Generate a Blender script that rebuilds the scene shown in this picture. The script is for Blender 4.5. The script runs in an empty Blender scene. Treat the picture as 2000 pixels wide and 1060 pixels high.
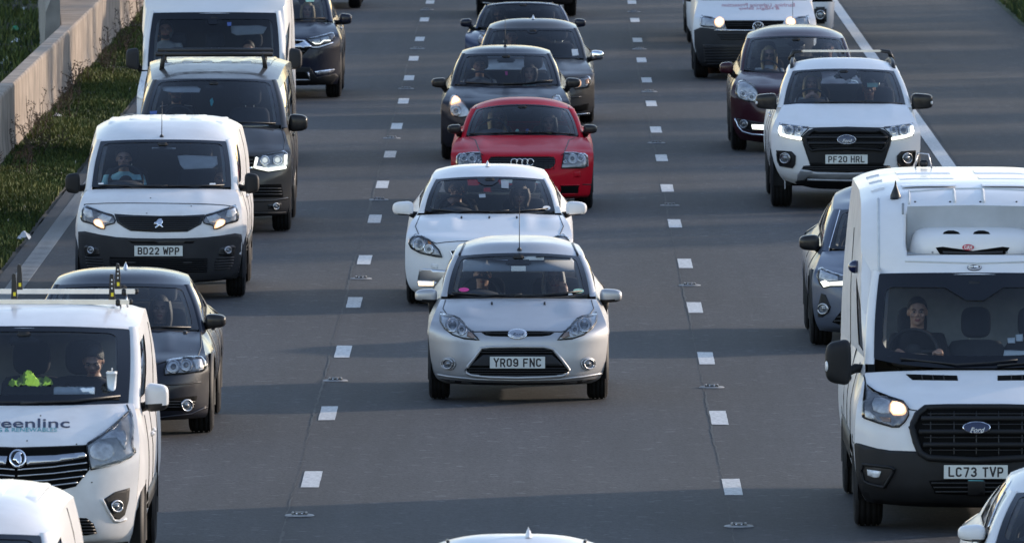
import bpy, bmesh, math, random
from mathutils import Vector, Matrix
from mathutils.bvhtree import BVHTree
from mathutils.geometry import delaunay_2d_cdt
random.seed(7)
PI = math.pi
SC = bpy.context.scene
COL = SC.collection

# ------------------------------------------------------------------ camera
# long lens on an overbridge, 7.75 m above the carriageway; +y runs away from the camera
FPX, CAM_H, PITCH, YAW = 25289.0, 7.75, 0.0533332, 0.00187855
cam_d = bpy.data.cameras.new('camera')
cam = bpy.data.objects.new('camera', cam_d)
COL.objects.link(cam)
cam.location = (0, 0, CAM_H)
cam.rotation_euler = (PI / 2 - PITCH, 0, YAW)
cam_d.sensor_width = 36
cam_d.lens = 36 * FPX / 2000
cam_d.clip_start = 1
cam_d.clip_end = 5000
cam_d.dof.use_dof = True
cam_d.dof.focus_distance = 122
cam_d.dof.aperture_fstop = 16
SC.camera = cam

# ------------------------------------------------------------------ sky, sun, exposure
SUN_EL = math.radians(12.5)
SUN_AZ = math.radians(31)          # from +x (right of the road) towards +y (far end of the road)
world = bpy.data.worlds.new('World')
SC.world = world
world.use_nodes = True
wn = world.node_tree
bg = wn.nodes['Background']
sky = wn.nodes.new('ShaderNodeTexSky')
sky.sky_type = 'NISHITA'
sky.sun_disc = False
sky.sun_elevation = SUN_EL
sky.sun_rotation = PI / 2 - SUN_AZ
sky.air_density = 1.0
sky.dust_density = 0.3
sky.ozone_density = 1.5
hue = wn.nodes.new('ShaderNodeVectorMath')       # the camera's daylight white balance
hue.operation = 'MULTIPLY'
hue.inputs[1].default_value = (1.14, 1.0, 0.99)
wn.links.new(sky.outputs[0], hue.inputs[0])
wn.links.new(hue.outputs[0], bg.inputs[0])
bg.inputs[1].default_value = 0.15
sun_d = bpy.data.lights.new('sun', 'SUN')
sun_d.energy = 1.85
sun_d.angle = math.radians(0.8)
sun_d.color = (1.0, 0.83, 0.67)
sun = bpy.data.objects.new('sun', sun_d)
COL.objects.link(sun)
sd = Vector((math.cos(SUN_EL) * math.cos(SUN_AZ), math.cos(SUN_EL) * math.sin(SUN_AZ), math.sin(SUN_EL)))
sun.rotation_euler = sd.to_track_quat('Z', 'Y').to_euler()
sun.location = (60, 160, 40)
SC.view_settings.view_transform = 'Standard'
SC.view_settings.look = 'None'
SC.view_settings.gamma = 1
SC.view_settings.use_curve_mapping = False
SC.view_settings.exposure = 1.4
SC.cycles.max_bounces = 8
SC.cycles.transparent_max_bounces = 16
SC.cycles.caustics_reflective = False
SC.cycles.caustics_refractive = False
SC.cycles.sample_clamp_indirect = 4

# ------------------------------------------------------------------ photo measurements -> metres
_cr = cam.rotation_euler.to_matrix()
def ray(px, py):
    return (_cr @ Vector(((px - 1000) / FPX, (530 - py) / FPX, -1))).normalized()
def at(px, py, Y):
    """point seen at a place of the photograph, at the distance Y along the road"""
    d = ray(px, py)
    return Vector((0, 0, CAM_H)) + d * (Y / d.y)
def ground(px, py):
    d = ray(px, py)
    return Vector((0, 0, CAM_H)) + d * (-CAM_H / d.z)

# ------------------------------------------------------------------ materials
M = {}
def mat(name, col, rough=0.5, metal=0.0, coat=0.0, spec=0.5, emit=None, estr=0.0, noise=0.0, nscale=8.0, bump=0.0, bscale=60.0, coatr=0.03):
    m = bpy.data.materials.new(name)
    m.use_nodes = True
    nt = m.node_tree
    p = nt.nodes['Principled BSDF']
    p.inputs['Base Color'].default_value = (*col, 1)
    p.inputs['Roughness'].default_value = rough
    p.inputs['Metallic'].default_value = metal
    p.inputs['Coat Weight'].default_value = coat
    p.inputs['Coat Roughness'].default_value = coatr
    p.inputs['Specular IOR Level'].default_value = spec
    if emit:
        p.inputs['Emission Color'].default_value = (*emit, 1)
        p.inputs['Emission Strength'].default_value = estr
    if noise or bump:
        tc = nt.nodes.new('ShaderNodeTexCoord')
    if noise:
        n = nt.nodes.new('ShaderNodeTexNoise')
        n.inputs['Scale'].default_value = nscale
        n.inputs['Detail'].default_value = 5
        nt.links.new(tc.outputs['Object'], n.inputs['Vector'])
        mx = nt.nodes.new('ShaderNodeMix')
        mx.data_type = 'RGBA'
        mr = nt.nodes.new('ShaderNodeMapRange')
        mr.inputs[1].default_value = 0.35
        mr.inputs[2].default_value = 0.7
        nt.links.new(n.outputs[0], mr.inputs[0])
        nt.links.new(mr.outputs[0], mx.inputs[0])
        mx.inputs[6].default_value = (*col, 1)
        mx.inputs[7].default_value = (*[c * (1 - noise) for c in col], 1)
        nt.links.new(mx.outputs[2], p.inputs['Base Color'])
    if bump:
        n2 = nt.nodes.new('ShaderNodeTexNoise')
        n2.inputs['Scale'].default_value = bscale
        nt.links.new(tc.outputs['Object'], n2.inputs['Vector'])
        b = nt.nodes.new('ShaderNodeBump')
        b.inputs['Strength'].default_value = bump
        b.inputs['Distance'].default_value = 0.01
        nt.links.new(n2.outputs[0], b.inputs['Height'])
        nt.links.new(b.outputs[0], p.inputs['Normal'])
    M[name] = m
    return m

def paint(name, col, metal=0.0, rough=0.35, dirt=0.12, coat=0.32):
    """clear-coated car paint with a thin uneven film of road dirt """
    m = mat(name, col, rough, metal, coat, spec=.1)
    nt = m.node_tree
    p = nt.nodes['Principled BSDF']
    tc = nt.nodes.new('ShaderNodeTexCoord')
    n = nt.nodes.new('ShaderNodeTexNoise')
    n.inputs['Scale'].default_value = 5
    n.inputs['Detail'].default_value = 8
    n.inputs['Roughness'].default_value = 0.65
    nt.links.new(tc.outputs['Object'], n.inputs['Vector'])
    m2 = nt.nodes.new('ShaderNodeMapRange')
    m2.inputs[1].default_value = 0.38
    m2.inputs[2].default_value = 0.72
    nt.links.new(n.outputs[0], m2.inputs[0])
    mu = m2
    mk = nt.nodes.new('ShaderNodeMath'); mk.operation = 'MULTIPLY'
    nt.links.new(mu.outputs[0], mk.inputs[0]); mk.inputs[1].default_value = dirt * 2.2
    mx = nt.nodes.new('ShaderNodeMix'); mx.data_type = 'RGBA'
    nt.links.new(mk.outputs[0], mx.inputs[0])
    mx.inputs[6].default_value = (*col, 1)
    mx.inputs[7].default_value = (0.16, 0.14, 0.12, 1)
    nt.links.new(mx.outputs[2], p.inputs['Base Color'])
    ra = nt.nodes.new('ShaderNodeMath'); ra.operation = 'MULTIPLY_ADD'
    nt.links.new(mu.outputs[0], ra.inputs[0]); ra.inputs[1].default_value = 0.25; ra.inputs[2].default_value = 0.04
    nt.links.new(ra.outputs[0], p.inputs['Coat Roughness'])
    return m

def glassmat(name, tint=(0.93, 0.96, 0.97), ior=1.5, rough=0.01):
    m = bpy.data.materials.new(name)
    m.use_nodes = True
    nt = m.node_tree
    nt.nodes.remove(nt.nodes['Principled BSDF'])
    out = nt.nodes['Material Output']
    tr = nt.nodes.new('ShaderNodeBsdfTransparent'); tr.inputs[0].default_value = (*tint, 1)
    gl = nt.nodes.new('ShaderNodeBsdfGlossy'); gl.inputs['Roughness'].default_value = rough
    tc = nt.nodes.new('ShaderNodeTexCoord')
    nz = nt.nodes.new('ShaderNodeTexNoise'); nz.inputs['Scale'].default_value = 6; nz.inputs['Detail'].default_value = 6
    nt.links.new(tc.outputs['Object'], nz.inputs['Vector'])
    mr = nt.nodes.new('ShaderNodeMapRange'); mr.inputs[3].default_value = rough; mr.inputs[4].default_value = rough + 0.05
    nt.links.new(nz.outputs[0], mr.inputs[0]); nt.links.new(mr.outputs[0], gl.inputs['Roughness'])
    fr = nt.nodes.new('ShaderNodeFresnel'); fr.inputs[0].default_value = ior
    mx = nt.nodes.new('ShaderNodeMixShader')
    nt.links.new(fr.outputs[0], mx.inputs[0]); nt.links.new(tr.outputs[0], mx.inputs[1]); nt.links.new(gl.outputs[0], mx.inputs[2])
    nt.links.new(mx.outputs[0], out.inputs[0])
    M[name] = m
    return m

paint('white', (0.72, 0.715, 0.71), dirt=0.03)
paint('white_dirty', (0.70, 0.69, 0.68), dirt=0.07)
paint('silver', (0.45, 0.45, 0.455), metal=0.55, rough=0.42, dirt=0.05)
paint('silver_blue', (0.10, 0.12, 0.165), metal=0.4, rough=0.42, dirt=0.06)
paint('red', (0.44, 0.004, 0.016), rough=0.5, dirt=0.01, coat=0.22)
paint('dark_grey', (0.010, 0.0115, 0.019), rough=0.5, dirt=0.01, coat=0.62)
paint('graphite', (0.044, 0.040, 0.038), metal=0.0, rough=0.5, dirt=0.01, coat=0.62)
paint('black_blue', (0.006, 0.008, 0.020), rough=0.5, dirt=0.01, coat=0.62)
paint('mid_blue', (0.030, 0.042, 0.080), metal=0.2, rough=0.5, dirt=0.04, coat=0.62)
paint('plum', (0.030, 0.005, 0.011), rough=0.5, dirt=0.01, coat=0.62)
paint('black_paint', (0.012, 0.012, 0.014), rough=0.3, dirt=0.08)
mat('plastic', (0.013, 0.0135, 0.015), 0.6, spec=.28, noise=0.3, nscale=5, bump=0.05, bscale=300)
mat('plastic_grey', (0.026, 0.027, 0.030), 0.65, spec=.28, noise=0.3, nscale=4, bump=0.05, bscale=300)
mat('black', (0.008, 0.008, 0.009), 0.45, noise=0.3)
mat('void', (0.004, 0.004, 0.004), 0.9, spec=0.1, noise=0.3)
mat('frit', (0.006, 0.007, 0.010), 0.08, noise=0.2)
mat('rubber', (0.014, 0.014, 0.015), 0.85, noise=0.45, nscale=14, spec=0.25, bump=0.15, bscale=90)
mat('chrome', (0.82, 0.83, 0.85), 0.08, 1.0, noise=0.1)
mat('satin', (0.55, 0.56, 0.58), 0.32, 1.0, noise=0.15)
mat('alloy', (0.42, 0.42, 0.43), 0.35, 0.9, noise=0.3)
mat('alu', (0.62, 0.63, 0.65), 0.3, 1.0, noise=0.12)
mat('skid_silver', (0.36, 0.37, 0.39), 0.4, 0.5, noise=0.2)
mat('reflector', (0.80, 0.82, 0.84), 0.3, 0.1, noise=0.35, nscale=22)
mat('reflector_mid', (0.46, 0.47, 0.47), 0.28, 0.25, noise=0.4, nscale=14)
mat('reflector_dark', (0.27, 0.28, 0.30), 0.25, 0.3, noise=0.5, nscale=18)
mat('lens_dark', (0.22, 0.24, 0.27), 0.06, 0.3, coat=1.0, noise=0.3, nscale=12)
mat('lens_mid', (0.26, 0.28, 0.30), 0.1, 0.4, coat=1.0, noise=0.3, nscale=12)
mat('amber', (0.55, 0.20, 0.05), 0.25, noise=0.2)
mat('smoked_amber', (0.36, 0.25, 0.20), 0.25, noise=0.2)
mat('plate', (0.66, 0.69, 0.66), 0.35, coat=0.3, noise=0.08)
mat('plate_ink', (0.008, 0.008, 0.014), 0.4, noise=0.2)
mat('badge_blue', (0.006, 0.011, 0.05), 0.15, coat=1.0, noise=0.2)
mat('print_navy', (0.012, 0.02, 0.06), 0.4, noise=0.15)
mat('print_teal', (0.10, 0.34, 0.36), 0.4, noise=0.15)
mat('print_pink', (0.50, 0.17, 0.22), 0.4, noise=0.2)
mat('paper_behind_glass', (0.30, 0.33, 0.36), 0.7, noise=0.15)  # paper colour darkened to imitate the dimming of the windscreen over it
mat('print_red', (0.45, 0.03, 0.06), 0.4, noise=0.15)
mat('print_white', (0.78, 0.78, 0.76), 0.4, noise=0.1)
mat('lamp_warm', (0.9, 0.8, 0.6), 0.3, emit=(1.0, 0.72, 0.42), estr=1.6, noise=0.1)
mat('lamp_drl', (0.9, 0.9, 0.9), 0.3, emit=(0.95, 0.98, 0.86), estr=0.75, noise=0.1)
mat('lamp_dim', (0.9, 0.8, 0.6), 0.3, emit=(1.0, 0.75, 0.5), estr=0.6, noise=0.1)
mat('trim_light', (0.56, 0.59, 0.60), 0.8, noise=0.15)
mat('lamp_half', (0.8, 0.82, 0.8), 0.25, emit=(0.95, 0.98, 0.9), estr=0.22, noise=0.1)
mat('trim_mid', (0.28, 0.30, 0.31), 0.8, noise=0.2)
mat('trim_dark', (0.022, 0.023, 0.026), 0.7, noise=0.3)
mat('dash_grey', (0.075, 0.077, 0.082), 0.75, noise=0.3)
mat('seat_cloth', (0.028, 0.030, 0.036), 0.9, noise=0.3, bump=0.2, bscale=200)
mat('skin_a', (0.50, 0.30, 0.22), 0.5, noise=0.15, nscale=20)
mat('skin_b', (0.36, 0.20, 0.14), 0.5, noise=0.15, nscale=20)
mat('hair_dark', (0.018, 0.013, 0.010), 0.6, noise=0.4, nscale=40, bump=0.5, bscale=120)
mat('hair_blond', (0.50, 0.36, 0.17), 0.55, noise=0.35, nscale=30, bump=0.5, bscale=120)
mat('hair_grey', (0.36, 0.34, 0.32), 0.6, noise=0.3, nscale=30, bump=0.5, bscale=120)
mat('hair_brown', (0.09, 0.05, 0.03), 0.6, noise=0.4, nscale=30, bump=0.5, bscale=120)
mat('lips', (0.34, 0.12, 0.10), 0.45, noise=0.1)
mat('eye_white', (0.36, 0.34, 0.32), 0.25, noise=0.1)
mat('eye_dark', (0.02, 0.015, 0.012), 0.15, noise=0.1)
mat('cloth_black', (0.016, 0.016, 0.019), 0.9, noise=0.3, bump=0.2, bscale=80)
mat('cloth_blue', (0.34, 0.66, 0.74), 0.9, noise=0.15, bump=0.2, bscale=80)
mat('cloth_grey', (0.24, 0.27, 0.30), 0.9, noise=0.2, bump=0.2, bscale=80)
mat('cloth_white', (0.62, 0.64, 0.66), 0.9, noise=0.1, bump=0.2, bscale=80)
mat('cloth_navy', (0.02, 0.03, 0.06), 0.9, noise=0.2, bump=0.2, bscale=80)
mat('litter_green', (0.02, 0.34, 0.16), 0.5, noise=0.2)
mat('lamp_glow', (0.8, 0.6, 0.45), 0.3, emit=(1.0, 0.55, 0.28), estr=0.55, noise=0.1)
mat('niche_shade_grey', (0.40, 0.43, 0.46), 0.6, noise=0.25, nscale=3)  # roof recess lining: shade painted in as grey, with mottled dirt
mat('hi_vis', (0.48, 0.72, 0.08), 0.75, noise=0.2, emit=None)
mat('hi_vis_band', (0.22, 0.30, 0.08), 0.6, noise=0.2)
mat('paper', (0.70, 0.76, 0.80), 0.7, noise=0.08)
mat('sticker_pink', (0.65, 0.05, 0.25), 0.5, noise=0.1)
mat('sticker_green', (0.30, 0.52, 0.42), 0.5, noise=0.1)
mat('sticker_blue', (0.05, 0.09, 0.26), 0.5, noise=0.1)
mat('aqua', (0.08, 0.50, 0.52), 0.6, noise=0.2)
mat('yellow_mark', (0.75, 0.60, 0.02), 0.6, noise=0.1)
mat('mirror_glass', (0.7, 0.72, 0.74), 0.03, 1.0, noise=0.05)
glassmat('glass', ior=1.6)
glassmat('glass_tint', (0.74, 0.79, 0.81))
glassmat('lens', (0.98, 0.985, 0.99), 1.45, 0.01)
glassmat('lens_grey', (0.6, 0.63, 0.66), 1.45, 0.02)

# ------------------------------------------------------------------ mesh helpers
def mk(name, verts, faces, material, parent=None, smooth=True, mats=None, fm=None):
    me = bpy.data.meshes.new(name)
    me.from_pydata([tuple(v) for v in verts], [], faces)
    me.materials.append(M[material] if isinstance(material, str) else material)
    if mats:
        for x in mats: me.materials.append(M[x])
        me.polygons.foreach_set('material_index', fm)
    if smooth:
        me.polygons.foreach_set('use_smooth', [True] * len(me.polygons))
    me.update()
    o = bpy.data.objects.new(name, me)
    COL.objects.link(o)
    if parent: o.parent = parent
    return o
def tag(o, label=None, cat=None, group=None, kind=None):
    if label: o['label'] = label
    if cat: o['category'] = cat
    if group: o['group'] = group
    if kind: o['kind'] = kind
    return o
def empty(name, loc, label=None, cat=None, group=None, rz=0):
    o = bpy.data.objects.new(name, None)
    o.empty_display_size = 0.3
    COL.objects.link(o)
    o.location = loc
    o.rotation_euler = (0, 0, rz)
    return tag(o, label, cat, group)

class MB:
    def __init__(s): s.v = []; s.f = []
    def add(s, v, f):
        b = len(s.v); s.v += [Vector(x) for x in v]; s.f += [tuple(i + b for i in q) for q in f]; return s
    def grid(s, rows, closed=False):
        n = len(rows[0]); b = len(s.v)
        for r in rows: s.v += [Vector(x) for x in r]
        for i in range(len(rows) - 1):
            for j in range(n if closed else n - 1):
                k = (j + 1) % n
                s.f.append((b + i * n + j, b + i * n + k, b + (i + 1) * n + k, b + (i + 1) * n + j))
        return s
    def box(s, c, d, bev=0.0, rot=None):
        bm = bmesh.new()
        bmesh.ops.create_cube(bm, size=1)
        for v in bm.verts: v.co = Vector((v.co.x * d[0], v.co.y * d[1], v.co.z * d[2]))
        if bev: bmesh.ops.bevel(bm, geom=bm.edges[:], offset=bev, segments=2, affect='EDGES')
        bm.verts.index_update()
        R = rot or Matrix.Identity(3)
        s.add([R @ v.co + Vector(c) for v in bm.verts], [tuple(v.index for v in f.verts) for f in bm.faces])
        bm.free(); return s
    def tube(s, pts, r, n=8, closed=False, flat=1.0):
        pts = [Vector(p) for p in pts]; rings = []
        m = len(pts); up0 = Vector((0, 0, 1))
        for i, p in enumerate(pts):
            a = pts[(i - 1) % m] if (closed or i > 0) else p
            b = pts[(i + 1) % m] if (closed or i < m - 1) else p
            t = (b - a).normalized()
            up = up0 if abs(t.z) < 0.95 else Vector((1, 0, 0))
            x = t.cross(up).normalized(); y = x.cross(t).normalized()
            rr = r[i] if isinstance(r, (list, tuple)) else r
            rings.append([p + x * math.cos(2 * PI * k / n) * rr * flat + y * math.sin(2 * PI * k / n) * rr for k in range(n)])
        if closed: rings.append(rings[0])
        b0 = len(s.v)
        s.grid(rings, True)
        if not closed:
            s.f.append(tuple(b0 + k for k in range(n))[::-1])
            e = len(s.v) - n
            s.f.append(tuple(e + k for k in range(n)))
        return s
    def lathe(s, prof, c, axis='x', n=32, caps=True):
        """prof: (distance along axis, radius)"""
        rows = []
        for a, r in prof:
            ring = []
            for k in range(n):
                q = 2 * PI * k / n; u, w = r * math.cos(q), r * math.sin(q)
                if axis == 'x': ring.append((c[0] + a, c[1] + u, c[2] + w))
                elif axis == 'y': ring.append((c[0] + u, c[1] + a, c[2] + w))
                else: ring.append((c[0] + u, c[1] + w, c[2] + a))
            rows.append(ring)
        b0 = len(s.v)
        s.grid(rows, True)
        if caps:
            s.f.append(tuple(b0 + k for k in range(n)))
            e = len(s.v) - n
            s.f.append(tuple(e + k for k in range(n))[::-1])
        return s
    def ellipsoid(s, c, d, nu=16, nv=12, p=1.0):
        sg = lambda x: math.copysign(abs(x) ** p, x)
        rows = []
        for i in range(nv + 1):
            th = -PI / 2 + PI * i / nv
            rows.append([(c[0] + d[0] * sg(math.cos(th)) * sg(math.cos(2 * PI * k / nu)), c[1] + d[1] * sg(math.cos(th)) * sg(math.sin(2 * PI * k / nu)), c[2] + d[2] * sg(math.sin(th))) for k in range(nu)])
        return s.grid(rows, True)
    def mirror(s):
        n = len(s.v)
        return s
    def build(s, name, material, parent=None, smooth=True):
        return mk(name, s.v, s.f, material, parent, smooth)

def flipx(mb):
    o = MB(); o.v = [Vector((-v.x, v.y, v.z)) for v in mb.v]; o.f = [tuple(reversed(f)) for f in mb.f]; return o

def pchip(xs, ys):
    n = len(xs)
    h = [xs[i + 1] - xs[i] for i in range(n - 1)]
    d = [(ys[i + 1] - ys[i]) / h[i] for i in range(n - 1)]
    m = [0.0] * n
    for i in range(1, n - 1):
        if d[i - 1] * d[i] > 0:
            w1, w2 = 2 * h[i] + h[i - 1], h[i] + 2 * h[i - 1]
            m[i] = (w1 + w2) / (w1 / d[i - 1] + w2 / d[i])
    m[0], m[-1] = d[0], d[-1]
    def f(x):
        i = 0
        while i < n - 2 and x > xs[i + 1]: i += 1
        t = (x - xs[i]) / h[i]
        return ((1 + 2 * t) * (1 - t) ** 2 * ys[i] + t * (1 - t) ** 2 * h[i] * m[i] + t * t * (3 - 2 * t) * ys[i + 1] + t * t * (t - 1) * h[i] * m[i + 1])
    return f
def lerp(a, b, t): return a + (b - a) * t

# stroke letters (UK plate style) on a 50 x 79 cell, stroke drawn on its centre line
def _arc(cx, cy, rx, ry, a0, a1, n=8):
    return [(cx + rx * math.cos(math.radians(a0 + (a1 - a0) * i / n)), cy + ry * math.sin(math.radians(a0 + (a1 - a0) * i / n))) for i in range(n + 1)]
GL = {
 'Y': [[(4, 79), (25, 38), (46, 79)], [(25, 38), (25, 0)]],
 'R': [[(7, 0), (7, 72)], [(7, 72), (30, 72)] + _arc(30, 54, 13, 18, 90, -90) + [(7, 36)], [(26, 36), (44, 0)]],
 '0': [[(7, 20)] + _arc(25, 20, 18, 13, 180, 360) + _arc(25, 59, 18, 13, 0, 180) + [(7, 20)]],
 '9': [[(43, 52)] + _arc(25, 52, 18, 20, 0, 360, 14) , [(43, 52)] + _arc(25, 22, 18, 15, 0, -170)],
 'F': [[(7, 0), (7, 72), (45, 72)], [(7, 38), (38, 38)]],
 'N': [[(7, 0), (7, 79)], [(7, 74), (43, 5)], [(43, 0), (43, 79)]],
 'C': [_arc(25, 57, 18, 15, 10, 180) + _arc(25, 22, 18, 15, 180, 350)],
 'B': [[(7, 7), (7, 72)], [(7, 72), (29, 72)] + _arc(29, 56, 13, 16, 90, -90) + [(7, 40)], [(29, 40)] + _arc(30, 23, 14, 16, 90, -90) + [(7, 7)]],
 'D': [[(7, 7), (7, 72), (26, 72)] + _arc(26, 52, 17, 20, 90, 0) + _arc(26, 27, 17, 20, 0, -90) + [(7, 7)]],
 '2': [_arc(25, 54, 18, 18, 170, -30) + [(8, 7), (45, 7)]],
 'W': [[(1, 79), (12, 5), (25, 58), (38, 5), (49, 79)]],
 'P': [[(7, 0), (7, 72)], [(7, 72), (29, 72)] + _arc(29, 53, 14, 19, 90, -90) + [(7, 34)]],
 'H': [[(7, 0), (7, 79)], [(43, 0), (43, 79)], [(7, 40), (43, 40)]],
 'L': [[(8, 79), (8, 7), (45, 7)]],
 '7': [[(5, 72), (43, 72), (20, 0)]],
 '3': [_arc(24, 56, 17, 16, 160, -90) , _arc(24, 23, 19, 17, 90, -160)],
 'T': [[(4, 72), (46, 72)], [(25, 72), (25, 0)]],
 'V': [[(4, 79), (25, 4), (46, 79)]],
 'G': [_arc(25, 57, 18, 15, 10, 180) + _arc(25, 22, 18, 15, 180, 360) + [(43, 36), (27, 36)]],
 'A': [[(4, 0), (25, 77), (46, 0)], [(12, 26), (38, 26)]],
}
def strokes(text, h, y=0.0, wst=14.0, adv=61.0, gap=33.0, zero=(0, 0)):
    """flat stroke lettering centred on the origin, in the local x-z plane, facing -y; height h"""
    k = h / 79.0
    tot = sum(gap if c == ' ' else adv for c in text) - (adv - 50)
    mb = MB(); x0 = -tot / 2
    for c in text:
        if c == ' ': x0 += gap; continue
        for st in GL[c]:
            for p0, p1 in zip(st, st[1:]):
                dx, dy = p1[0] - p0[0], p1[1] - p0[1]; q = math.hypot(dx, dy) or 1
                ex, ey = dx / q * wst * .22, dy / q * wst * .22
                nx, ny = -dy / q * wst / 2, dx / q * wst / 2
                yy = y - .00012 * (len(mb.f) % 9)
                pt = lambda a, b: ((x0 + a) * k, yy, (b - 39.5) * k)
                mb.add([pt(p0[0] - ex + nx, p0[1] - ey + ny), pt(p0[0] - ex - nx, p0[1] - ey - ny), pt(p1[0] + ex - nx, p1[1] + ey - ny), pt(p1[0] + ex + nx, p1[1] + ey + ny)], [(0, 1, 2, 3)])
        x0 += adv
    return mb
def text_mesh(txt, size, shear=0.0, off=0.0, sx=1.0):
    """built-in outline font as flat mesh centred on the origin, in the x-z plane facing -y"""
    cu = bpy.data.curves.new('lettering', 'FONT')
    cu.body = txt; cu.size = size; cu.shear = shear; cu.offset = off
    cu.align_x = 'CENTER'; cu.align_y = 'CENTER'; cu.resolution_u = 4
    ob = bpy.data.objects.new('lettering', cu)
    me = bpy.data.meshes.new_from_object(ob)
    mb = MB()
    mb.add([(v.co.x * sx, 0, v.co.y) for v in me.vertices], [tuple(p.vertices) for p in me.polygons])
    bpy.data.objects.remove(ob); bpy.data.curves.remove(cu); bpy.data.meshes.remove(me)
    return mb
# ------------------------------------------------------------------ the setting
def nodes(m):
    nt = m.node_tree
    return nt, nt.nodes['Principled BSDF'], nt.nodes.new, nt.links.new
def asphalt(name, base, track=True):
    m = mat(name, base, 0.8, spec=0.35)
    nt, p, N, K = nodes(m)
    tc = N('ShaderNodeTexCoord')
    def noise(scale, detail=4, vec=None, rough=.6):
        n = N('ShaderNodeTexNoise'); n.inputs['Scale'].default_value = scale; n.inputs['Detail'].default_value = detail; n.inputs['Roughness'].default_value = rough
        K(vec or tc.outputs['Object'], n.inputs['Vector']); return n.outputs[0]
    def ramp(src, a, b, c, d):
        r = N('ShaderNodeMapRange'); K(src, r.inputs[0])
        for i, v in enumerate((a, b, c, d)): r.inputs[i + 1].default_value = v
        return r.outputs[0]
    def mul(a, b):
        q = N('ShaderNodeMath'); q.operation = 'MULTIPLY'; K(a, q.inputs[0]); K(b, q.inputs[1]); return q.outputs[0]
    # big soft patches, long streaks along the lanes, chippings
    big = ramp(noise(.22, 3), .3, .7, .86, 1.14)
    mp = N('ShaderNodeMapping'); mp.inputs['Scale'].default_value = (1.7, .05, 1); K(tc.outputs['Object'], mp.inputs[0])
    streak = ramp(noise(1.6, 4, mp.outputs[0]), .3, .7, .80, 1.20)
    mid = ramp(noise(9, 4), .3, .7, .92, 1.08)
    vo = N('ShaderNodeTexVoronoi'); vo.inputs['Scale'].default_value = 34; K(tc.outputs['Object'], vo.inputs['Vector'])
    sep = N('ShaderNodeSeparateColor'); K(vo.outputs['Color'], sep.inputs[0])
    chip = ramp(sep.outputs[0], .0, 1., .66, 1.34)
    vo2 = N('ShaderNodeTexVoronoi'); vo2.inputs['Scale'].default_value = 13; K(tc.outputs['Object'], vo2.inputs['Vector'])
    sep2 = N('ShaderNodeSeparateColor'); K(vo2.outputs['Color'], sep2.inputs[0])
    fleck = ramp(sep2.outputs[1], .965, .985, 1., 2.1)
    f = mul(mul(mul(mul(big, streak), mid), chip), fleck)
    # traffic has polished the middle of each lane; the strips along the joints stay darker and browner
    sx = N('ShaderNodeSeparateXYZ'); K(tc.outputs['Object'], sx.inputs[0])
    q = N('ShaderNodeMath'); q.operation = 'MULTIPLY_ADD'; K(sx.outputs[0], q.inputs[0]); q.inputs[1].default_value = 2 * PI / 3.71; q.inputs[2].default_value = 2 * PI * 1.99 / 3.71
    q2 = N('ShaderNodeMath'); q2.operation = 'COSINE'; K(q.outputs[0], q2.inputs[0])
    f = mul(f, ramp(q2.outputs[0], -.6, 1, 1.07, .84))
    joint = ramp(q2.outputs[0], .3, 1, 0, .8)
    col = N('ShaderNodeMix'); col.data_type = 'RGBA'
    mxj = N('ShaderNodeMath'); mxj.operation = 'MAXIMUM'; K(ramp(noise(.5, 3, mp.outputs[0]), .45, .65, 0, .7), mxj.inputs[0]); K(joint, mxj.inputs[1])
    K(mxj.outputs[0], col.inputs[0])
    col.inputs[6].default_value = (*base, 1)
    col.inputs[7].default_value = (base[0] * 1.02, base[1] * .97, base[2] * .93, 1)
    sc = N('ShaderNodeVectorMath'); sc.operation = 'SCALE'
    K(col.outputs[2], sc.inputs[0]); K(f, sc.inputs['Scale'])
    K(sc.outputs[0], p.inputs['Base Color'])
    b = N('ShaderNodeBump'); b.inputs['Strength'].default_value = .5; b.inputs['Distance'].default_value = .006
    K(vo.outputs['Distance'], b.inputs['Height']); K(b.outputs[0], p.inputs['Normal'])
    return m
asphalt('asphalt', (0.0315, 0.0322, 0.0352))
asphalt('asphalt_b', (0.0275, 0.0272, 0.028))
mat('bank_turf', (0.06, 0.075, 0.028), 0.95, noise=0.5, nscale=2, bump=0.8, bscale=10)
m = mat('soil', (0.045, 0.040, 0.028), 0.95, noise=0.5, nscale=3, bump=0.6, bscale=14)
m = mat('marking', (0.62, 0.62, 0.60), 0.65, noise=0.5, nscale=24, bump=0.25, bscale=70)
m = mat('marking_worn', (0.36, 0.36, 0.345), 0.7, noise=0.4, nscale=5, bump=0.3, bscale=60)
mat('tar', (0.012, 0.011, 0.011), 0.7, noise=0.3, bump=.3)
mat('marking_rib', (0.40, 0.40, 0.385), 0.7, noise=0.45, nscale=4, bump=0.3, bscale=60)
mat('cast_iron', (0.03, 0.03, 0.032), 0.6, 0.2, noise=0.4, nscale=20)
mat('stud_body', (0.30, 0.295, 0.28), 0.6, noise=0.3, nscale=20)
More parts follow.
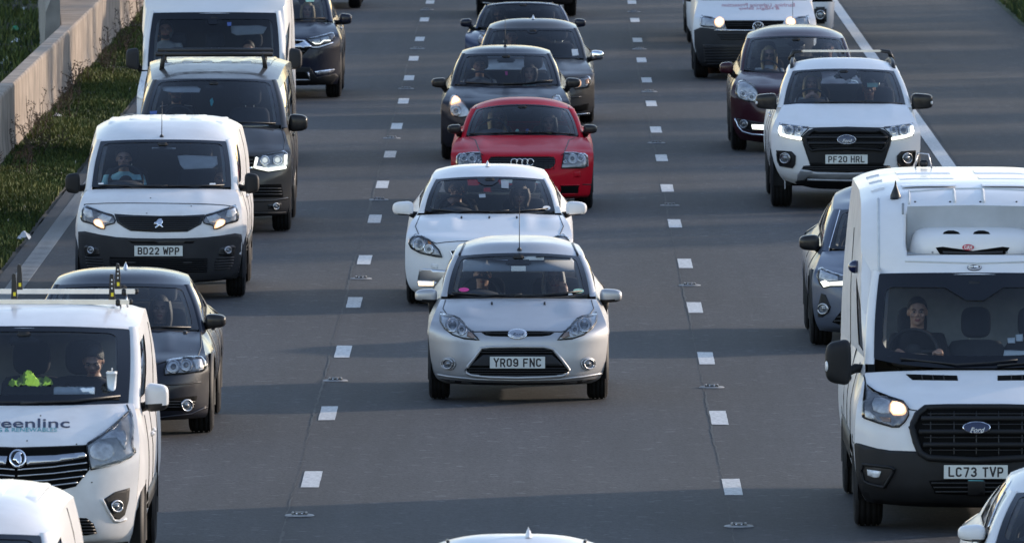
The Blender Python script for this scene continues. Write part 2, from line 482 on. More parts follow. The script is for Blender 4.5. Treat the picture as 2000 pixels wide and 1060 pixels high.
def concrete(name, c):
    m = mat(name, c, 0.85, spec=.3, bump=0.3, bscale=30)
    nt, p, N, K = nodes(m)
    tc = N('ShaderNodeTexCoord')
    mp = N('ShaderNodeMapping'); mp.inputs['Scale'].default_value = (1, 1.6, .12); K(tc.outputs['Object'], mp.inputs[0])
    a = N('ShaderNodeTexNoise'); a.inputs['Scale'].default_value = 1.1; a.inputs['Detail'].default_value = 6; K(mp.outputs[0], a.inputs['Vector'])
    b = N('ShaderNodeTexNoise'); b.inputs['Scale'].default_value = 2.2; b.inputs['Detail'].default_value = 8; K(tc.outputs['Object'], b.inputs['Vector'])
    mu = N('ShaderNodeMath'); mu.operation = 'MULTIPLY'; K(a.outputs[0], mu.inputs[0]); K(b.outputs[0], mu.inputs[1])
    r = N('ShaderNodeMapRange'); K(mu.outputs[0], r.inputs[0])
    for i, v in enumerate((.16, .36, .58, 1.10)): r.inputs[i + 1].default_value = v
    sc = N('ShaderNodeVectorMath'); sc.operation = 'SCALE'; sc.inputs[0].default_value = c; K(r.outputs[0], sc.inputs['Scale'])
    K(sc.outputs[0], p.inputs['Base Color'])
    return m
concrete('concrete', (0.345, 0.28, 0.222))
concrete('concrete_grey', (0.25, 0.25, 0.24))
mat('grass_a', (0.076, 0.108, 0.024), 0.75, spec=.25, noise=0.4, nscale=4)
mat('grass_b', (0.135, 0.155, 0.042), 0.8, spec=.25, noise=0.4, nscale=4)
mat('grass_c', (0.035, 0.060, 0.018), 0.75, spec=.25, noise=0.4, nscale=4)
mat('weed_stem', (0.085, 0.060, 0.042), 0.85, noise=0.4, nscale=20)
mat('flower', (0.55, 0.52, 0.42), 0.8, noise=0.3)

def sheet(name, x0, x1, y0, y1, z, material, ny=1, parent=None):
    rows = [[(x0, lerp(y0, y1, i / ny), z), (x1, lerp(y0, y1, i / ny), z)] for i in range(ny + 1)]
    return MB().grid(rows).build(name, material, parent, False)
g = sheet('ground', -1500, 1500, -600, 3000, -0.05, 'bank_turf'); tag(g, kind='structure')
XL, XR = -1.99, 1.72                  # lane lines
road = sheet('carriageway', -5.98, 8.45, -200, 700, 0.0, 'asphalt'); tag(road, kind='structure')
# the lane next to the reserve and the near-side lane were laid with a slightly different mix
def part_of_road(o): o.parent = road; return o
for i, (xa, xb) in enumerate(((5.60, 8.44),)):
    sheet('hard_shoulder', xa, xb, -200, 700, 0.004, 'asphalt_b', 1, road)
# lane dashes, each measured where it lies
LD = [(609, 936), (641, 807), (670, 687), (692, 591), (712, 508), (732, 428), (747, 361), (762, 302), (775, 247), (788, 198), (799, 153), (808, 115), (820, 77), (829, 39), (840, 5)]
RD = [(1430, 951), (1404, 816), (1379, 700), (1357, 601), (1338, 515), (1318, 437), (1303, 368), (1292, 309), (1281, 254), (1272, 203), (1263, 157), (1253, 118), (1245, 79), (1240, 40), (1234, 5)]
rnd = random.Random(3)
def dash(x, y, w=0.155, l=2.0):
    L = []; R = []
    for i in range(9):
        yy = y - l / 2 + l * i / 8
        L.append((x - w / 2 + rnd.uniform(-.002, .002), yy + (rnd.uniform(-.03, .03) if i in (0, 8) else 0), .005)); R.append((x + w / 2 + rnd.uniform(-.002, .002), yy, .005))
    mb = MB().grid([L, [(lerp(a[0], b[0], .5), lerp(a[1], b[1], .5), .005) for a, b in zip(L, R)], R])
    mb.f = [tuple(reversed(f)) for f in mb.f]
    return mb.build('lane_dash', 'marking', road, False)
dl = [];
for lst, xx in ((LD, XL + .06), (RD, XR)):
    ys = [ground(*p) for p in lst]
    for q in ys: dash(q.x, q.y)
    dl.append(ys)
    for k in (1, 2): dash(ys[0].x, ys[0].y - 9 * k); dash(ys[-1].x, ys[-1].y + 9 * k)
# reflecting road studs midway in every other gap
def stud(x, y, lab, grp):
    e = empty('road_stud', (x, y, 0.004), lab, 'road stud', grp)
    mb = MB(); rows = []
    for (z, k) in ((0, 1.0), (.008, .92), (.012, .55)):
        rows.append([(k * .125 * math.copysign(abs(math.cos(a)) ** .8, math.cos(a)), k * .14 * math.sin(a), z) for a in [2 * PI * i / 24 for i in range(24)]])
    mb.grid(rows, True); mb.f.append(tuple(range(48, 72)))
    mb.build('flange', 'stud_body', e)
    MB().box((-.055, 0, .021), (.022, .13, .018), .004).build('cheek', 'stud_body', e)
    MB().box((.055, 0, .021), (.022, .13, .018), .004).build('cheek', 'stud_body', e)
    MB().box((0, .03, .0215), (.088, .10, .019), .006).build('rubber_insert', 'cast_iron', e)
    MB().box((0, -.052, .026), (.075, .02, .018), .004).build('bridge', 'stud_body', e)
    for sx in (-.022, .022): MB().ellipsoid((sx, -.066, .021), (.009, .006, .007), 8, 6).build('reflector', 'chrome', e)
    return e
stud_px = ((585, 1007), (655, 744), (705, 545), (740, 391), (765, 271), (793, 174), (815, 96), (834, 20))
for k, p in enumerate(stud_px):
    q = ground(*p); stud(q.x + .0, q.y, 'raised pale metal road stud on the left lane line', 'road studs on the left lane line')
for p in ((1443, 1028), (1390, 757), (1347, 558), (1308, 402), (1282, 280), (1268, 180), (1249, 97), (1238, 24)):
    q = ground(*p); stud(q.x, q.y, 'raised pale metal road stud on the right lane line', 'road studs on the right lane line')
# open joints between the lanes: ragged dark cracks
def crack(x, y0, y1, w, seed):
    r = random.Random(seed); L = []; R = []; y = y0
    ph = r.uniform(0, 9)
    while y < y1:
        c = x + .006 * math.sin(y * .5 + ph) + r.uniform(-.010, .010)
        ww = w * r.uniform(.15, 1.0) * (.6 + .4 * math.sin(y * .31 + ph))
        L.append((c - ww / 2, y, .0045)); R.append((c + ww / 2, y, .0045)); y += r.uniform(.12, .35)
    return MB().grid([R, L]).build('lane_joint_crack', 'tar', road, False)
crack(-2.065, 96, 300, .040, 1); crack(1.61, 96, 300, .032, 2)
# ribbed edge lines
el = sheet('edge_line', -5.82, -5.615, 60, 330, 0.005, 'marking_worn', 1, road)
sheet('edge_line', 5.37, 5.555, 60, 330, 0.006, 'marking', 1, road)
rib = MB().box((0, 0, 0), (.2, .10, .007), .002)
rib_me = None
for i in range(292):
    y = 139 + i * .28
    if rib_me is None:
        o = rib.build('marking_rib', 'marking_rib', road, False); rib_me = o.data
    else:
        o = bpy.data.objects.new('marking_rib', rib_me); COL.objects.link(o); o.parent = road
    o.location = (-5.718, y, .009)
# central reserve verge
def bank(name, xs, y0, y1, material, seed, amp=.05, step=1.0):
    r = random.Random(seed); rows = []
    n = int((y1 - y0) / step)
    for i in range(n + 1):
        rows.append([(x + r.uniform(-.03, .03), y0 + (y1 - y0) * i / n, z + r.uniform(-amp, amp)) for x, z in xs])
    return tag(MB().grid(rows).build(name, material), kind='structure')
bank('verge', [(-5.99, -.02), (-6.15, .03), (-6.4, .06), (-6.7, .08), (-7.2, .08)], 60, 330, 'soil', 4, .025)
bank('verge', [(-7.25, .05), (-8, .12), (-9, .15), (-10.5, .1), (-12, .1), (-14, .1)], 60, 330, 'soil', 5, .05)
bank('verge', [(8.43, -.02), (8.7, .03), (9.5, .12), (11, .5), (14, 1.2), (22, 3.0), (40, 4.2)], 60, 330, 'bank_turf', 6, .05)
# concrete barrier down the central reserve, its joints every 6 m
br = empty('concrete_barrier', (-7.05, 105, 0), 'long buff concrete safety wall beside the weedy grass strip', 'barrier')
y = 105.0; k = 0
while y < 262:
    y1 = y + 7.98
    rows = []
    for yy in [y + .006 + (y1 - y - .012) * i / 6 for i in range(7)]:
        yl = yy - 105
        bx = -.22
        if yy > 197.5: bx = -.21 - (yy - 197.5) / 12.5 * .51
        rows.append([(.04, yl, -.1), (.03, yl, .06), (.0, yl, .34), (-.005, yl, .915), (-.012, yl, .945), (-.03, yl, .96), (bx + .02, yl, .96), (bx, yl, .94), (bx - .05, yl, .3), (bx - .1, yl, -.1)])
    mb = MB().grid(rows); n = len(rows[0])
    mb.f.append(tuple(range(n))[::-1]); mb.f.append(tuple(len(mb.v) - n + i for i in range(n)))
    mb.f = [tuple(reversed(f)) for f in mb.f]
    o = mb.build('wall_section', 'concrete', br, False)
    y = y1; k += 1
# the taller block where the two walls draw apart
b2 = empty('concrete_block', (-7.26, 197.5, 0), 'pale grey tapered concrete block standing taller behind the buff wall', 'barrier')
rows = []
for yy in (0, 3, 6, 12.5, 20, 30):
    ox = -yy / 12.5 * .51
    rows.append([(ox - .005, yy, -.1), (ox - .005, yy, 1.0), (ox - .01, yy, 1.9), (ox - .10, yy, 1.95), (ox - .13, yy, 1.40), (ox - .225, yy, 1.16), (ox - .24, yy, .8), (ox - .30, yy, -.1)])
mb = MB().grid(rows); n = 8
mb.f.append(tuple(range(n))); mb.f.append(tuple(len(mb.v) - n + i for i in range(n))[::-1])
mb.build('wall_section', 'concrete_grey', b2, False)
# grass
def blades(name, regions, seed, mats, dens, hh, cl=None):
    r = random.Random(seed); V = []; F = []; fm = []
    for (x0, x1, y0, y1, zf, k) in regions:
        n = int((x1 - x0) * (y1 - y0) * dens * k)
        for i in range(n):
            x, yv = r.uniform(x0, x1), r.uniform(y0, y1)
            q = math.sin(x * 2.1 + yv * .7 + seed) + math.sin(yv * .37 + 1.3 * x) + math.sin(yv * 1.9 - x * 3.1) * .6
            h = hh * r.uniform(.4, 1.25) * (1 + .28 * q)
            if h < .03: continue
            a = r.uniform(0, 2 * PI); w = r.uniform(.008, .018); ln = r.uniform(.1, .6) * h; b = r.uniform(0, 2 * PI)
            dx, dy = math.cos(a) * w, math.sin(a) * w; tx, ty = math.cos(b) * ln, math.sin(b) * ln
            z = zf(x)
            s0 = len(V)
            V += [(x - dx, yv - dy, z - .02), (x + dx, yv + dy, z - .02), (x + dx * .7 + tx * .4, yv + dy * .7 + ty * .4, z + h * .62), (x - dx * .7 + tx * .4, yv - dy * .7 + ty * .4, z + h * .62), (x + tx, yv + ty, z + h)]
            F += [(s0, s0 + 1, s0 + 2, s0 + 3), (s0 + 3, s0 + 2, s0 + 4)]
            mi = 1 if r.random() < .25 + .16 * q else (2 if r.random() < .3 - .1 * q else 0)
            if len(mats) > 3 and r.random() < .0025: mi = 3
            fm += [mi, mi]
    o = mk(name, V, F, mats[0], None, False, mats[1:], fm)
    return tag(o, kind='stuff')
zf = lambda x: .03 + max(0, min(.05, (-6.0 - x) * .1))
blades('verge_grass', [(-7.05, -6.02, 118, 180, zf, 1.0), (-7.05, -6.02, 180, 250, zf, .8)], 2, ['grass_a', 'grass_b', 'grass_c', 'flower'], 560, .075)
blades('reserve_grass', [(-11.5, -7.35, 165, 197, lambda x: .12, 1.0), (-12.5, -7.9, 197, 262, lambda x: .12, .8)], 8, ['grass_c', 'grass_a', 'grass_b', 'flower'], 130, .17)
blades('bank_grass', [(8.5, 10.6, 205, 262, lambda x: .04 + (x - 8.5) * .12, 1.0)], 9, ['grass_a', 'grass_c', 'grass_b'], 200, .22)

# belt of loose trees on top of the cutting, right of the picture: it takes the low sun off the far half of the road
def belt(y0, y1, seed):
    r = random.Random(seed); V = []; F = []; fm = []
    y = y0; crowns = []
    while y < y1:
        crowns.append((r.uniform(35, 46), y, r.uniform(10.5, 15.5), r.uniform(3.4, 5.4))); y += r.uniform(4.2, 7.5)
    for cx, cy, top, rad in crowns:
        base = 3.6; tr = MB().tube([(cx, cy, base - .6), (cx + r.uniform(-.3, .3), cy + r.uniform(-.3, .3), base + (top - base) * .45), (cx, cy, top - .8)], [.26, .16, .04], 7)
        for k in range(9):
            q = Vector((cx, cy, lerp(base + 1.2, top - 1.5, r.random()))); a = r.uniform(0, 2 * PI)
            tr.tube([q, q + Vector((math.cos(a) * rad * .4, math.sin(a) * rad * .4, .7)), q + Vector((math.cos(a) * rad * .75, math.sin(a) * rad * .75, 1.2))], [.09, .05, .015], 5)
        b0 = len(V); V += tr.v; F += [tuple(i + b0 for i in f) for f in tr.f]; fm += [1] * len(tr.f)
        hz = (top - base) / 2
        clumps = [Vector((cx + r.gauss(0, .42) * rad, cy + r.gauss(0, .42) * rad, base + hz * (1.05 + r.uniform(-.8, .9)))) for _ in range(26)]
        for c in clumps:
            for _ in range(64):
                q = c + Vector((r.gauss(0, .55), r.gauss(0, .55), r.gauss(0, .45))); a = Vector((r.gauss(0, 1), r.gauss(0, 1), r.gauss(0, 1))).normalized(); b = a.orthogonal().normalized(); d = a.cross(b); s = r.uniform(.16, .28)
                i = len(V); V += [q - b * s, q + d * s * .6, q + b * s, q - d * s * .6]; F.append((i, i + 1, i + 2, i + 3)); fm.append(0)
    o = mk('tree_belt', V, F, 'leaf', None, False, ['bark'], fm)
    return tag(o, kind='stuff')
mat('leaf', (0.055, 0.070, 0.022), 0.7, noise=0.4, nscale=2); mat('bark', (0.07, 0.055, 0.042), 0.9, noise=0.4, nscale=6, bump=.5, bscale=20)
belt(174, 345, 21)
# ------------------------------------------------------------------ vehicle builder
class Veh:
    """A road vehicle facing the camera. Local axes: x to the right of the picture, y rearwards from the
    front axle, z up. Places are read off the photograph in the coordinates (u, v) of a crop
    (x0, y0, scale) and turned into metres at their own depth."""
    def __init__(s, name, label, cat, crop, g, cx, W, wb, tail, r, tw, col, group='vehicles driving towards the bridge', xm=None, yd=None):
        s.crop = crop
        G = ground(cx, g)
        s.D = G.y if yd is None else yd
        s.X = at(cx, g, s.D).x if xm is None else xm
        s.W, s.wb, s.tail, s.r, s.tw, s.col = W, wb, tail, r, tw, col
        s.root = empty(name, (s.X, s.D, 0), label, cat, group)
        s.solid = MB()
        s.eye = Vector((0, -s.D, CAM_H))
    # -- measuring
    def px(s, u, v): return s.crop[0] + u / s.crop[2], s.crop[1] + v / s.crop[2]
    def L(s, u, v, ly):
        a, b = s.px(u, v)
        p = at(a, b, s.D + ly)
        return Vector((p.x - s.X, ly, p.z))
    def Z(s, v, ly):
        return at(1000, s.px(0, v)[1], s.D + ly).z
    def R(s, lyc, vc, lye, ue, ve, n=3.2, m=3.0):
        e = s.L(ue, ve, lye)
        return (lyc, s.Z(vc, lyc), lye, abs(e.x), e.z, n, m)
    def cast(s, u, v):
        a, b = s.px(u, v)
        d = ray(a, b)
        o = Vector((-s.X, -s.D, CAM_H))
        h, n, i, t = s.bvh.ray_cast(o, d)
        if h is None: return None
        if n.dot(d) > 0: n = -n
        return h, n
    def hit(s, u, v, ly=0.0):
        h = s.cast(u, v)
        if h: return h[0]
        return s.L(u, v, ly)
    def toq(s, p): return Vector((p.x / (p.y + s.D), (p.z - CAM_H) / (p.y + s.D)))
    def qcast(s, q):
        d = Vector((q[0], 1, q[1])).normalized()
        h, n, i, t = s.bvh.ray_cast(s.eye, d)
        if h is None: return None
        if n.dot(d) > 0: n = -n
        return h, n
    def index(s):
        s.bvh = BVHTree.FromPolygons([tuple(v) for v in s.solid.v], s.solid.f)
    # -- body
    def front(s, rows, crease=(), name='body', nt=56):
        s.rows = rows
        us = [0.0]
        for a, b in zip(rows, rows[1:]):
            us.append(us[-1] + max(0.03, math.hypot(b[0] - a[0], b[1] - a[1]) + 0.5 * math.hypot(b[2] - a[2], b[4] - a[4])))
        fs = [pchip(us, [r[k] for r in rows]) for k in range(7)]
        N = max(30, int(us[-1] / 0.03))
        grid = []; edge = []
        for i in range(N + 1):
            u = us[-1] * i / N
            yc, zc, ye, xe, ze, n, m = [f(u) for f in fs]
            row = []
            for j in range(nt + 1):
                t = math.sin(PI / 2 * (2 * j / nt - 1))
                a = abs(t)
                z = zc + (ze - zc) * a ** m
                y = yc + (ye - yc) * a ** n
                for (x0, w, hgt, ua, ub) in crease:
                    k = (u / us[-1] - ua) / (ub - ua)
                    if 0 < k < 1:
                        g = math.exp(-((abs(t * xe) - x0) / w) ** 2) * math.sin(PI * k) ** 0.7
                        z += hgt * g
                row.append(Vector((xe * t, y, z)))
            r0, r1 = row[0], row[-1]
            row = [r0 + Vector((0.004, 0.05, 0))] + row + [r1 + Vector((-0.004, 0.05, 0))]
            grid.append(row); edge.append(r1)
        last = [p + Vector((0, 0.22, -0.03)) for p in grid[-1]]
        grid.append(last)
        first = [p + Vector((0, 0.25, 0.02)) for p in grid[0]]
        grid.insert(0, first)
        s.edge = edge
        mb = MB().grid(grid)
        s.solid.add(mb.v, mb.f)
        s.bodymb = mb
    def screen(s, bc, bk, tk, tc, n=2.2, pw=(0.06, 0.045), pd=(0.13, 0.10), bulge=0.012, glass='glass', frit=(0.045, 0.05, 0.055), R0=None, R1=None, edge=None, roof=None, rb=0.03, rm=3.0, pillar=None, domed=True):
        """bc (v, ly) bottom centre, bk (u, v, ly) bottom corner, tk top corner, tc top centre"""
        BC = Vector((0, bc[1], s.Z(*bc))); TC = Vector((0, tc[1], s.Z(*tc)))
        BK = s.L(*bk); BK.x = abs(BK.x); TK = s.L(*tk); TK.x = abs(TK.x)
        s.BC, s.BK, s.TK, s.TC = BC, BK, TK, TC
        def P(a, b):
            A = abs(a) ** n
            lo = Vector((BK.x * a, lerp(BC.y, BK.y, A), lerp(BC.z, BK.z, A)))
            hi = Vector((TK.x * a, lerp(TC.y, TK.y, A), lerp(TC.z, TK.z, A)))
            p = lo.lerp(hi, b); g = math.sin(PI * min(max(b, 0), 1))
            p.x += bulge * g * a; p.y -= 0.018 * g; p.z += 0.012 * g
            return p
        s.P = P
        Q = lambda b: P(1, b) + Vector((lerp(pw[0], pw[1], b), lerp(pd[0], pd[1], b), 0.0))
        s.Q = Q
        R0 = Vector(R0); R1 = Vector(R1); Q0, Q1 = Q(0), Q(1)
        if edge is None:
            edge = [(0, *Q1)] + [(w, *(Q1.lerp(R1, w) + Vector((0.01 * math.sin(PI * w), 0, rb * math.sin(PI * w))))) for w in (.2, .4, .6, .8)] + [(1, *R1)]
        else:
            edge = [(0, *Q1)] + list(edge) + [(1, *R1)]
        fe = [pchip([e[0] for e in edge], [e[k] for e in edge]) for k in (1, 2, 3)]
        E = lambda w: Vector([f(w) for f in fe])
        s.E = E
        roof = list(roof)
        if domed:      # cars: the roof rises quickly behind the glass, then runs flat
            for i in range(2):
                w_, y_, z_ = roof[i]
                d_ = (y_ - TC.y) * (.45 if i == 0 else .38)
                roof[i] = (w_ * .62, y_ - d_, z_ + .043 * d_)
        roof = [(0, TC.y, TC.z)] + roof
        fr = [pchip([e[0] for e in roof], [e[k] for e in roof]) for k in (1, 2)]
        C = lambda w: Vector((0, fr[0](w), fr[1](w)))
        s.C = C
        def S(w, b):
            bot, top = Q0.lerp(R0, w), E(w)
            p = bot.lerp(top, b) + (1 - w) * (Q(b) - Q0.lerp(Q1, b))
            p.x += 0.02 * math.sin(PI * b) * min(1, w * 8) 
            return p
        s.S = S; s.R0, s.R1 = R0, R1
        # glass
        ga = MB().grid([[P(-1 + 2 * i / 28, j / 14) for i in range(29)] for j in range(15)])
        s.solid.add(ga.v, ga.f)
        s.glass = ga.build('windscreen', glass, s.root)
        # black ceramic border with rounded inner corners
        out = []; inn = []
        K = 18
        def ring(x0, x1, y0, y1, rr):
            pts = []
            for (cx, cy, a0) in ((x1 - rr, y0 + rr, -90), (x1 - rr, y1 - rr, 0), (x0 + rr, y1 - rr, 90), (x0 + rr, y0 + rr, 180)):
                for i in range(K + 1):
                    a = math.radians(a0 + 90 * i / K)
                    pts.append((cx + rr * math.cos(a), cy + rr * math.sin(a)))
            return pts
        hgt = (TC - BC).length
        fx = frit[1] / BK.x; fb = frit[0] / hgt; ft = frit[2] / hgt
        o_ = ring(-1, 1, 0, 1, 0.02); i_ = ring(-1 + fx, 1 - fx, fb, 1 - ft, 0.09)
        def dens(pts):
            r = []
            for i, p in enumerate(pts):
                q = pts[(i + 1) % len(pts)]
                r.append(p)
                d = math.hypot(q[0] - p[0], q[1] - p[1])
                if d > 0.3:
                    for k in range(1, 16): r.append((lerp(p[0], q[0], k / 16), lerp(p[1], q[1], k / 16)))
            return r
        o_, i_ = dens(o_), dens(i_)
        off = Vector((0, -0.004, 0.003))
        rows = [[P(*p) + off for p in o_], [P(*p) + off for p in i_]]
        MB().grid(rows, True).build('windscreen_border', 'frit', s.glass)
        # A pillars
        for sg in (1, -1):
            rw = []
            for j in range(17):
                b = -0.06 + 1.1 * j / 16
                p, q = P(1, b), Q(b)
                w_ = q.x - p.x
                rw.append([Vector((sg * x, y, p.z)) for x, y in ((p.x - 0.006, p.y + 0.012), (p.x - 0.002, p.y - 0.006), (p.x + w_ * 0.45, p.y + 0.004), (p.x + w_ * 0.85, p.y + 0.03), (q.x, p.y + 0.07), (q.x + 0.002, q.y + 0.01))])
            mb = MB().grid(rw)
            s.solid.add(mb.v, mb.f)
            mb.build('windscreen_pillar', pillar or s.col, s.root)
        # pale inner pillar trim seen through the edges of the glass
        for sg in (1, -1):
            rw = []
            for j in range(13):
                b = 0.04 + 0.88 * j / 12
                p = P(1 - fx * 0.6, b)
                rw.append([Vector((sg * (p.x + dx), p.y + dy, p.z - 0.02)) for dx, dy in ((0.0, 0.02), (-0.05, 0.07), (-0.06, 0.14))])
            MB().grid(rw).build('pillar_trim', s.trim if hasattr(s, 'trim') else 'trim_light', s.root)
    def cabin(s, cols=((0, .03, 0), (.03, .42, 1), (.42, .48, 0), (.48, .86, 1), (.86, 1, 0)), brk=(0.05, 0.9), rm=3.0, rn=2.0, rear_glass=True, liner='trim_mid', sideglass='glass_tint', roofcol=None, tail_y=None, dent=None):
        S, E, C = s.S, s.E, s.C
        # roof
        rows = []
        N = 26
        N, NT = (90, 50) if dent else (N, 20)
        for i in range(N + 1):
            w = (i / N) ** (2.4 if dent else 1.3)
            e, c = E(w), C(w)
            row = []
            for j in range(2 * NT + 1):
                t = math.sin(PI / 2 * (j / NT - 1)); a = abs(t)
                p = Vector((e.x * t, lerp(c.y, e.y, a ** rn), lerp(c.z, e.z, a ** rm)))
                if dent and abs(p.x) < dent[0] and dent[1] < p.z < dent[2]: p.y = max(p.y, dent[3])
                row.append(p)
            row = [row[0] + Vector((0.0, 0, -0.03))] + row + [row[-1] + Vector((0, 0, -0.03))]
            rows.append(row)
        hd = [p + Vector((0, -0.03, -0.012)) for p in rows[0]]
        mb = MB().grid([hd] + rows)
        s.solid.add(mb.v, mb.f)
        s.roof = mb.build('roof', roofcol or s.col, s.root)
        lin = [[Vector((p.x * 0.96, p.y, p.z - 0.03)) for p in r[1:-1:4]] for r in rows]
        if not dent: MB().grid(lin).build('headliner', liner, s.root)
        # sides
        for sg in (1, -1):
            body = MB(); 
            for (w0, w1, gl) in cols:
                bb = (0,) + brk + (1,)
                for k in range(3):
                    nw = max(2, int((w1 - w0) * 24)); nb = 6 if k == 1 else 2
                    rw = [[S(lerp(w0, w1, i / nw), lerp(bb[k], bb[k + 1], j / nb)) for j in range(nb + 1)] for i in range(nw + 1)]
                    rw = [[Vector((sg * p.x, p.y, p.z)) for p in r] for r in rw]
                    if gl and k == 1:
                        g = MB().grid([[p + Vector((-0.006 * sg, 0, 0)) for p in r] for r in rw])
                        s.solid.add(g.v, g.f)
                        g.build('side_window', sideglass, s.root)
                    else:
                        body.grid(rw)
            s.solid.add(body.v, body.f)
            body.build('cabin_side', s.col, s.root)
        # tail: rear window and tailgate
        R0, R1 = s.R0, s.R1
        ty = tail_y if tail_y is not None else max(R0.y, s.wb + s.tail - 0.05)
        xs = [-1 + 2 * i / 12 for i in range(13)]
        zb = R0.z
        Ce = C(1)
        row = lambda p, zc, n=3: [Vector((p.x * x, p.y + 0.05 - 0.05 * abs(x) ** 2, lerp(zc, p.z, abs(x) ** n))) for x in xs]
        top = row(R1, Ce.z); mid = row(R0, R0.z)
        if rear_glass:
            g0 = [a.lerp(b, 0.08) for a, b in zip(top, mid)]; g1 = [a.lerp(b, 0.88) for a, b in zip(top, mid)]
            MB().grid([g0[1:-1], g1[1:-1]]).build('rear_window', sideglass, s.root)
            tb = MB().grid([top, g0]).grid([g1, mid])
            tb.grid([[g0[0], g0[1]], [g1[0], g1[1]]]).grid([[g0[-2], g0[-1]], [g1[-2], g1[-1]]])
        else:
            tb = MB().grid([top, mid])
        low = [row(Vector((s.W - 0.03, ty, zb - 0.12)), zb - 0.12), row(Vector((s.W - 0.03, ty + 0.04, 0.6)), 0.6), row(Vector((s.W - 0.06, ty, 0.28)), 0.28)]
        tb.grid([mid] + low)
        s.ty = ty
        tb.build('tailgate', s.col, s.root)
    def sides(s, sill=0.24, arch=0.065, bulge=None, shoulder=0.72, cladding=None, lowcut=None):
        """body sides from the edge of the front sheet to the tail, with round wheel arches"""
        Q0, R0 = s.Q(0), s.R0
        # top edge of the side
        ks = [p for p in s.edge]
        zlead = s.rows[s.lead][4]
        top = [p for p in ks if p.z >= zlead - 1e-4]
        pts = [(p.y, p.x, p.z) for p in top]
        pts = sorted(pts)
        cl = []
        for p in pts:
            if not cl or p[0] > cl[-1][0] + 0.01: cl.append(p)
        yq = max(Q0.y, cl[-1][0] + 0.05)
        n = 14
        for i in range(n + 1):
            y = lerp(yq, R0.y, i / n); w = (y - Q0.y) / (R0.y - Q0.y)
            p = Q0.lerp(R0, max(0, w))
            cl.append((y, p.x - 0.004, p.z + 0.004))
        if s.ty > cl[-1][0] + 0.05: cl.append((s.ty, s.W - 0.05, R0.z - 0.1))
        ys = [c[0] for c in cl]
        fx, fz = pchip(ys, [c[1] for c in cl]), pchip(ys, [c[2] for c in cl])
        y0, y1 = ys[0], ys[-1]
        NY = int((y1 - y0) / 0.06); NZ = 16
        W = s.W; grid = []
        yl = [lerp(y0, y1, i / NY) for i in range(NY + 1)]
        lowe = sorted([(p.z, p.x) for p in s.edge if p.z <= zlead])
        def xlow(z):
            if z <= lowe[0][0]: return lowe[0][1]
            for a, b in zip(lowe, lowe[1:]):
                if a[0] <= z <= b[0]: return lerp(a[1], b[1], (z - a[0]) / max(1e-6, b[0] - a[0]))
            return lowe[-1][1]
        for y in yl:
            xt, zt = fx(y), fz(y)
            col = []
            bl = min(1, max(0, (y - y0) / 0.3)); bl = bl * bl * (3 - 2 * bl)
            for j in range(NZ + 1):
                r_ = j / NZ
                z = lerp(zt, sill, r_)
                prof = W - (W - xt) * max(0, 1 - r_ / (1 - shoulder * 0.85 if shoulder < 1 else .3)) ** 1.6
                prof -= 0.09 * max(0, (r_ - 0.5) / 0.5) ** 2
                x = lerp(min(xlow(z), prof) if r_ > 0 else xt, prof, bl) if bl < 1 else prof
                if j == 0: x = xt
                col.append(Vector((x, y, z)))
            grid.append(col)
        cen = [(0.0, s.r), (s.wb, s.r)]
        Ra = s.r + arch
        mb = MB().grid(grid)
        keep = []
        inside = lambda v: any((v.y - a) ** 2 + (v.z - b) ** 2 < Ra * Ra for a, b in cen)
        fl = [f for f in mb.f if not all(inside(mb.v[i]) for i in f)]
        used = {i for f in fl for i in f}
        for i in used:
            v = mb.v[i]
            for a, b in cen:
                d = math.hypot(v.y - a, v.z - b)
                if d < Ra:
                    k = Ra / max(d, 1e-3); v.y = a + (v.y - a) * k; v.z = b + (v.z - b) * k
        mb.f = fl
        s.solid.add(mb.v, mb.f); fm = flipx(mb); s.solid.add(fm.v, fm.f)
        # arch lips
        fb = s.bodymb
        if lowcut:
            lowf = [f for f in fb.f if max(fb.v[i].z for i in f) < lowcut[0]]
            mk('bumper_underside', fb.v, lowf, lowcut[1], s.root)
            ls = set(lowf); fb = MB().add(fb.v, [f for f in fb.f if f not in ls])
        whole = MB().add(fb.v, fb.f).add(mb.v, mb.f).add(fm.v, fm.f)
        s.body = whole.build('body', s.col, s.root)
        s.sidegrid = mb
        for sg in (1, -1):
            for a, b in cen:
                an = [math.radians(t) for t in range(-14, 195, 8)]
                MB().grid([[(sg * (W + 0.006 - d), a + (Ra + e) * math.cos(t), b + (Ra + e) * math.sin(t)) for t in an] for d, e in ((0.04, 0.03), (0.012, 0.012), (0.024, -0.012), (0.26, -0.02))]).build('wheel_arch', cladding or 'plastic', s.root)
        # under-body
        MB().box((0, (s.wb + s.tail) / 2 - 0.2, 0.31), (W * 2 - 0.5, s.wb + s.tail - 0.1, 0.10), 0.02).build('underbody', 'void', s.root)
        MB().box((0, 0.14 + s.r * 0.0 + 0.45, 0.55), (W * 2 - 0.18, 0.03, 0.5)).build('bulkhead', 'void', s.root)
        s.wheels()
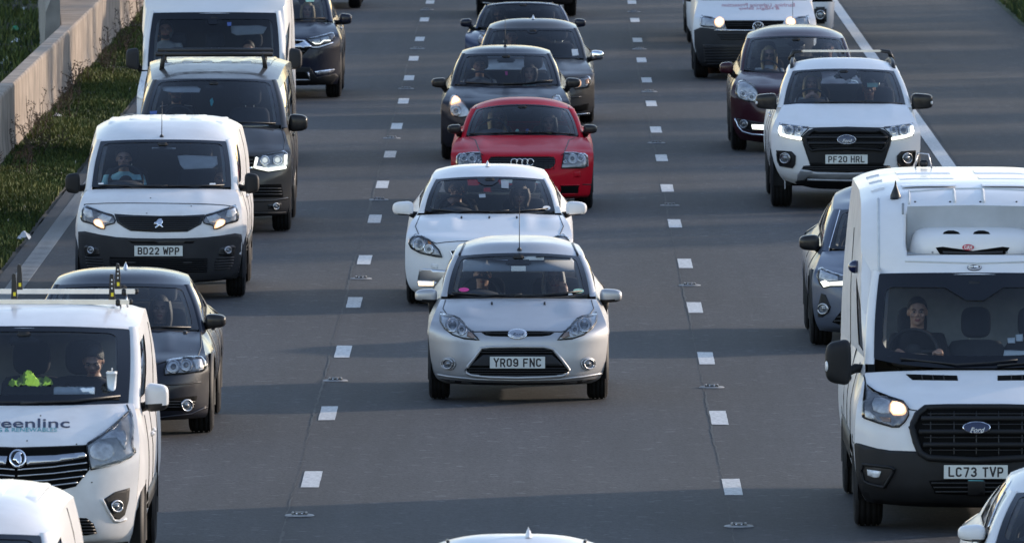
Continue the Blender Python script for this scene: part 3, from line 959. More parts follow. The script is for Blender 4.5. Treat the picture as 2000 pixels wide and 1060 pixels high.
    def wheels(s, axles=None, spokes=5, rim='alloy'):
        r, w = s.r, s.tw
        for a in (axles or (0.0, s.wb)):
            for sg in (1, -1):
                xc = sg * (s.W - w / 2 - 0.012)
                h = w / 2
                pr = [(-h + .035, r * .62), (-h + .008, r * .72), (-h, r * .84), (-h + .012, r * .945), (-h + .03, r * .985)]
                gx = [-.30, -.10, .10, .30]
                for q in gx:
                    x = q * w
                    pr += [(x - .008, r), (x - .005, r - .009), (x + .005, r - .009), (x + .008, r)]
                pr += [(h - .03, r * .985), (h - .012, r * .945), (h, r * .84), (h - .008, r * .72), (h - .035, r * .62)]
                t = MB().lathe(pr, (xc, a, r), 'x', 36, caps=False).build('wheel', 'rubber', s.root)
                o = sg * (h - 0.03)
                rm = MB().lathe([(o - sg * .09, r * .60), (o, r * .655), (o + sg * .006, r * .63), (o - sg * .03, r * .58), (o - sg * .05, r * .2)], (xc, a, r), 'x', 28, caps=False)
                for k in range(spokes):
                    q = 2 * PI * k / spokes + .3
                    R_ = Matrix.Rotation(q, 3, 'X')
                    rm.box(tuple(Vector((xc + o - sg * .012, a, r)) + R_ @ Vector((0, 0, r * .36))), (.03, r * .2, r * .5), .004, R_)
                rm.lathe([(o - sg * .03, r * .16), (o, r * .14), (o + sg * .004, .001)], (xc, a, r), 'x', 14, caps=False)
                rm.build('rim', rim, t)
    # -- things laid on the surface
    def _poly(s, uv, rnd=0):
        pts = [s.cast(*p) for p in uv]
        ok = [p[0] for p in pts if p]
        cen = sum((p[0] for p in uv)) / len(uv), sum((p[1] for p in uv)) / len(uv)
        res = []
        for p, h in zip(uv, pts):
            k = 0
            q = p
            while h is None and k < 40:
                k += 1
                q = (lerp(p[0], cen[0], k / 40), lerp(p[1], cen[1], k / 40)); h = s.cast(*q)
            if h is None: h = (s.L(q[0], q[1], -0.8), 0)
            res.append(s.toq(h[0]))
        for _ in range(rnd):      # corner cutting
            r2 = []
            for i, p in enumerate(res):
                q = res[(i + 1) % len(res)]
                r2 += [p.lerp(q, .25), p.lerp(q, .75)]
            res = r2
        return res
    def _fill(s, poly, off, step=0.022, skirt=0.012, depth=None):
        st = step / s.D
        P = []
        for i, p in enumerate(poly):
            q = poly[(i + 1) % len(poly)]
            d = (q - p).length; n = max(1, int(d / st))
            for k in range(n): P.append(p.lerp(q, k / n))
        nb = len(P)
        x0, x1 = min(p.x for p in P), max(p.x for p in P); y0, y1 = min(p.y for p in P), max(p.y for p in P)
        def inside(x, y):
            c = False
            for i in range(nb):
                a, b = P[i], P[(i + 1) % nb]
                if (a.y > y) != (b.y > y) and x < (b.x - a.x) * (y - a.y) / (b.y - a.y) + a.x: c = not c
            return c
        mind = (st * 0.5) ** 2
        I = []
        nx, ny = int((x1 - x0) / st) + 1, int((y1 - y0) / st) + 1
        for i in range(nx):
            for j in range(ny):
                x, y = x0 + (i + .5) * st, y0 + (j + .5) * st
                if inside(x, y) and all((p.x - x) ** 2 + (p.y - y) ** 2 > mind for p in P): I.append(Vector((x, y)))
        allp = P + I
        sc = s.D
        co = [Vector((p.x * sc, p.y * sc)) for p in allp]
        vs, es, fs, ov, oe, of = delaunay_2d_cdt(co, [(i, (i + 1) % nb) for i in range(nb)], [], 1, 1e-6)
        V = []; lastd = None; Nn = []
        for v in vs:
            q = Vector((v.x / sc, v.y / sc))
            h = s.qcast(q)
            if h is None:
                yy = lastd if lastd is not None else 0
                p = Vector((q.x * (yy + s.D), yy, q.y * (yy + s.D) + CAM_H)); n = Vector((0, -1, 0))
            else:
                p, n = h; lastd = p.y
            V.append(p + n * off); Nn.append(n)
        F = []
        for f in fs:
            a, b, c = [V[i] for i in f[:3]]
            n = (b - a).cross(c - a)
            F.append(tuple(f) if n.dot(a - s.eye) < 0 else tuple(reversed(f)))
        mb = MB().add(V, F)
        if skirt:
            cnt = {}
            for f in F:
                for i in range(len(f)):
                    e = (f[i], f[(i + 1) % len(f)]); cnt[e] = 1
            bd = [e for e in cnt if (e[1], e[0]) not in cnt]
            m = {}
            for e in bd:
                for i in e:
                    if i not in m: m[i] = len(mb.v); mb.v.append(V[i] - Nn[i] * skirt)
            for a, b in bd: mb.f.append((b, a, m[a], m[b]))
        return mb
    def patch(s, name, uv, material, off=0.004, side='B', rnd=0, parent=None, step=0.022, skirt=0.012, smooth=True):
        """side: 'B' both (measured on one side, mirrored), 'M' one piece as measured"""
        q = s._poly(uv, rnd)
        mb = s._fill(q, off, step, skirt)
        par = parent if isinstance(parent, (list, tuple)) else (parent, parent)
        o = mb.build(name, material, par[0] or s.root, smooth)
        if side == 'M': return o
        o2 = flipx(mb).build(name, material, par[1] or s.root, smooth)
        return o, o2
    def half(s, uv):
        """a symmetric outline from its half, top centre to bottom centre (returned in q space)"""
        q = s._poly(uv)
        q[0].x = q[-1].x = 0
        return q + [Vector((-p.x, p.y)) for p in reversed(q[1:-1])]
    def sym(s, name, uv, material, off=0.004, rnd=0, parent=None, step=0.022, skirt=0.012):
        q = s.half(uv)
        for _ in range(rnd):
            r2 = []
            for i, p in enumerate(q):
                w = q[(i + 1) % len(q)]; r2 += [p.lerp(w, .25), p.lerp(w, .75)]
            q = r2
        return s._fill(q, off, step, skirt).build(name, material, parent or s.root)
    def curve(s, uv, off=0.004, step=0.03):
        out = []
        for (a, b) in zip(uv, uv[1:]):
            d = math.hypot(b[0] - a[0], b[1] - a[1]) / s.crop[2] / 200
            n = max(1, int(d / step))
            for k in range(n):
                h = s.cast(lerp(a[0], b[0], k / n), lerp(a[1], b[1], k / n))
                if h: out.append(h[0] + h[1] * off)
        h = s.cast(*uv[-1])
        if h: out.append(h[0] + h[1] * off)
        return out
    def line(s, name, uv, material, r=0.004, off=0.001, side='B', parent=None, n=5, closed=False, flat=1.0):
        if 'seam' in name: r *= 1.5
        pts = s.curve(list(uv) + ([uv[0]] if closed else []), off)
        if closed: pts = pts[:-1]
        if len(pts) < 2: return None
        mb = MB().tube(pts, r, n, closed, flat)
        par = parent if isinstance(parent, (list, tuple)) else (parent, parent)
        o = mb.build(name, material, par[0] or s.root)
        if side == 'M': return o
        return o, flipx(mb).build(name, material, par[1] or s.root)
    def slats(s, name, uv, vs, material, r=0.012, off=0.012, inset=0.0, flat=1.0, parent=None):
        """horizontal bars across an outline given in crop coordinates"""
        for v in vs:
            xs = []
            for i, a in enumerate(uv):
                b = uv[(i + 1) % len(uv)]
                if (a[1] > v) != (b[1] > v): xs.append(a[0] + (b[0] - a[0]) * (v - a[1]) / (b[1] - a[1]))
            if len(xs) < 2: continue
            x0, x1 = min(xs) + inset, max(xs) - inset
            s.line(name, [(lerp(x0, x1, k / 14), v) for k in range(15)], material, r, off, 'M', parent, 6, False, flat)
    def pos(s, u, v): 
        h = s.cast(u, v); return h
    def bowl(s, name, u, v, r, parent, kind='proj', lit=None, side='B', proud=0.0):
        """a round lamp that follows the shape of the wing: bright ring, dish, domed middle; r in metres"""
        k = r * FPX / s.D * s.crop[2]
        C = lambda q, n=20: [(u + k * q * math.cos(2 * PI * i / n), v + k * q * math.sin(2 * PI * i / n)) for i in range(n)]
        par = parent if isinstance(parent, (list, tuple)) else (parent, parent)
        d = s.patch(name, C(.95), {'proj': 'reflector', 'refl': 'reflector', 'fog': 'lens_dark'}[kind], .010 + proud, side, 0, par, .02, .008)
        s.line('lamp_ring', C(1.0), 'chrome' if kind != 'fog' else 'satin', .006 + r * .05, .012 + proud, side, d, 6, True)
        s.patch('lens_dome', C(.62 if kind == 'proj' else .45), lit or {'proj': 'lens_dark', 'refl': 'reflector_dark', 'fog': 'lens_mid'}[kind], .016 + proud, side, 0, d, .02, .008)
        return d
    def lit(s, name, uv, material='lamp_warm', off=.014, side='B', parent=None, k=.62):
        """a burning lamp: glowing reflector and a brighter core"""
        c = sum(p[0] for p in uv) / len(uv), sum(p[1] for p in uv) / len(uv)
        o = s.patch(name, uv, 'lamp_glow', off, side, 1, parent)
        s.patch('lamp_core', [(lerp(c[0], p[0], k), lerp(c[1], p[1], k)) for p in uv], material, off + .006, side, 1, o)
        return o
    def headlight(s, uv, base='reflector', cover='lens', rnd=0, border=True, off=0.004, coff=0.03):
        hs = s.patch('headlight', uv, base, off, 'B', rnd)
        if border: s.line('seal', uv, 'black', 0.007, 0.006, 'B', hs, 5, True)
        cv = s.patch('lens_cover', uv, cover, coff, 'B', rnd, hs, 0.03, coff)
        return hs
    def fig(s, u, v, ly): return s.L(u, v, ly)
    def plate(s, u, v, text, w=0.52, h=0.111, tilt=0.0, ly=None):
        hh = s.cast(u, v)
        p = hh[0] + Vector((0, -0.022, 0))
        e = empty('number_plate', (p.x, p.y, p.z)); e.parent = s.root
        pl = MB().box((0, 0, 0), (w, 0.006, h), 0.002).build('plate_panel', 'plate', e, False)
        e.rotation_euler = (tilt, 0, 0)
        if text:
            t = strokes(text, 0.079 * h / 0.111, -0.0045)
            t.build('plate_lettering', 'plate_ink', e, False)
        return e
    def mirror_pair(s, bb, ly, stem, top, low=None, p=0.65, depth=0.17, cut=0.45, sides=(1, -1), stem_mat='plastic', indicator=None, below=0.0):
        """door mirrors: bb (u0, v0, u1, v1) outline of one head; stem (u, v) where it meets the door"""
        a, b = s.L(bb[0], bb[1], ly), s.L(bb[2], bb[3], ly)
        c = (a + b) / 2; d = Vector((abs(b.x - a.x) / 2, depth / 2, abs(a.z - b.z) / 2))
        c.x = abs(c.x)
        st = s.L(stem[0], stem[1], ly + 0.06); st.x = abs(st.x)
        for sg in sides:
            e = empty('door_mirror', (sg * c.x, c.y, c.z)); e.parent = s.root
            hd = MB().ellipsoid((0, 0, 0), d, 28, 18, p)
            for v in hd.v:      # flat rear face, sloping inner end
                if v.y > 0: v.y *= 0.45
                v.z *= 1 - 0.12 * sg * v.x / d.x
            if low:
                up = MB(); lo = MB(); zc = -d.z + 2 * d.z * cut
                up.v = lo.v = hd.v
                up.f = [f for f in hd.f if sum(hd.v[i].z for i in f) / len(f) >= zc]; lo.f = [f for f in hd.f if sum(hd.v[i].z for i in f) / len(f) < zc]
                up.build('mirror_cap', top, e); lo.build('mirror_base', low, e)
            else: hd.build('mirror_cap', top, e)
            MB().box((0, d.y * 0.46, 0), (d.x * 1.6, 0.004, d.z * 1.5), 0.001).build('mirror_pane', 'mirror_glass', e, False)
            tgt = Vector((sg * (st.x - c.x), st.y - c.y, st.z - c.z))
            k0 = Vector((-sg * d.x * 0.55, 0.01, -d.z * 0.45))
            MB().tube([k0, k0.lerp(tgt, .5) + Vector((0, 0, -0.008)), tgt, tgt + Vector((-sg * 0.10, 0.02, 0))], [0.045, 0.036, 0.04, 0.03], 8).build('mirror_arm', stem_mat, e)
            if indicator:
                MB().ellipsoid((sg * d.x * 0.86, -d.y * 0.35, -d.z * 0.15), (d.x * 0.16, d.y * 0.6, d.z * 0.35), 10, 8).build('mirror_indicator', indicator, e)
    def wiper(s, pts, r=0.009):
        P = [s.P(a, b) + Vector((0, -0.02, 0.012)) for a, b in pts]
        mb = MB().tube(P, r, 6)
        mb.build('wiper', 'black', s.root)
    # -- inside
    def interior(s, dz=-0.03, seat_y=0.95, seat_x=0.37, seat_top=0.0, head=True, rear=True, dash='dash_grey', wheel=True, visor=None, wheel_z=0.02, seats=(-1, 1), bulk=None, mirror=True, wheel_r=0.185, seat_mat='seat_cloth', hr=(0.13, 0.10), wall_y=1.5):
        BC, BK = s.BC, s.BK
        z0 = BC.z + dz
        rw = []
        for (dy, z) in ((0.02, -.02), (0.12, 0), (0.35, .015), (0.5, 0), (0.56, -.06), (0.58, -.5)):
            rw.append([Vector((BK.x * 0.97 * x, BC.y + dy + (BK.y - BC.y) * abs(x) ** 2.2, z0 + z + (BK.z - BC.z) * abs(x) ** 2.2)) for x in [k / 8 - 1 for k in range(17)]])
        MB().grid(rw).build('dashboard', dash, s.root)
        # binnacle hood in front of the driver
        MB().ellipsoid((-seat_x, BC.y + 0.46, z0 + 0.015), (0.20, 0.16, 0.065), 18, 10).build('instrument_hood', dash, s.root)
        if wheel:
            cx, cy, cz = -seat_x, BC.y + 0.66, z0 + wheel_z
            til = math.radians(26); R_ = Matrix.Rotation(-til, 3, 'X')
            pts = [Vector((cx, cy, cz)) + R_ @ Vector((wheel_r * math.cos(a), 0, wheel_r * math.sin(a))) for a in [2 * PI * k / 36 for k in range(36)]]
            o = MB().tube(pts, 0.014, 8, True).build('steering_wheel', 'trim_dark', s.root)
            hub = MB().ellipsoid((cx, cy, cz), (0.075, 0.03, 0.065), 14, 8)
            for a in (0, PI, -PI / 2):
                hub.tube([Vector((cx, cy, cz)), Vector((cx, cy, cz)) + R_ @ Vector((wheel_r * math.cos(a), 0, wheel_r * math.sin(a)))], 0.018, 6)
            hub.build('wheel_hub', 'trim_dark', o)
        s.seat_y = BC.y + seat_y
        zt = (min(BC.z + 0.16, s.C(.3).z - .36) if not seat_top else seat_top)
        for sx in seats:
            x = sx * seat_x
            e = empty('seat', (x, s.seat_y, zt)); e.parent = s.root
            bk = MB()
            rows = []
            for (z, w, y, t) in ((-.62, .22, -.16, .07), (-.45, .24, -.11, .075), (-.2, .25, -.04, .075), (-.05, .235, .0, .06), (.0, .20, .015, .04), (.012, .12, .02, .015)):
                rows.append([Vector((w * math.copysign(abs(math.cos(q)) ** .6, math.cos(q)), y + .06 + t * math.copysign(abs(math.sin(q)) ** .6, math.sin(q)), z)) for q in [2 * PI * k / 24 for k in range(24)]])
            bk.grid(rows, True); bk.f.append(tuple(range(len(bk.v) - 24, len(bk.v))))
            bk.build('backrest', seat_mat, e)
            MB().box((0, -.25, -.62), (.5, .55, .14), .04).build('cushion', seat_mat, e)
            if head:
                MB().ellipsoid((0, .10, .155), (hr[0], .055, hr[1]), 18, 12, .6).build('headrest', seat_mat, e)
                for q in (-.05, .05): MB().tube([(q, .09, -.02), (q, .095, .08)], .007, 6).build('headrest_post', 'satin', e)
        if rear:
            MB().box((0, s.seat_y + .95, zt - .30), (1.2, .2, .62), .06).build('rear_bench', seat_mat, s.root)
            for x in (-.36, .36): MB().ellipsoid((x, s.seat_y + .97, zt + .09), (.12, .05, .08), 14, 10, .6).build('rear_headrest', seat_mat, s.root)
        if bulk:
            yb = BC.y + wall_y; w = .02
            while s.E(w).y < yb + .05 and w < .9: w += .01
            e1, q0 = s.E(w), s.Q(0); zt2 = e1.z - .10
            MB().grid([[(x * xb, yb, z) for x in (-1, -.5, 0, .5, 1)] for z, xb in ((.42, q0.x - .06), (q0.z, q0.x - .06), (lerp(q0.z, zt2, .7), lerp(q0.x, e1.x, .7) - .07), (zt2, e1.x - .13))]).build('load_bulkhead', bulk, s.root, False)
        if visor:
            for sx in (-1, 1):
                p = s.P(sx * 0.5, 0.93)
                q = s.P(sx * 0.5, 0.72)
                d = (q - p)
                c = p.lerp(q, .5) + Vector((0, .05, -.05))
                an = math.atan2(d.z, d.y)
                MB().box(c, (visor[0], visor[1], .014), .005, Matrix.Rotation(an, 3, 'X')).build('sun_visor', visor[2], s.root)
        if mirror:
            p = s.P(0, .86)
            MB().box((p.x, p.y + .07, p.z - .04), (.24, .04, .062), .018).build('rear_view_mirror', 'trim_dark', s.root)
            MB().box((p.x, p.y + .035, p.z + .012), (.11, .05, .05), .012).build('mirror_mount', 'trim_dark', s.root)
    def antenna(s, u, v, ly, h=0.4, lean=0.35, fin=False, matn='black'):
        """on the roof: rod or fin"""
        hh = s.cast(u, v)
        p = hh[0] if hh else s.L(u, v, ly)
        if fin:
            mb = MB()
            rows = []
            for (y, z, w) in ((-.07, 0, .004), (-.02, .025, .012), (.03, .055, .014), (.055, .062, .008), (.07, 0, .016)):
                rows.append([p + Vector((x, y, zz)) for x, zz in ((-.024, -.004), (-w, z * .6), (0, z), (w, z * .6), (.024, -.004))])
            mb.grid(rows).build('roof_antenna', matn, s.root)
        else:
            o = MB().lathe([(-.005, .026), (.012, .02), (.024, .008)], tuple(p), 'z', 12).build('antenna_base', 'black', s.root)
            MB().tube([p, p + Vector((0, lean * h * .5, h * .5)), p + Vector((0, lean * h, h))], [.005, .004, .003], 6).build('antenna_rod', 'black', o)
def circ(u, v, a, b=None, n=22): return [(u + a * math.cos(2 * PI * i / n), v + (b or a) * math.sin(2 * PI * i / n)) for i in range(n)]
# ------------------------------------------------------------------ middle lane: silver hatchback
def silver_hatchback():
    v = Veh('hatchback_car', 'silver small hatchback in clear view in the middle lane, plate YR09 FNC', 'car', (740, 440, 2.9444), 778, 1012.5, .861, 2.49, .62, .295, .20, 'silver')
    R = v.R; v.lead = 7
    v.front([R(-.60, 918, -.36, 1222, 905), R(-.76, 898, -.38, 1268, 880), R(-.80, 872, -.38, 1292, 836), R(-.80, 800, -.38, 1306, 760), R(-.78, 700, -.38, 1314, 680), R(-.77, 664, -.38, 1316, 640), R(-.75, 640, -.38, 1315, 610),
             R(-.70, 612, -.36, 1309, 575, 3.0, 3.4), R(-.42, 545, -.22, 1292, 525, 2.6, 3.2), R(-.08, 475, .04, 1268, 466, 2.2, 3), R(.17, 420, .36, 1248, 424, 2.2, 2.6)],
            crease=((.50, .10, .022, .62, 1.0),))
    v.screen((416, .18), (1212, 396, .44), (1150, 180, .98), (160, .80), R0=(.73, 2.75, 1.02), R1=(.52, 2.62, 1.33), roof=[(.3, 1.25, v.Z(96, 1.25)), (.55, 1.65, v.Z(83, 1.65)), (.8, 2.2, 1.44), (1, 2.72, 1.36)], rb=.045)
    v.cabin()
    v.sides()
    v.index()
    grille = [(590, 706), (640, 699), (797, 697), (950, 698), (1002, 712), (1050, 772), (1092, 828), (1086, 850), (1050, 864), (940, 872), (797, 876), (640, 872), (540, 862), (506, 848), (500, 828), (545, 770)]
    gr = v.patch('lower_grille', grille, 'void', .004, 'M')
    v.line('grille_surround', grille, 'silver', .016, .006, 'M', gr, 6, True)
    v.patch('plate_plinth', [(600, 745), (797, 742), (995, 745), (1060, 806), (797, 808), (530, 806)], 'plastic_grey', .016, 'M', 0, gr)
    v.slats('grille_slat', grille, (716, 730, 822, 836, 850, 862), 'black', .006, .012, 14, 1.0, gr)
    sl = [(590, 616), (700, 613), (797, 612), (900, 613), (1008, 617), (985, 631), (940, 637), (797, 640), (650, 637), (612, 631)]
    ug = v.patch('upper_grille', sl, 'void', .004, 'M')
    v.slats('grille_slat', sl, (626,), 'black', .006, .01, 10, 1, ug)
    v.line('bonnet_seam', [(540, 612), (797, 609), (1052, 612)], 'black', .004, .001, 'M')
    v.line('bonnet_seam', [(1052, 612), (1085, 600), (1135, 550), (1172, 534), (1205, 522), (1236, 480), (1222, 430)], 'black', .0035, .001)
    hl = [(1252, 512), (1205, 526), (1166, 534), (1136, 549), (1085, 600), (1027, 658), (1112, 651), (1180, 628), (1226, 594), (1250, 555)]
    h = v.headlight(hl, 'reflector', 'lens', 0)
    v.bowl('projector_bowl', 1180, 577, .062, h, 'proj'); v.bowl('main_beam_bowl', 1126, 604, .042, h, 'refl')
    v.patch('indicator_reflector', [(1066, 622), (1092, 612), (1096, 640), (1062, 650), (1048, 646)], 'smoked_amber', .012, 'B', 0, h)
    v.bowl('fog_lamp', 1203, 795, .045, v.root, 'fog', None, 'B')
    v.line('fog_surround', [(1203 + 40 * math.cos(a), 795 + 34 * math.sin(a)) for a in [2 * PI * k / 20 for k in range(20)]], 'silver', .008, .005, 'B', None, 5, True)
    v.patch('bumper_lip', [(330, 878), (560, 902), (797, 908), (1040, 902), (1270, 876), (1225, 912), (797, 930), (370, 912)], 'black', .002, 'M')
    v.line('bumper_crease', [(312, 852), (400, 868), (560, 884), (797, 890), (1040, 884), (1180, 868), (1284, 850)], 'silver', .012, .0, 'M')
    b = v.patch('badge', [(797 + 55 * math.cos(a), 628 + 27 * math.sin(a)) for a in [2 * PI * k / 28 for k in range(28)]], 'chrome', .014, 'M', 0, None, .012)
    v.patch('badge_field', [(797 + 47 * math.cos(a), 628 + 21 * math.sin(a)) for a in [2 * PI * k / 28 for k in range(28)]], 'satin', .019, 'M', 0, b, .012)
    badge_script(v, 797, 628, .145, 'print_navy', b)
    v.plate(797, 787, 'YR09 FNC')
    for x in (650, 953): v.patch('washer_jet', [(x - 5, 444), (x + 5, 444), (x + 6, 456), (x - 6, 456)], 'black', .01, 'M')
    v.mirror_pair((1270, 365, 1398, 442), .58, (1300, 500), 'silver', 'plastic', .62, .17, .22)
    v.line('roof_channel', [(1112, 105), (1128, 140), (1146, 172)], 'black', .012, .002)
    v.antenna(808, 142, 1.0, .5, .3)
    v.wiper([(-.93, .03), (-.5, .022), (-.1, .035), (.05, .05)]); v.wiper([(-.05, .02), (.3, .03), (.62, .05), (.9, .07)])
    v.interior(seat_y=.98, visor=(.46, .2, 'trim_light'), dash='dash_grey')
    s = v.P
    v.patch('pink_sticker', [(490 + 30 * math.cos(a), 372 + 12 * math.sin(a)) for a in [2 * PI * k / 20 for k in range(20)]], 'sticker_pink', .006, 'M', 0, v.glass, .02, 0)
    v.patch('green_disc', [(1147 + 31 * math.cos(a), 379 + 13 * math.sin(a)) for a in [2 * PI * k / 20 for k in range(20)]], 'sticker_green', .006, 'M', 0, v.glass, .02, 0)
    v.patch('paper_tag', [(1085, 390), (1100, 384), (1114, 400), (1090, 404)], 'paper', .006, 'M', 0, v.glass, .02, 0)
    return v
def badge_script(v, u, vv, w, matn, parent, txt='Ford'):
    h = v.cast(u, vv)
    t = text_mesh(txt, .075, .35, .0012, 1.05)
    mx = max(abs(p.x) for p in t.v); k = w / 2 / mx * .8
    for p in t.v: p *= k
    o = t.build('badge_lettering', matn, v.root, False)
    o.location = h[0] + Vector((0, -.028, 0))
    o.parent = parent; 
    return o
VH = {}
VH['fiesta'] = silver_hatchback()
# ------------------------------------------------------------------ middle lane, the others
def white_hatchback():
    v = Veh('hatchback_car', 'white five door car close behind the silver hatchback, driver holding a hand to his face', 'car', (740, 160, 3.118), 592, 956.0, .90, 2.65, .75, .315, .21, 'white')
    R = v.R; v.lead = 6
    v.front([R(-.68, 1300, -.40, 226, 1285), R(-.84, 1270, -.42, 190, 1250), R(-.89, 1200, -.42, 168, 1190), R(-.88, 1110, -.42, 160, 1100), R(-.86, 1040, -.42, 160, 1040), R(-.83, 1000, -.42, 162, 985), R(-.77, 970, -.40, 166, 945, 2.6, 3.2),
             R(-.45, 915, -.25, 176, 905, 2.4, 3), R(-.1, 855, .0, 198, 850, 2.2, 2.8), R(.20, 803, .40, 232, 812, 2.2, 2.6)],
            crease=((.40, .07, .02, .60, 1.02), (.66, .12, .015, .62, 1.0)))
    v.screen((801, .20), (1072, 787, .48), (1003, 595, 1.02), (578, .84), R0=(.78, 2.9, 1.02), R1=(.54, 2.75, 1.30), roof=[(.3, 1.35, v.Z(530, 1.35)), (.5, 1.7, v.Z(508, 1.7)), (.8, 2.2, 1.40), (1, 2.85, 1.32)], rb=.05, frit=(.05, .05, .05))
    v.cabin(); v.sides(); v.index()
    P1 = lambda pts: [(u * 1.059, 873 + w * 1.059) for u, w in pts]
    v.line('bonnet_seam', P1([(330, 105), (390, 97), (450, 93), (560, 91), (634, 90), (720, 91), (810, 93), (880, 97), (938, 105)]), 'black', .004, .001, 'M')
    v.line('bonnet_seam', P1([(330, 105), (298, 92), (262, 70), (232, 58)]) + [(222, 880), (250, 815)], 'black', .0035, .001)
    hp = P1([(183, 80), (212, 63), (250, 68), (300, 95), (345, 140), (365, 184), (320, 178), (240, 160), (196, 135), (180, 105)])
    h = v.headlight(hp, 'reflector_dark', 'lens', 0)
    v.bowl('projector_bowl', *P1([(235, 112)])[0], .060, h, 'proj'); v.bowl('main_beam_bowl', *P1([(292, 138)])[0], .045, h, 'refl')
    v.patch('side_indicator', P1([(283, 92), (300, 100), (302, 112), (284, 106)]), 'amber', .012, 'B', 0, h)
    g = P1([(412, 148), (460, 140), (634, 138), (808, 140), (856, 148), (838, 186), (780, 200), (634, 204), (488, 200), (430, 188)])
    gr = v.patch('front_grille', g, 'void', .004, 'M'); v.line('grille_surround', g, 'chrome', .009, .008, 'M', gr, 6, True); v.slats('grille_slat', g, P1([(0, 155), (0, 168), (0, 181)]) and [873 + q * 1.059 for q in (155, 168, 181, 192)], 'black', .005, .012, 12, 1, gr)
    ins = P1([(235, 255), (260, 248), (390, 258), (405, 275), (380, 335), (240, 345), (222, 320)])
    v.patch('bumper_insert', ins, 'satin', .004)
    f = v.patch('daytime_lamp', P1([(224, 316), (290, 318), (365, 332), (362, 350), (290, 350), (232, 346)]), 'reflector', .012)
    v.patch('light_strip', P1([(230, 320), (318, 322), (318, 344), (236, 344)]), 'lamp_dim', .018, 'B', 0, f)
    v.patch('washer_cover', P1([(300, 218), (336, 222), (338, 248), (304, 246)]), 'white', .004)
    v.mirror_pair((83, 728, 212, 812), .60, (218, 812), 'white', 'black', .62, .19, .12, indicator=None)
    for x in (503, 672, 840): v.patch('washer_jet', [(x - 5, 822), (x + 5, 822), (x + 5, 832), (x - 5, 832)], 'black', .01, 'M')
    v.wiper([(-.9, .04), (-.5, .02), (.1, .03), (.3, .05)]); v.wiper([(.0, .02), (.4, .025), (.9, .06)])
    v.interior(seat_y=1.0, wheel=True)
    v.antenna(662, 512, 1.75, fin=True, matn='white')
    v.patch('tax_disc', circ(1020, 770, 24, 13), 'print_white', .006, 'M', 0, v.glass, .02, 0)
    v.patch('sensor_housing', [(590, 582), (740, 584), (720, 615), (690, 632), (640, 632), (605, 612)], 'frit', .006, 'M', 0, v.glass, .02, 0)
    v.patch('window_notice', [(744, 604), (790, 606), (790, 652), (746, 648)], 'paper_behind_glass', .005, 'M', 0, v.glass, .02, 0)
    v.patch('parking_card', [(608, 686), (648, 684), (650, 706), (612, 708)], 'paper_behind_glass', .005, 'M', 0, v.glass, .02, 0)
    return v
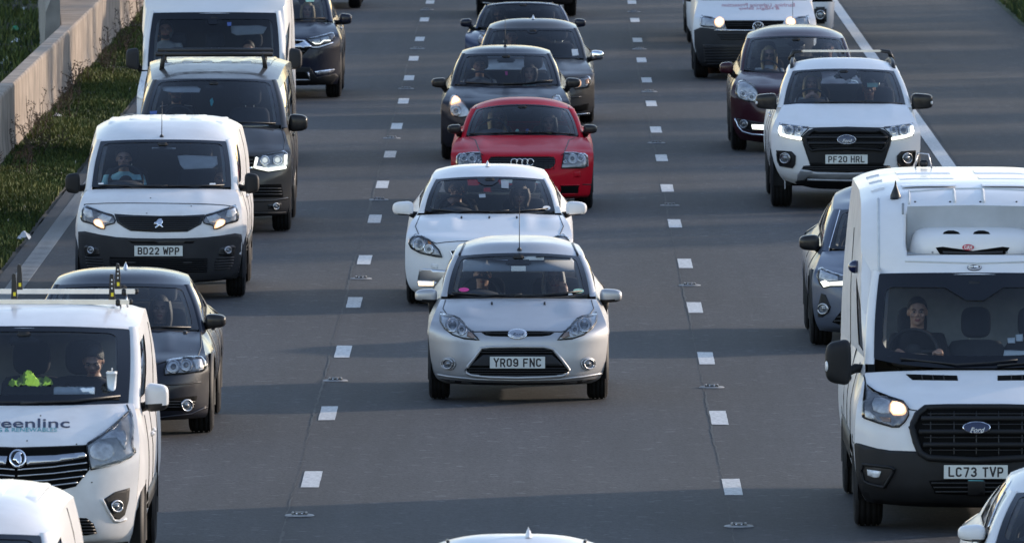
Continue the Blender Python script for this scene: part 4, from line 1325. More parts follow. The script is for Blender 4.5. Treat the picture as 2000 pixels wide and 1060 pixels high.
def red_coupe():
    v = Veh('coupe_car', 'red two door coupe with black mirrors and four linked rings on its grille', 'car', (860, 180, 4.4156), 407.6, 1020.0, .882, 2.43, .72, .31, .225, 'red')
    R = v.R; v.lead = 5
    v.front([R(-.60, 925, -.38, 1268, 905), R(-.78, 905, -.40, 1288, 880), R(-.83, 840, -.40, 1302, 800), R(-.83, 740, -.40, 1314, 700), R(-.80, 640, -.40, 1320, 610), R(-.70, 540, -.38, 1320, 540, 2.6, 3.6),
             R(-.42, 480, -.22, 1306, 490, 2.4, 3.4), R(-.08, 425, .06, 1286, 440, 2.2, 3.2), R(.22, 372, .42, 1262, 396, 2.2, 3)],
            crease=((.50, .06, .012, .55, 1.05), (.76, .10, .02, .55, 1.0)))
    v.screen((366, .22), (1192, 378, .5), (1106, 152, .98), (107, .78), n=2.4, pw=(.055, .07), R0=(.66, 2.5, .95), R1=(.46, 2.2, 1.16), roof=[(.25, 1.15, v.Z(60, 1.15)), (.45, 1.5, v.Z(44, 1.5)), (.8, 1.95, 1.24), (1, 2.35, 1.17)], rb=.05, frit=(.03, .035, .03), rm=2.4)
    v.cabin(cols=((0, .05, 0), (.05, .6, 1), (.6, .66, 0), (.66, .9, 1), (.9, 1, 0)), rm=2.6); v.sides(); v.index()
    g = [(705, 549), (930, 554), (975, 560), (997, 580), (997, 615), (980, 648), (945, 668), (860, 676), (705, 680)]
    gr = v.sym('front_grille', g, 'black', .004)
    gf = [(412 + 0, 575)]
    full = [(1410 - u, w) for u, w in reversed(g[1:])] + g[1:]
    v.slats('grille_slat', full, (566, 584, 603, 622, 641, 660), 'plastic', .005, .009, 8, 1, gr)
    for u in range(450, 985, 44): v.line('grille_bar', [(u, 562), (u, 666)], 'plastic', .005, .008, 'M', gr)
    v.line('grille_surround', full, 'red', .010, .002, 'M', gr, 6, True)
    b = empty('ring_badge', (0, -.70, v.Z(605, -.8))); b.parent = v.root
    for i, u in enumerate((637, 683, 729, 776)):
        h = v.cast(u, 604); c = h[0] + Vector((0, -.03, 0)); r = .0405
        MB().tube([c + Vector((r * math.cos(a), 0, r * math.sin(a))) - b.location for a in [2 * PI * k / 28 for k in range(28)]], .0065, 6, True).build('badge_ring', 'chrome', b)
    hp = [(1066, 533), (1150, 533), (1240, 541), (1260, 558), (1262, 640), (1226, 655), (1044, 658)]
    h = v.headlight(hp, 'reflector_dark', 'lens', 0)
    v.bowl('projector_bowl', 1136, 578, .055, h, 'refl'); v.bowl('main_beam_bowl', 1206, 572, .045, h, 'proj'); v.bowl('side_lamp', 1072, 602, .018, h, 'refl')
    v.patch('indicator_reflector', [(1050, 630), (1200, 628), (1225, 648), (1046, 652)], 'reflector', .010, 'B', 0, h)
    v.line('bonnet_seam', [(1040, 545), (1066, 530), (1090, 470), (1110, 415), (1190, 385)], 'black', .004, .001)
    v.patch('washer_cover', [(1150, 684), (1208, 682), (1208, 732), (1150, 736)], 'red', .004)
    li = [(1036, 803), (1198, 800), (1184, 876), (1030, 878)]
    l = v.patch('side_intake', li, 'void', .004); v.line('intake_surround', li, 'red', .008, .004, 'B', l, 5, True)
    ci = [(560, 800), (705, 800), (850, 800), (975, 803), (975, 850), (935, 880), (705, 884), (475, 880), (435, 850), (435, 803)]
    c = v.patch('centre_intake', ci, 'void', .004, 'M'); v.slats('intake_slat', ci, (820, 842, 864), 'black', .006, .01, 8, 1, c)
    v.patch('front_splitter', [(140, 892), (500, 912), (705, 916), (910, 912), (1285, 895), (1240, 940), (705, 955), (170, 940)], 'black', .003, 'M')
    v.line('bumper_seam', [(1225, 796), (1300, 797)], 'black', .004, .002)
    v.plate(705, 745, '', .52, .11)
    v.mirror_pair((1234, 280, 1352, 358), .62, (1262, 362), 'black_paint', None, .6, .16)
    v.line('roof_channel', [(1085, 80), (1110, 140)], 'dark_grey', .006, .002)
    v.wiper([(-.95, .035), (-.4, .03), (.0, .05), (.15, .07)]); v.wiper([(.1, .04), (.5, .05), (.95, .02)])
    v.interior(seat_y=.95, seat_x=.36, rear=False)
    v.patch('toll_tag', circ(662, 275, 17, 24), 'sticker_green', -.12, 'M', 0, v.glass, .02, 0)
    v.patch('parking_badge', circ(752, 268, 17, 20), 'sticker_blue', -.12, 'M', 0, v.glass, .02, 0)
    v.patch('yellow_note', [(922, 326), (968, 326), (970, 338), (924, 338)], 'yellow_mark', -.05, 'M', 0, v.glass, .02, 0)
    return v
def grey_hatchback():
    v = Veh('hatchback_car', 'dark grey hatchback with one headlight lit, between the red coupe and a black saloon', 'car', (820, 0, 4.6075), 310.5, 988.0, .874, 2.54, .66, .305, .195, 'dark_grey')
    R = v.R; v.lead = 5
    v.front([R(-.60, 1340, -.38, 240, 1325), R(-.80, 1310, -.40, 212, 1280), R(-.86, 1230, -.40, 198, 1190), R(-.85, 1130, -.40, 192, 1080), R(-.80, 1030, -.40, 192, 1000), R(-.70, 945, -.38, 200, 930, 2.4, 3),
             R(-.42, 880, -.25, 222, 880, 2.3, 3), R(-.1, 825, .04, 250, 820, 2.2, 2.8), R(.16, 774, .36, 284, 776, 2.2, 2.6)], crease=((.5, .08, .012, .6, 1.0),))
    v.screen((770, .16), (1236, 762, .42), (1146, 492, 1.0), (484, .80), pw=(.055, .05), R0=(.75, 2.7, 1.04), R1=(.54, 2.6, 1.34), roof=[(.3, 1.3, v.Z(432, 1.3)), (.5, 1.7, v.Z(416, 1.7)), (.8, 2.2, 1.45), (1, 2.65, 1.38)], rb=.04)
    v.cabin(); v.sides(); v.index()
    hp = [(276, 905), (300, 868), (340, 872), (380, 915), (440, 985), (452, 1030), (430, 1050), (360, 1058), (300, 1040), (272, 990)]
    h = v.headlight(hp, 'reflector', 'lens', 1)
    v.bowl('main_beam_bowl', 330, 1000, .065, h, 'refl')
    v.lit('lit_beam', [(276, 950), (296, 876), (336, 872), (376, 915), (345, 930), (305, 940)], 'lamp_warm', .018, 'M', h[0])
    g = [(640, 1010), (774, 1006), (900, 1010), (960, 1090), (940, 1190), (774, 1200), (610, 1190), (590, 1090)]
    gr = v.patch('front_grille', g, 'void', .004, 'M'); v.slats('grille_slat', g, (1040, 1080, 1120, 1160), 'black', .007, .012, 8, 1, gr)
    v.line('bonnet_seam', [(440, 985), (600, 960), (774, 955), (950, 960), (1110, 985)], 'black', .005, .001, 'M')
    v.mirror_pair((105, 702, 238, 790), .58, (240, 825), 'black_paint', None, .6, .18)
    v.wiper([(-.8, .05), (-.3, .03), (.0, .025)]); v.wiper([(-.05, .02), (.4, .04), (.68, .10), (.92, .10)], .013)
    v.interior(seat_y=.98)
    v.patch('red_tag', [(765, 575), (790, 575), (792, 610), (770, 612)], 'sticker_pink', -.12, 'M', 0, v.glass, .02, 0)
    v.antenna(768, 420, 1.7, .4, .5)
    return v
def dark_saloon():
    v = Veh('saloon_car', 'dark grey saloon with bright silver mirror caps behind the dark hatchback', 'car', (820, 0, 4.6075), 240, 1040.5, .885, 2.64, .95, .315, .205, 'graphite')
    R = v.R; v.lead = 5
    v.front([R(-.62, 1050, -.40, 1525, 1040), R(-.82, 1030, -.42, 1548, 1000), R(-.88, 960, -.42, 1562, 930), R(-.87, 860, -.42, 1568, 850), R(-.83, 780, -.42, 1568, 770), R(-.74, 690, -.40, 1560, 690, 2.5, 3),
             R(-.45, 640, -.25, 1545, 640, 2.4, 3), R(-.1, 585, .02, 1522, 592, 2.2, 2.8), R(.2, 530, .4, 1494, 545, 2.2, 2.6)], crease=((.42, .06, .02, .6, 1.0),))
    v.screen((522, .2), (1472, 528, .46), (1388, 264, 1.02), (258, .82), pw=(.05, .05), R0=(.74, 3.0, 1.02), R1=(.54, 2.65, 1.30), roof=[(.3, 1.35, v.Z(190, 1.35)), (.5, 1.7, v.Z(170, 1.7)), (.8, 2.2, 1.38), (1, 2.75, 1.32)], rb=.05)
    v.cabin(); v.sides(); v.index()
    hp = [(1386, 722), (1430, 708), (1500, 692), (1520, 700), (1524, 745), (1505, 790), (1400, 802), (1380, 770)]
    h = v.headlight(hp, 'reflector_dark', 'lens', 0)
    v.bowl('main_beam_bowl', 1418, 752, .045, h, 'refl'); v.lit('lit_beam', circ(1416, 752, 30, 34, 14), 'lamp_warm', .02, 'B', h); v.patch('indicator_reflector', [(1488, 720), (1516, 712), (1516, 752), (1492, 762)], 'amber', .012, 'B', 0, h)
    g = [(860, 720), (1012, 716), (1164, 720), (1140, 815), (1012, 822), (884, 815)]
    gr = v.patch('front_grille', g, 'void', .004, 'M'); v.line('grille_surround', g, 'chrome', .01, .006, 'M', gr, 5, True)
    li = [(1380, 960), (1520, 930), (1510, 990), (1400, 1010)]
    v.patch('side_intake', li, 'void', .004); v.line('bumper_trim', [(1395, 1030), (1525, 1018)], 'chrome', .01, .004)
    v.line('bumper_crease', [(1012, 880), (1330, 880), (1450, 872)], 'graphite', .012, .001)
    v.mirror_pair((1538, 455, 1656, 542), .6, (1500, 540), 'chrome', 'black', .6, .17, .15)
    v.interior(seat_y=1.0)
    v.antenna(1020, 172, 1.7, fin=True, matn='satin')
    v.patch('permit_sticker', [(1362, 448), (1418, 444), (1428, 500), (1372, 508)], 'trim_light', .006, 'M', 0, v.glass, .02, 0)
    v.patch('sensor_housing', [(950, 268), (1075, 268), (1050, 300), (1010, 308), (975, 298)], 'frit', .006, 'M', 0, v.glass, .02, 0)
    return v
def blue_roadster():
    v = Veh('roadster_car', 'low dark blue roadster with rounded wings behind the dark saloon', 'car', (820, 0, 4.6075), 168, 1021.5, .89, 2.42, .80, .31, .22, 'mid_blue')
    R = v.R; v.lead = 4
    m = lambda lc, zc, le, xe, ze, n=3.0, mm=3.0: (lc, zc, le, xe, ze, n, mm)
    v.front([m(-.65, .16, -.42, .78, .17), m(-.85, .24, -.44, .84, .26), m(-.90, .36, -.44, .87, .38), m(-.86, .50, -.44, .885, .52), m(-.76, .62, -.42, .885, .68, 2.6, 5.0),
             m(-.4, .70, -.2, .88, .79, 2.4, 5), m(0, .78, .1, .86, .81, 2.2, 5), m(.35, .84, .5, .84, .82, 2.2, 3)], crease=((.66, .16, .03, .45, 1.02),))
    v.screen((250, .36), (522, 246, .62), (604, 56, 1.02), (30, .86), n=2.6, pw=(.04, .03), R0=(.66, 1.9, .88), R1=(.55, 1.5, 1.12), roof=[(.3, 1.1, v.Z(20, 1.1)), (.6, 1.5, 1.2), (1, 2.0, 1.1)], rb=.02, frit=(.03, .03, .03))
    v.cabin(cols=((0, .05, 0), (.05, .85, 1), (.85, 1, 0))); v.sides(); v.index()
    hp = circ(557, 366, 30, 36, 20)
    h = v.headlight(hp, 'reflector', 'lens', 0); v.patch('indicator_reflector', circ(548, 368, 16, 26), 'smoked_amber', .012, 'B', 0, h)
    v.line('bonnet_seam', [(510, 262), (540, 300), (590, 330)], 'black', .005, .001)
    v.mirror_pair((364, 170, 468, 246), .66, (488, 268), 'black_blue', None, .62, .17)
    v.interior(seat_y=.95, seat_x=.36, rear=False)
    v.patch('green_tag', circ(922, 140, 12, 22), 'sticker_green', -.1, 'M', 0, v.glass, .02, 0)
    return v
def generic(v, W, zb=.98, zt=1.33, zr=1.46, over=.86, tail=2.7, scut=.0, xt=.57, xb=.74, cowl=.2):
    """a plain hatchback front, for cars of which the photograph shows little"""
    m = lambda lc, zc, le, xe, ze, n=3.0, mm=3.0: (lc, zc, le, xe, ze, n, mm)
    v.lead = 5
    v.front([m(-.62, .20, -.40, W - .10, .24), m(-over + .03, .26, -.42, W - .05, .32), m(-over, .40, -.42, W - .02, .45), m(-over + .01, .55, -.42, W - .005, .58), m(-over + .05, .66, -.42, W, .68), m(-over + .12, zb - .22, -.40, W - .01, zb - .22, 2.5, 3),
             m(-.45, zb - .13, -.25, W - .03, zb - .15, 2.4, 3), m(-.1, zb - .06, .02, W - .07, zb - .09, 2.2, 2.8), m(cowl, zb - .01, cowl + .2, W - .12, zb - .04, 2.2, 2.6)], crease=((.5, .08, .012, .6, 1.0),))
    s = v
    class Pm: pass
    BC, BK, TK, TC = Vector((0, cowl, zb)), Vector((xb, cowl + .26, zb - .01)), Vector((xt, cowl + .82, zt - .03)), Vector((0, cowl + .62, zt))
    oL, oZ = v.L, v.Z
    v.L = lambda p, *_: p.copy() if isinstance(p, Vector) else oL(p, *_)
    v.Z = lambda p, ly: p
    v.screen((BC.z, BC.y), (BK,), (TK,), (TC.z, TC.y), R0=(W - .13, tail, zb + .04), R1=(.52, tail - .1, zr - .14), roof=[(.3, cowl + 1.15, zr - .03), (.55, cowl + 1.6, zr), (1, tail, zr - .08)], rb=.05)
    v.L, v.Z = oL, oZ
    v.cabin(); v.sides(); v.index()
def black_car():
    v = Veh('saloon_car', 'black saloon cut off by the top edge of the picture in the middle lane', 'car', (820, 0, 4.6075), 32, 1028, .90, 2.7, .9, .32, .22, 'black_paint')
    generic(v, .90, 1.0, 1.36, 1.48)
    v.patch('side_intake', [(1330, 60), (1400, 40), (1400, 110), (1345, 120)], 'void', .004)
    v.line('bumper_trim', [(545, 20), (640, 30), (900, 36), (1200, 26)], 'chrome', .008, .006, 'M')
    v.interior(seat_y=1.0)
    return v
def near_white_car():
    v = Veh('hatchback_car', 'white car of which only the roof and its aerial show at the bottom edge', 'car', (840, 1000, 5.5556), 1300, 1012, .88, 2.6, .7, .31, .2, 'white', yd=83.2, xm=-.13)
    generic(v, .88, 1.0, 1.36, 1.485)
    v.interior(seat_y=1.0)
    v.line('roof_channel', [(190, 306), (198, 330)], 'black', .012, .003)
    v.antenna(1068, 262, 1.9, fin=True, matn='white')
    return v
VH['v40'] = white_hatchback(); VH['tt'] = red_coupe(); VH['p207'] = grey_hatchback(); VH['s40'] = dark_saloon(); VH['road'] = blue_roadster(); VH['blk'] = black_car(); VH['near'] = near_white_car()
# ------------------------------------------------------------------ left lane
def van_body(v, load='trim_mid', ribs=0, cols=((0, .05, 0), (.05, .24, 1), (.24, 1, 0)), brk=(.06, .80)):
    v.cabin(cols=cols, brk=brk, rear_glass=False, liner='trim_mid', tail_y=v.R0.y, rm=v.rm if hasattr(v, 'rm') else 4.0, dent=getattr(v, 'dent', None))
    if ribs:
        E, C = v.E, v.C
        for k in range(ribs):
            t = -0.72 + 1.44 * k / (ribs - 1)
            P = []
            for i in range(14):
                w = .30 + .66 * i / 13
                e, c = E(w), C(w); a = abs(t)
                P.append((e.x * t, lerp(c.y, e.y, a ** 2), lerp(c.z, e.z, a ** 4.5) - (.02 if i == 0 else 0)))
            MB().grid([[(x + d, y, z + h) for x, y, z in P] for d, h in ((-.08, -.006), (-.06, .006), (.06, .006), (.08, -.006))]).build('roof_rib', v.col, v.root)
def side_trim(v, zh, y_door=None, seams=(), handles=(), col=None, mould=None):
    """door shut lines, handles and rubbing strip on both flanks"""
    def X(y, z):
        h = v.bvh.ray_cast(Vector((3, y, z)), Vector((-1, 0, 0)))
        return h[0].x if h[0] else v.W
    for sg in (1, -1):
        for (y, za, zb) in seams:
            MB().tube([(sg * (X(y, lerp(za, zb, k / 8)) + .001), y, lerp(za, zb, k / 8)) for k in range(9)], .006, 5).build('door_seam', 'black', v.root)
        for (y, z) in handles:
            x = X(y, z)
            MB().box((sg * (x + .012), y, z), (.035, .20, .04), .012).build('door_handle', col or v.col, v.root)
        if mould:
            ya, yb, z, h = mould
            n = 10
            rows = [[(sg * (X(lerp(ya, yb, k / n), z) + d), lerp(ya, yb, k / n), z + e) for k in range(n + 1)] for d, e in ((-.005, -h / 2), (.018, -h / 2), (.02, h / 2), (-.005, h / 2))]
            MB().grid(rows).build('rubbing_strip', 'plastic', v.root)

def small_van(yd=None, xm=None, label='small white van with black bumper and winged lion badge, plate BD22 WPP', full=True):
    v = Veh('delivery_van', label, 'van', (100, 200, 2.65), 578, 315, .924, 2.79, .75, .32, .205, 'white_dirty', yd=None, xm=None)
    R = v.R; v.lead = 5
    v.front([R(-.80, 934, -.42, 962, 908), R(-.86, 890, -.44, 974, 865), R(-.89, 790, -.44, 984, 785), R(-.885, 705, -.44, 990, 695), R(-.85, 655, -.44, 992, 650), R(-.76, 583, -.42, 987, 565, 2.8, 3.4),
             R(-.55, 525, -.28, 978, 515, 2.6, 3.2), R(-.35, 484, -.1, 968, 478, 2.2, 3), R(-.10, 447, .12, 952, 452, 2.2, 2.8)], crease=((.46, .08, .012, .66, 1.0),))
    v.screen((442, -.09), (932, 440, .14), (905, 203, .86), (194, .70), n=2.6, pw=(.07, .05), R0=(.885, 3.5, 1.15), R1=(.80, 3.5, 1.70), roof=[(.12, 1.1, v.Z(135, 1.1)), (.3, 1.7, v.Z(92, 1.7)), (.55, 2.4, 1.84), (1, 3.5, 1.82)], rb=.05, domed=False, frit=(.05, .05, .06))
    v.rm = 5.0; van_body(v, ribs=6)
    v.sides(cladding='plastic_grey', lowcut=(.40, 'plastic_grey')); v.index()
    v.crop = (140, 360, 4.608)
    bm = [(62, 425), (120, 422), (250, 450), (400, 474), (560, 484), (785, 487), (1010, 485), (1180, 478), (1330, 462), (1470, 440), (1525, 448), (1540, 560), (1536, 700), (1500, 810), (1450, 852), (1100, 880), (785, 892), (460, 880), (120, 800), (60, 740), (45, 600)]
    b = v.patch('front_bumper', bm, 'plastic_grey', .006, 'M', 0, None, .03, .01)
    up = [(500, 494), (785, 498), (1120, 494), (1090, 530), (785, 534), (540, 530)]
    u_ = v.patch('bumper_slot', up, 'black', .010, 'M', 0, b)
    lo = [(345, 652), (785, 664), (1218, 664), (1215, 788), (785, 792), (348, 775)]
    l_ = v.patch('lower_grille', lo, 'void', .010, 'M', 0, b)
    v.slats('grille_slat', lo, (675, 692, 709, 726, 743, 760, 777), 'plastic', .006, .018, 8, 1, l_)
    for q in (540, 1040): v.patch('radar_cover', [(q - 38, 690), (q + 38, 690), (q + 38, 712), (q - 38, 712)], 'black', .022, 'M', 0, l_)
    fr = [(1330, 570), (1445, 545), (1470, 560), (1462, 620), (1440, 650), (1320, 640)]
    f = v.patch('fog_recess', fr, 'black', .010, 'B', 0, b)
    v.bowl('fog_lamp', 1398, 590, .034, f, 'fog', None, 'B', .004)
    for k, (a, b2, w) in enumerate(((1300, 1455, 665), (1290, 1452, 690), (1282, 1448, 715), (1280, 1440, 740), (1282, 1420, 762))):
        v.line('bumper_vent', [(a, w), (lerp(a, b2, .5), w - 3), (b2, w - 8)], 'black', .010, .006, 'B', b)
    g = [(385, 268), (560, 280), (785, 286), (1010, 284), (1200, 274), (1180, 310), (1165, 360), (1100, 395), (1040, 428), (785, 432), (530, 420), (470, 388), (410, 345)]
    gr = v.patch('front_grille', g, 'black', .006, 'M')
    v.slats('grille_slat', g, (304, 322, 340, 358, 376, 394, 411), 'plastic', .006, .010, 26, 1, gr)
    # winged lion emblem, standing
    li = [(742, 350), (760, 345), (772, 330), (782, 320), (800, 316), (812, 322), (806, 330), (820, 334), (820, 352), (808, 362), (812, 376), (824, 392), (812, 398), (798, 380), (786, 376), (772, 390), (756, 400), (750, 392), (766, 376), (772, 362), (758, 364), (744, 362)]
    v.patch('lion_badge', li, 'chrome', .022, 'M', 0, gr, .015)
    hp = [(1468, 200), (1486, 250), (1490, 310), (1478, 336), (1390, 358), (1370, 372), (1330, 396), (1280, 404), (1268, 370), (1190, 352), (1180, 330), (1200, 286), (1290, 262), (1390, 228)]
    h = v.headlight(hp, 'reflector_dark', 'lens', 0)
    v.patch('main_beam_bowl', [(1470, 215), (1480, 260), (1440, 300), (1385, 300), (1400, 240)], 'reflector', .010, 'B', 0, h); v.patch('dip_beam_bowl', [(1215, 300), (1300, 268), (1345, 300), (1300, 340), (1240, 345)], 'reflector', .010, 'B', 0, h)
    v.lit('daytime_lamp', [(1310, 318), (1374, 320), (1370, 366), (1288, 402), (1274, 394)], 'lamp_warm', .020, 'B', h, .7)
    v.line('bonnet_seam', [(110, 182), (170, 178), (300, 172), (500, 170), (785, 172), (1080, 176), (1270, 182), (1380, 190), (1466, 202)], 'black', .004, .001, 'M')
    for q in ((710, 125), (1075, 198), (675, 262)): v.patch('bonnet_chip', circ(q[0], q[1], 7, 4, 10), 'soil', .003, 'M', 0, None, .02, 0)
    v.plate(782, 598, 'BD22 WPP')
    v.crop = (100, 200, 2.65)
    v.mirror_pair((1000, 367, 1077, 470), .42, (972, 440), 'plastic', None, .55, .16)
    v.antenna(572, 178, 1.0, .38, .45)
    v.wiper([(-.9, .03), (-.4, .015), (.1, .02)]); v.wiper([(.0, .02), (.5, .015), (.9, .03)])
    v.interior(dz=-.02, seat_y=1.0, seat_x=.40, rear=False, bulk='trim_dark', visor=None, wheel_z=.06)
    vz = [(655, 236), (700, 232), (780, 236), (872, 240), (876, 280), (850, 300), (690, 306), (668, 280)]
    v.patch('sun_visor', vz, 'trim_light', -.10, 'M', 0, None, .03, .006)
    v.patch('cab_light', [(520, 212), (645, 214), (645, 220), (520, 218)], 'print_white', -.05, 'M', 0, None, .02, .004)
    v.patch('tax_disc', [(245, 420), (272, 418), (272, 428), (246, 430)], 'print_white', .006, 'M', 0, v.glass, .02, 0)
    v.patch('parking_card', [(820, 420), (850, 420), (850, 430), (818, 428)], 'print_white', .006, 'M', 0, v.glass, .02, 0)
    side_trim(v, 1.0, seams=((.62, .45, 1.15), (1.62, .4, 1.15), (2.5, .4, 1.7)), handles=((1.45, 1.02), (1.78, 1.02)), mould=(.5, 2.3, .55, .12))
    return v
def grey_van():
    v = Veh('panel_van', 'dark grey van with black roof bars and white zigzag headlamps behind the small white van', 'van', (100, 200, 2.65), 450, 415, .952, 3.0, 1.0, .335, .225, 'graphite')
    R = v.R; v.lead = 4
    v.front([R(-.75, 592, -.42, 1220, 578), R(-.87, 575, -.44, 1230, 540), R(-.90, 500, -.44, 1238, 480), R(-.88, 400, -.44, 1244, 390), R(-.74, 277, -.42, 1240, 268, 2.8, 3.6),
             R(-.45, 215, -.2, 1226, 215, 2.5, 3.2), R(-.15, 155, .02, 1212, 165, 2.2, 3), R(.0, 125, .18, 1202, 140, 2.2, 2.8)], crease=((.62, .12, .02, .6, 1.0),))
    C = (200, 0, 3.846); v.crop = C
    v.screen((944, .01), (1342, 940, .22), (1276, 612, 1.02), (594, .80), n=2.6, pw=(.075, .06), R0=(.93, 3.95, 1.2), R1=(.86, 3.95, 1.86), roof=[(.08, 1.05, v.Z(560, 1.05)), (.16, 1.4, v.Z(522, 1.4)), (.35, 2.0, 1.93), (.6, 2.8, 1.95), (1, 3.95, 1.94)], rb=.07, domed=False, frit=(.05, .045, .04))
    v.rm = 4.5; v.trim = 'trim_mid'; van_body(v, ribs=6, cols=((0, .02, 0), (.02, .25, 1), (.25, .3, 0), (.3, .6, 1), (.6, 1, 0)))
    v.sides(cladding='graphite'); v.index()
    v.crop = (100, 200, 2.65)
    cx = 832
    mir = lambda pts: [(2 * cx - u, w) for u, w in reversed(pts)] + list(pts)
    g = mir([(cx + 1, 278), (1050, 280), (1046, 334), (985, 345), (cx + 1, 350)])
    gr = v.patch('front_grille', g, 'void', .005, 'M'); v.slats('grille_slat', g, (300, 318), 'black', .01, .012, 6, 1, gr)
    v.line('chrome_strip', [(2 * cx - 1040, 342), (cx, 346), (1040, 342)], 'chrome', .016, .012, 'M', gr)
    hp = [(1058, 284), (1200, 258), (1216, 268), (1214, 340), (1200, 350), (1120, 360), (1044, 345)]
    h = v.headlight(hp, 'reflector_dark', 'lens', 0)
    v.bowl('dip_beam_bowl', 1104, 302, .05, h, 'proj', 'lamp_half'); v.bowl('main_beam_bowl', 1168, 300, .05, h, 'proj', 'lamp_half')
    v.line('daytime_strip', [(1062, 292), (1050, 338), (1118, 352), (1205, 338), (1208, 275)], 'lamp_drl', .018, .022, 'B', h)
    v.patch('lens_band', [(1090, 325), (1150, 322), (1200, 312), (1200, 330), (1120, 344)], 'reflector', .012, 'B', 0, h)
    lg = mir([(cx + 1, 432), (1190, 422), (1200, 490), (cx + 1, 500)])
    l_ = v.patch('lower_grille', lg, 'void', .005, 'M'); v.slats('grille_slat', lg, (445, 460, 475), 'black', .008, .012, 8, 1, l_)
    v.line('bumper_crease', [(cx, 510), (1140, 508), (1222, 495)], 'graphite', .014, .002, 'B')
    f = v.patch('fog_recess', [(1120, 528), (1190, 520), (1188, 548), (1124, 550)], 'black', .006); v.bowl('fog_lamp', 1160, 536, .035, f, 'fog', None, 'B', .004)
    v.patch('front_splitter', mir([(cx + 1, 572), (1226, 566), (1222, 584), (cx + 1, 590)]), 'black', .01, 'M')
    v.line('bonnet_seam', [(1058, 284), (1200, 258), (1210, 200), (1190, 130)], 'black', .004, .001)
    v.mirror_pair((1228, 62, 1328, 150), .55, (1225, 130), 'black_paint', 'black', .58, .18, .12)
    v.crop = C
    v.wiper([(-.9, .03), (-.4, .02), (.1, .04)]); v.wiper([(.0, .02), (.3, .05), (.92, .02)], .012)
    v.interior(dz=-.02, seat_y=1.05, seat_x=.42, rear=False, bulk='trim_dark', wheel_z=.05, hr=(.14, .12))
    v.patch('sun_visor', [(415, 610), (700, 606), (735, 625), (725, 652), (500, 652), (440, 640)], 'trim_light', -.08, 'M', 0, None, .03, .006)
    v.patch('dash_paper', [(1042, 906), (1250, 908), (1258, 924), (1050, 930)], 'paper', -.05, 'M', 0, None, .03, .004)
    v.patch('air_freshener', [(805, 690), (825, 672), (835, 700), (822, 735), (812, 730)], 'aqua', -.12, 'M', 0, None, .02, .004)
    v.patch('blue_sticker', [(356, 840), (412, 836), (408, 864), (360, 864)], 'sticker_blue', .006, 'M', 0, v.glass, .02, 0)
    # roof bars on feet
    for k, (ly, vv, ua, ub) in enumerate(((1.75, 410, 400, 1280), (2.75, 379, 415, 1282))):
        z = v.Z(vv, ly); a = v.L(ua, vv, ly).x; b = v.L(ub, vv, ly).x
        e = empty('roof_bar', (0, ly, z)); e.parent = v.root
        MB().tube([(a, 0, 0), (b, 0, 0)], .028, 8).build('bar', 'black', e)
        for x in (lerp(a, b, .075), lerp(a, b, .915)):
            w = (ly - .9) / 3; zt = v.C(min(.9, max(.1, w))).z - z - .1
            MB().tube([(x, 0, 0), (x * 1.03, 0, -.06), (x * 1.06, -.02, zt)], [.03, .03, .035], 6).build('bar_foot', 'black', e)
    side_trim(v, 1.0, seams=((.68, .45, 1.2), (1.72, .4, 1.2), (2.9, .4, 1.8)), handles=((1.5, 1.08), (1.95, 1.08)))
    return v
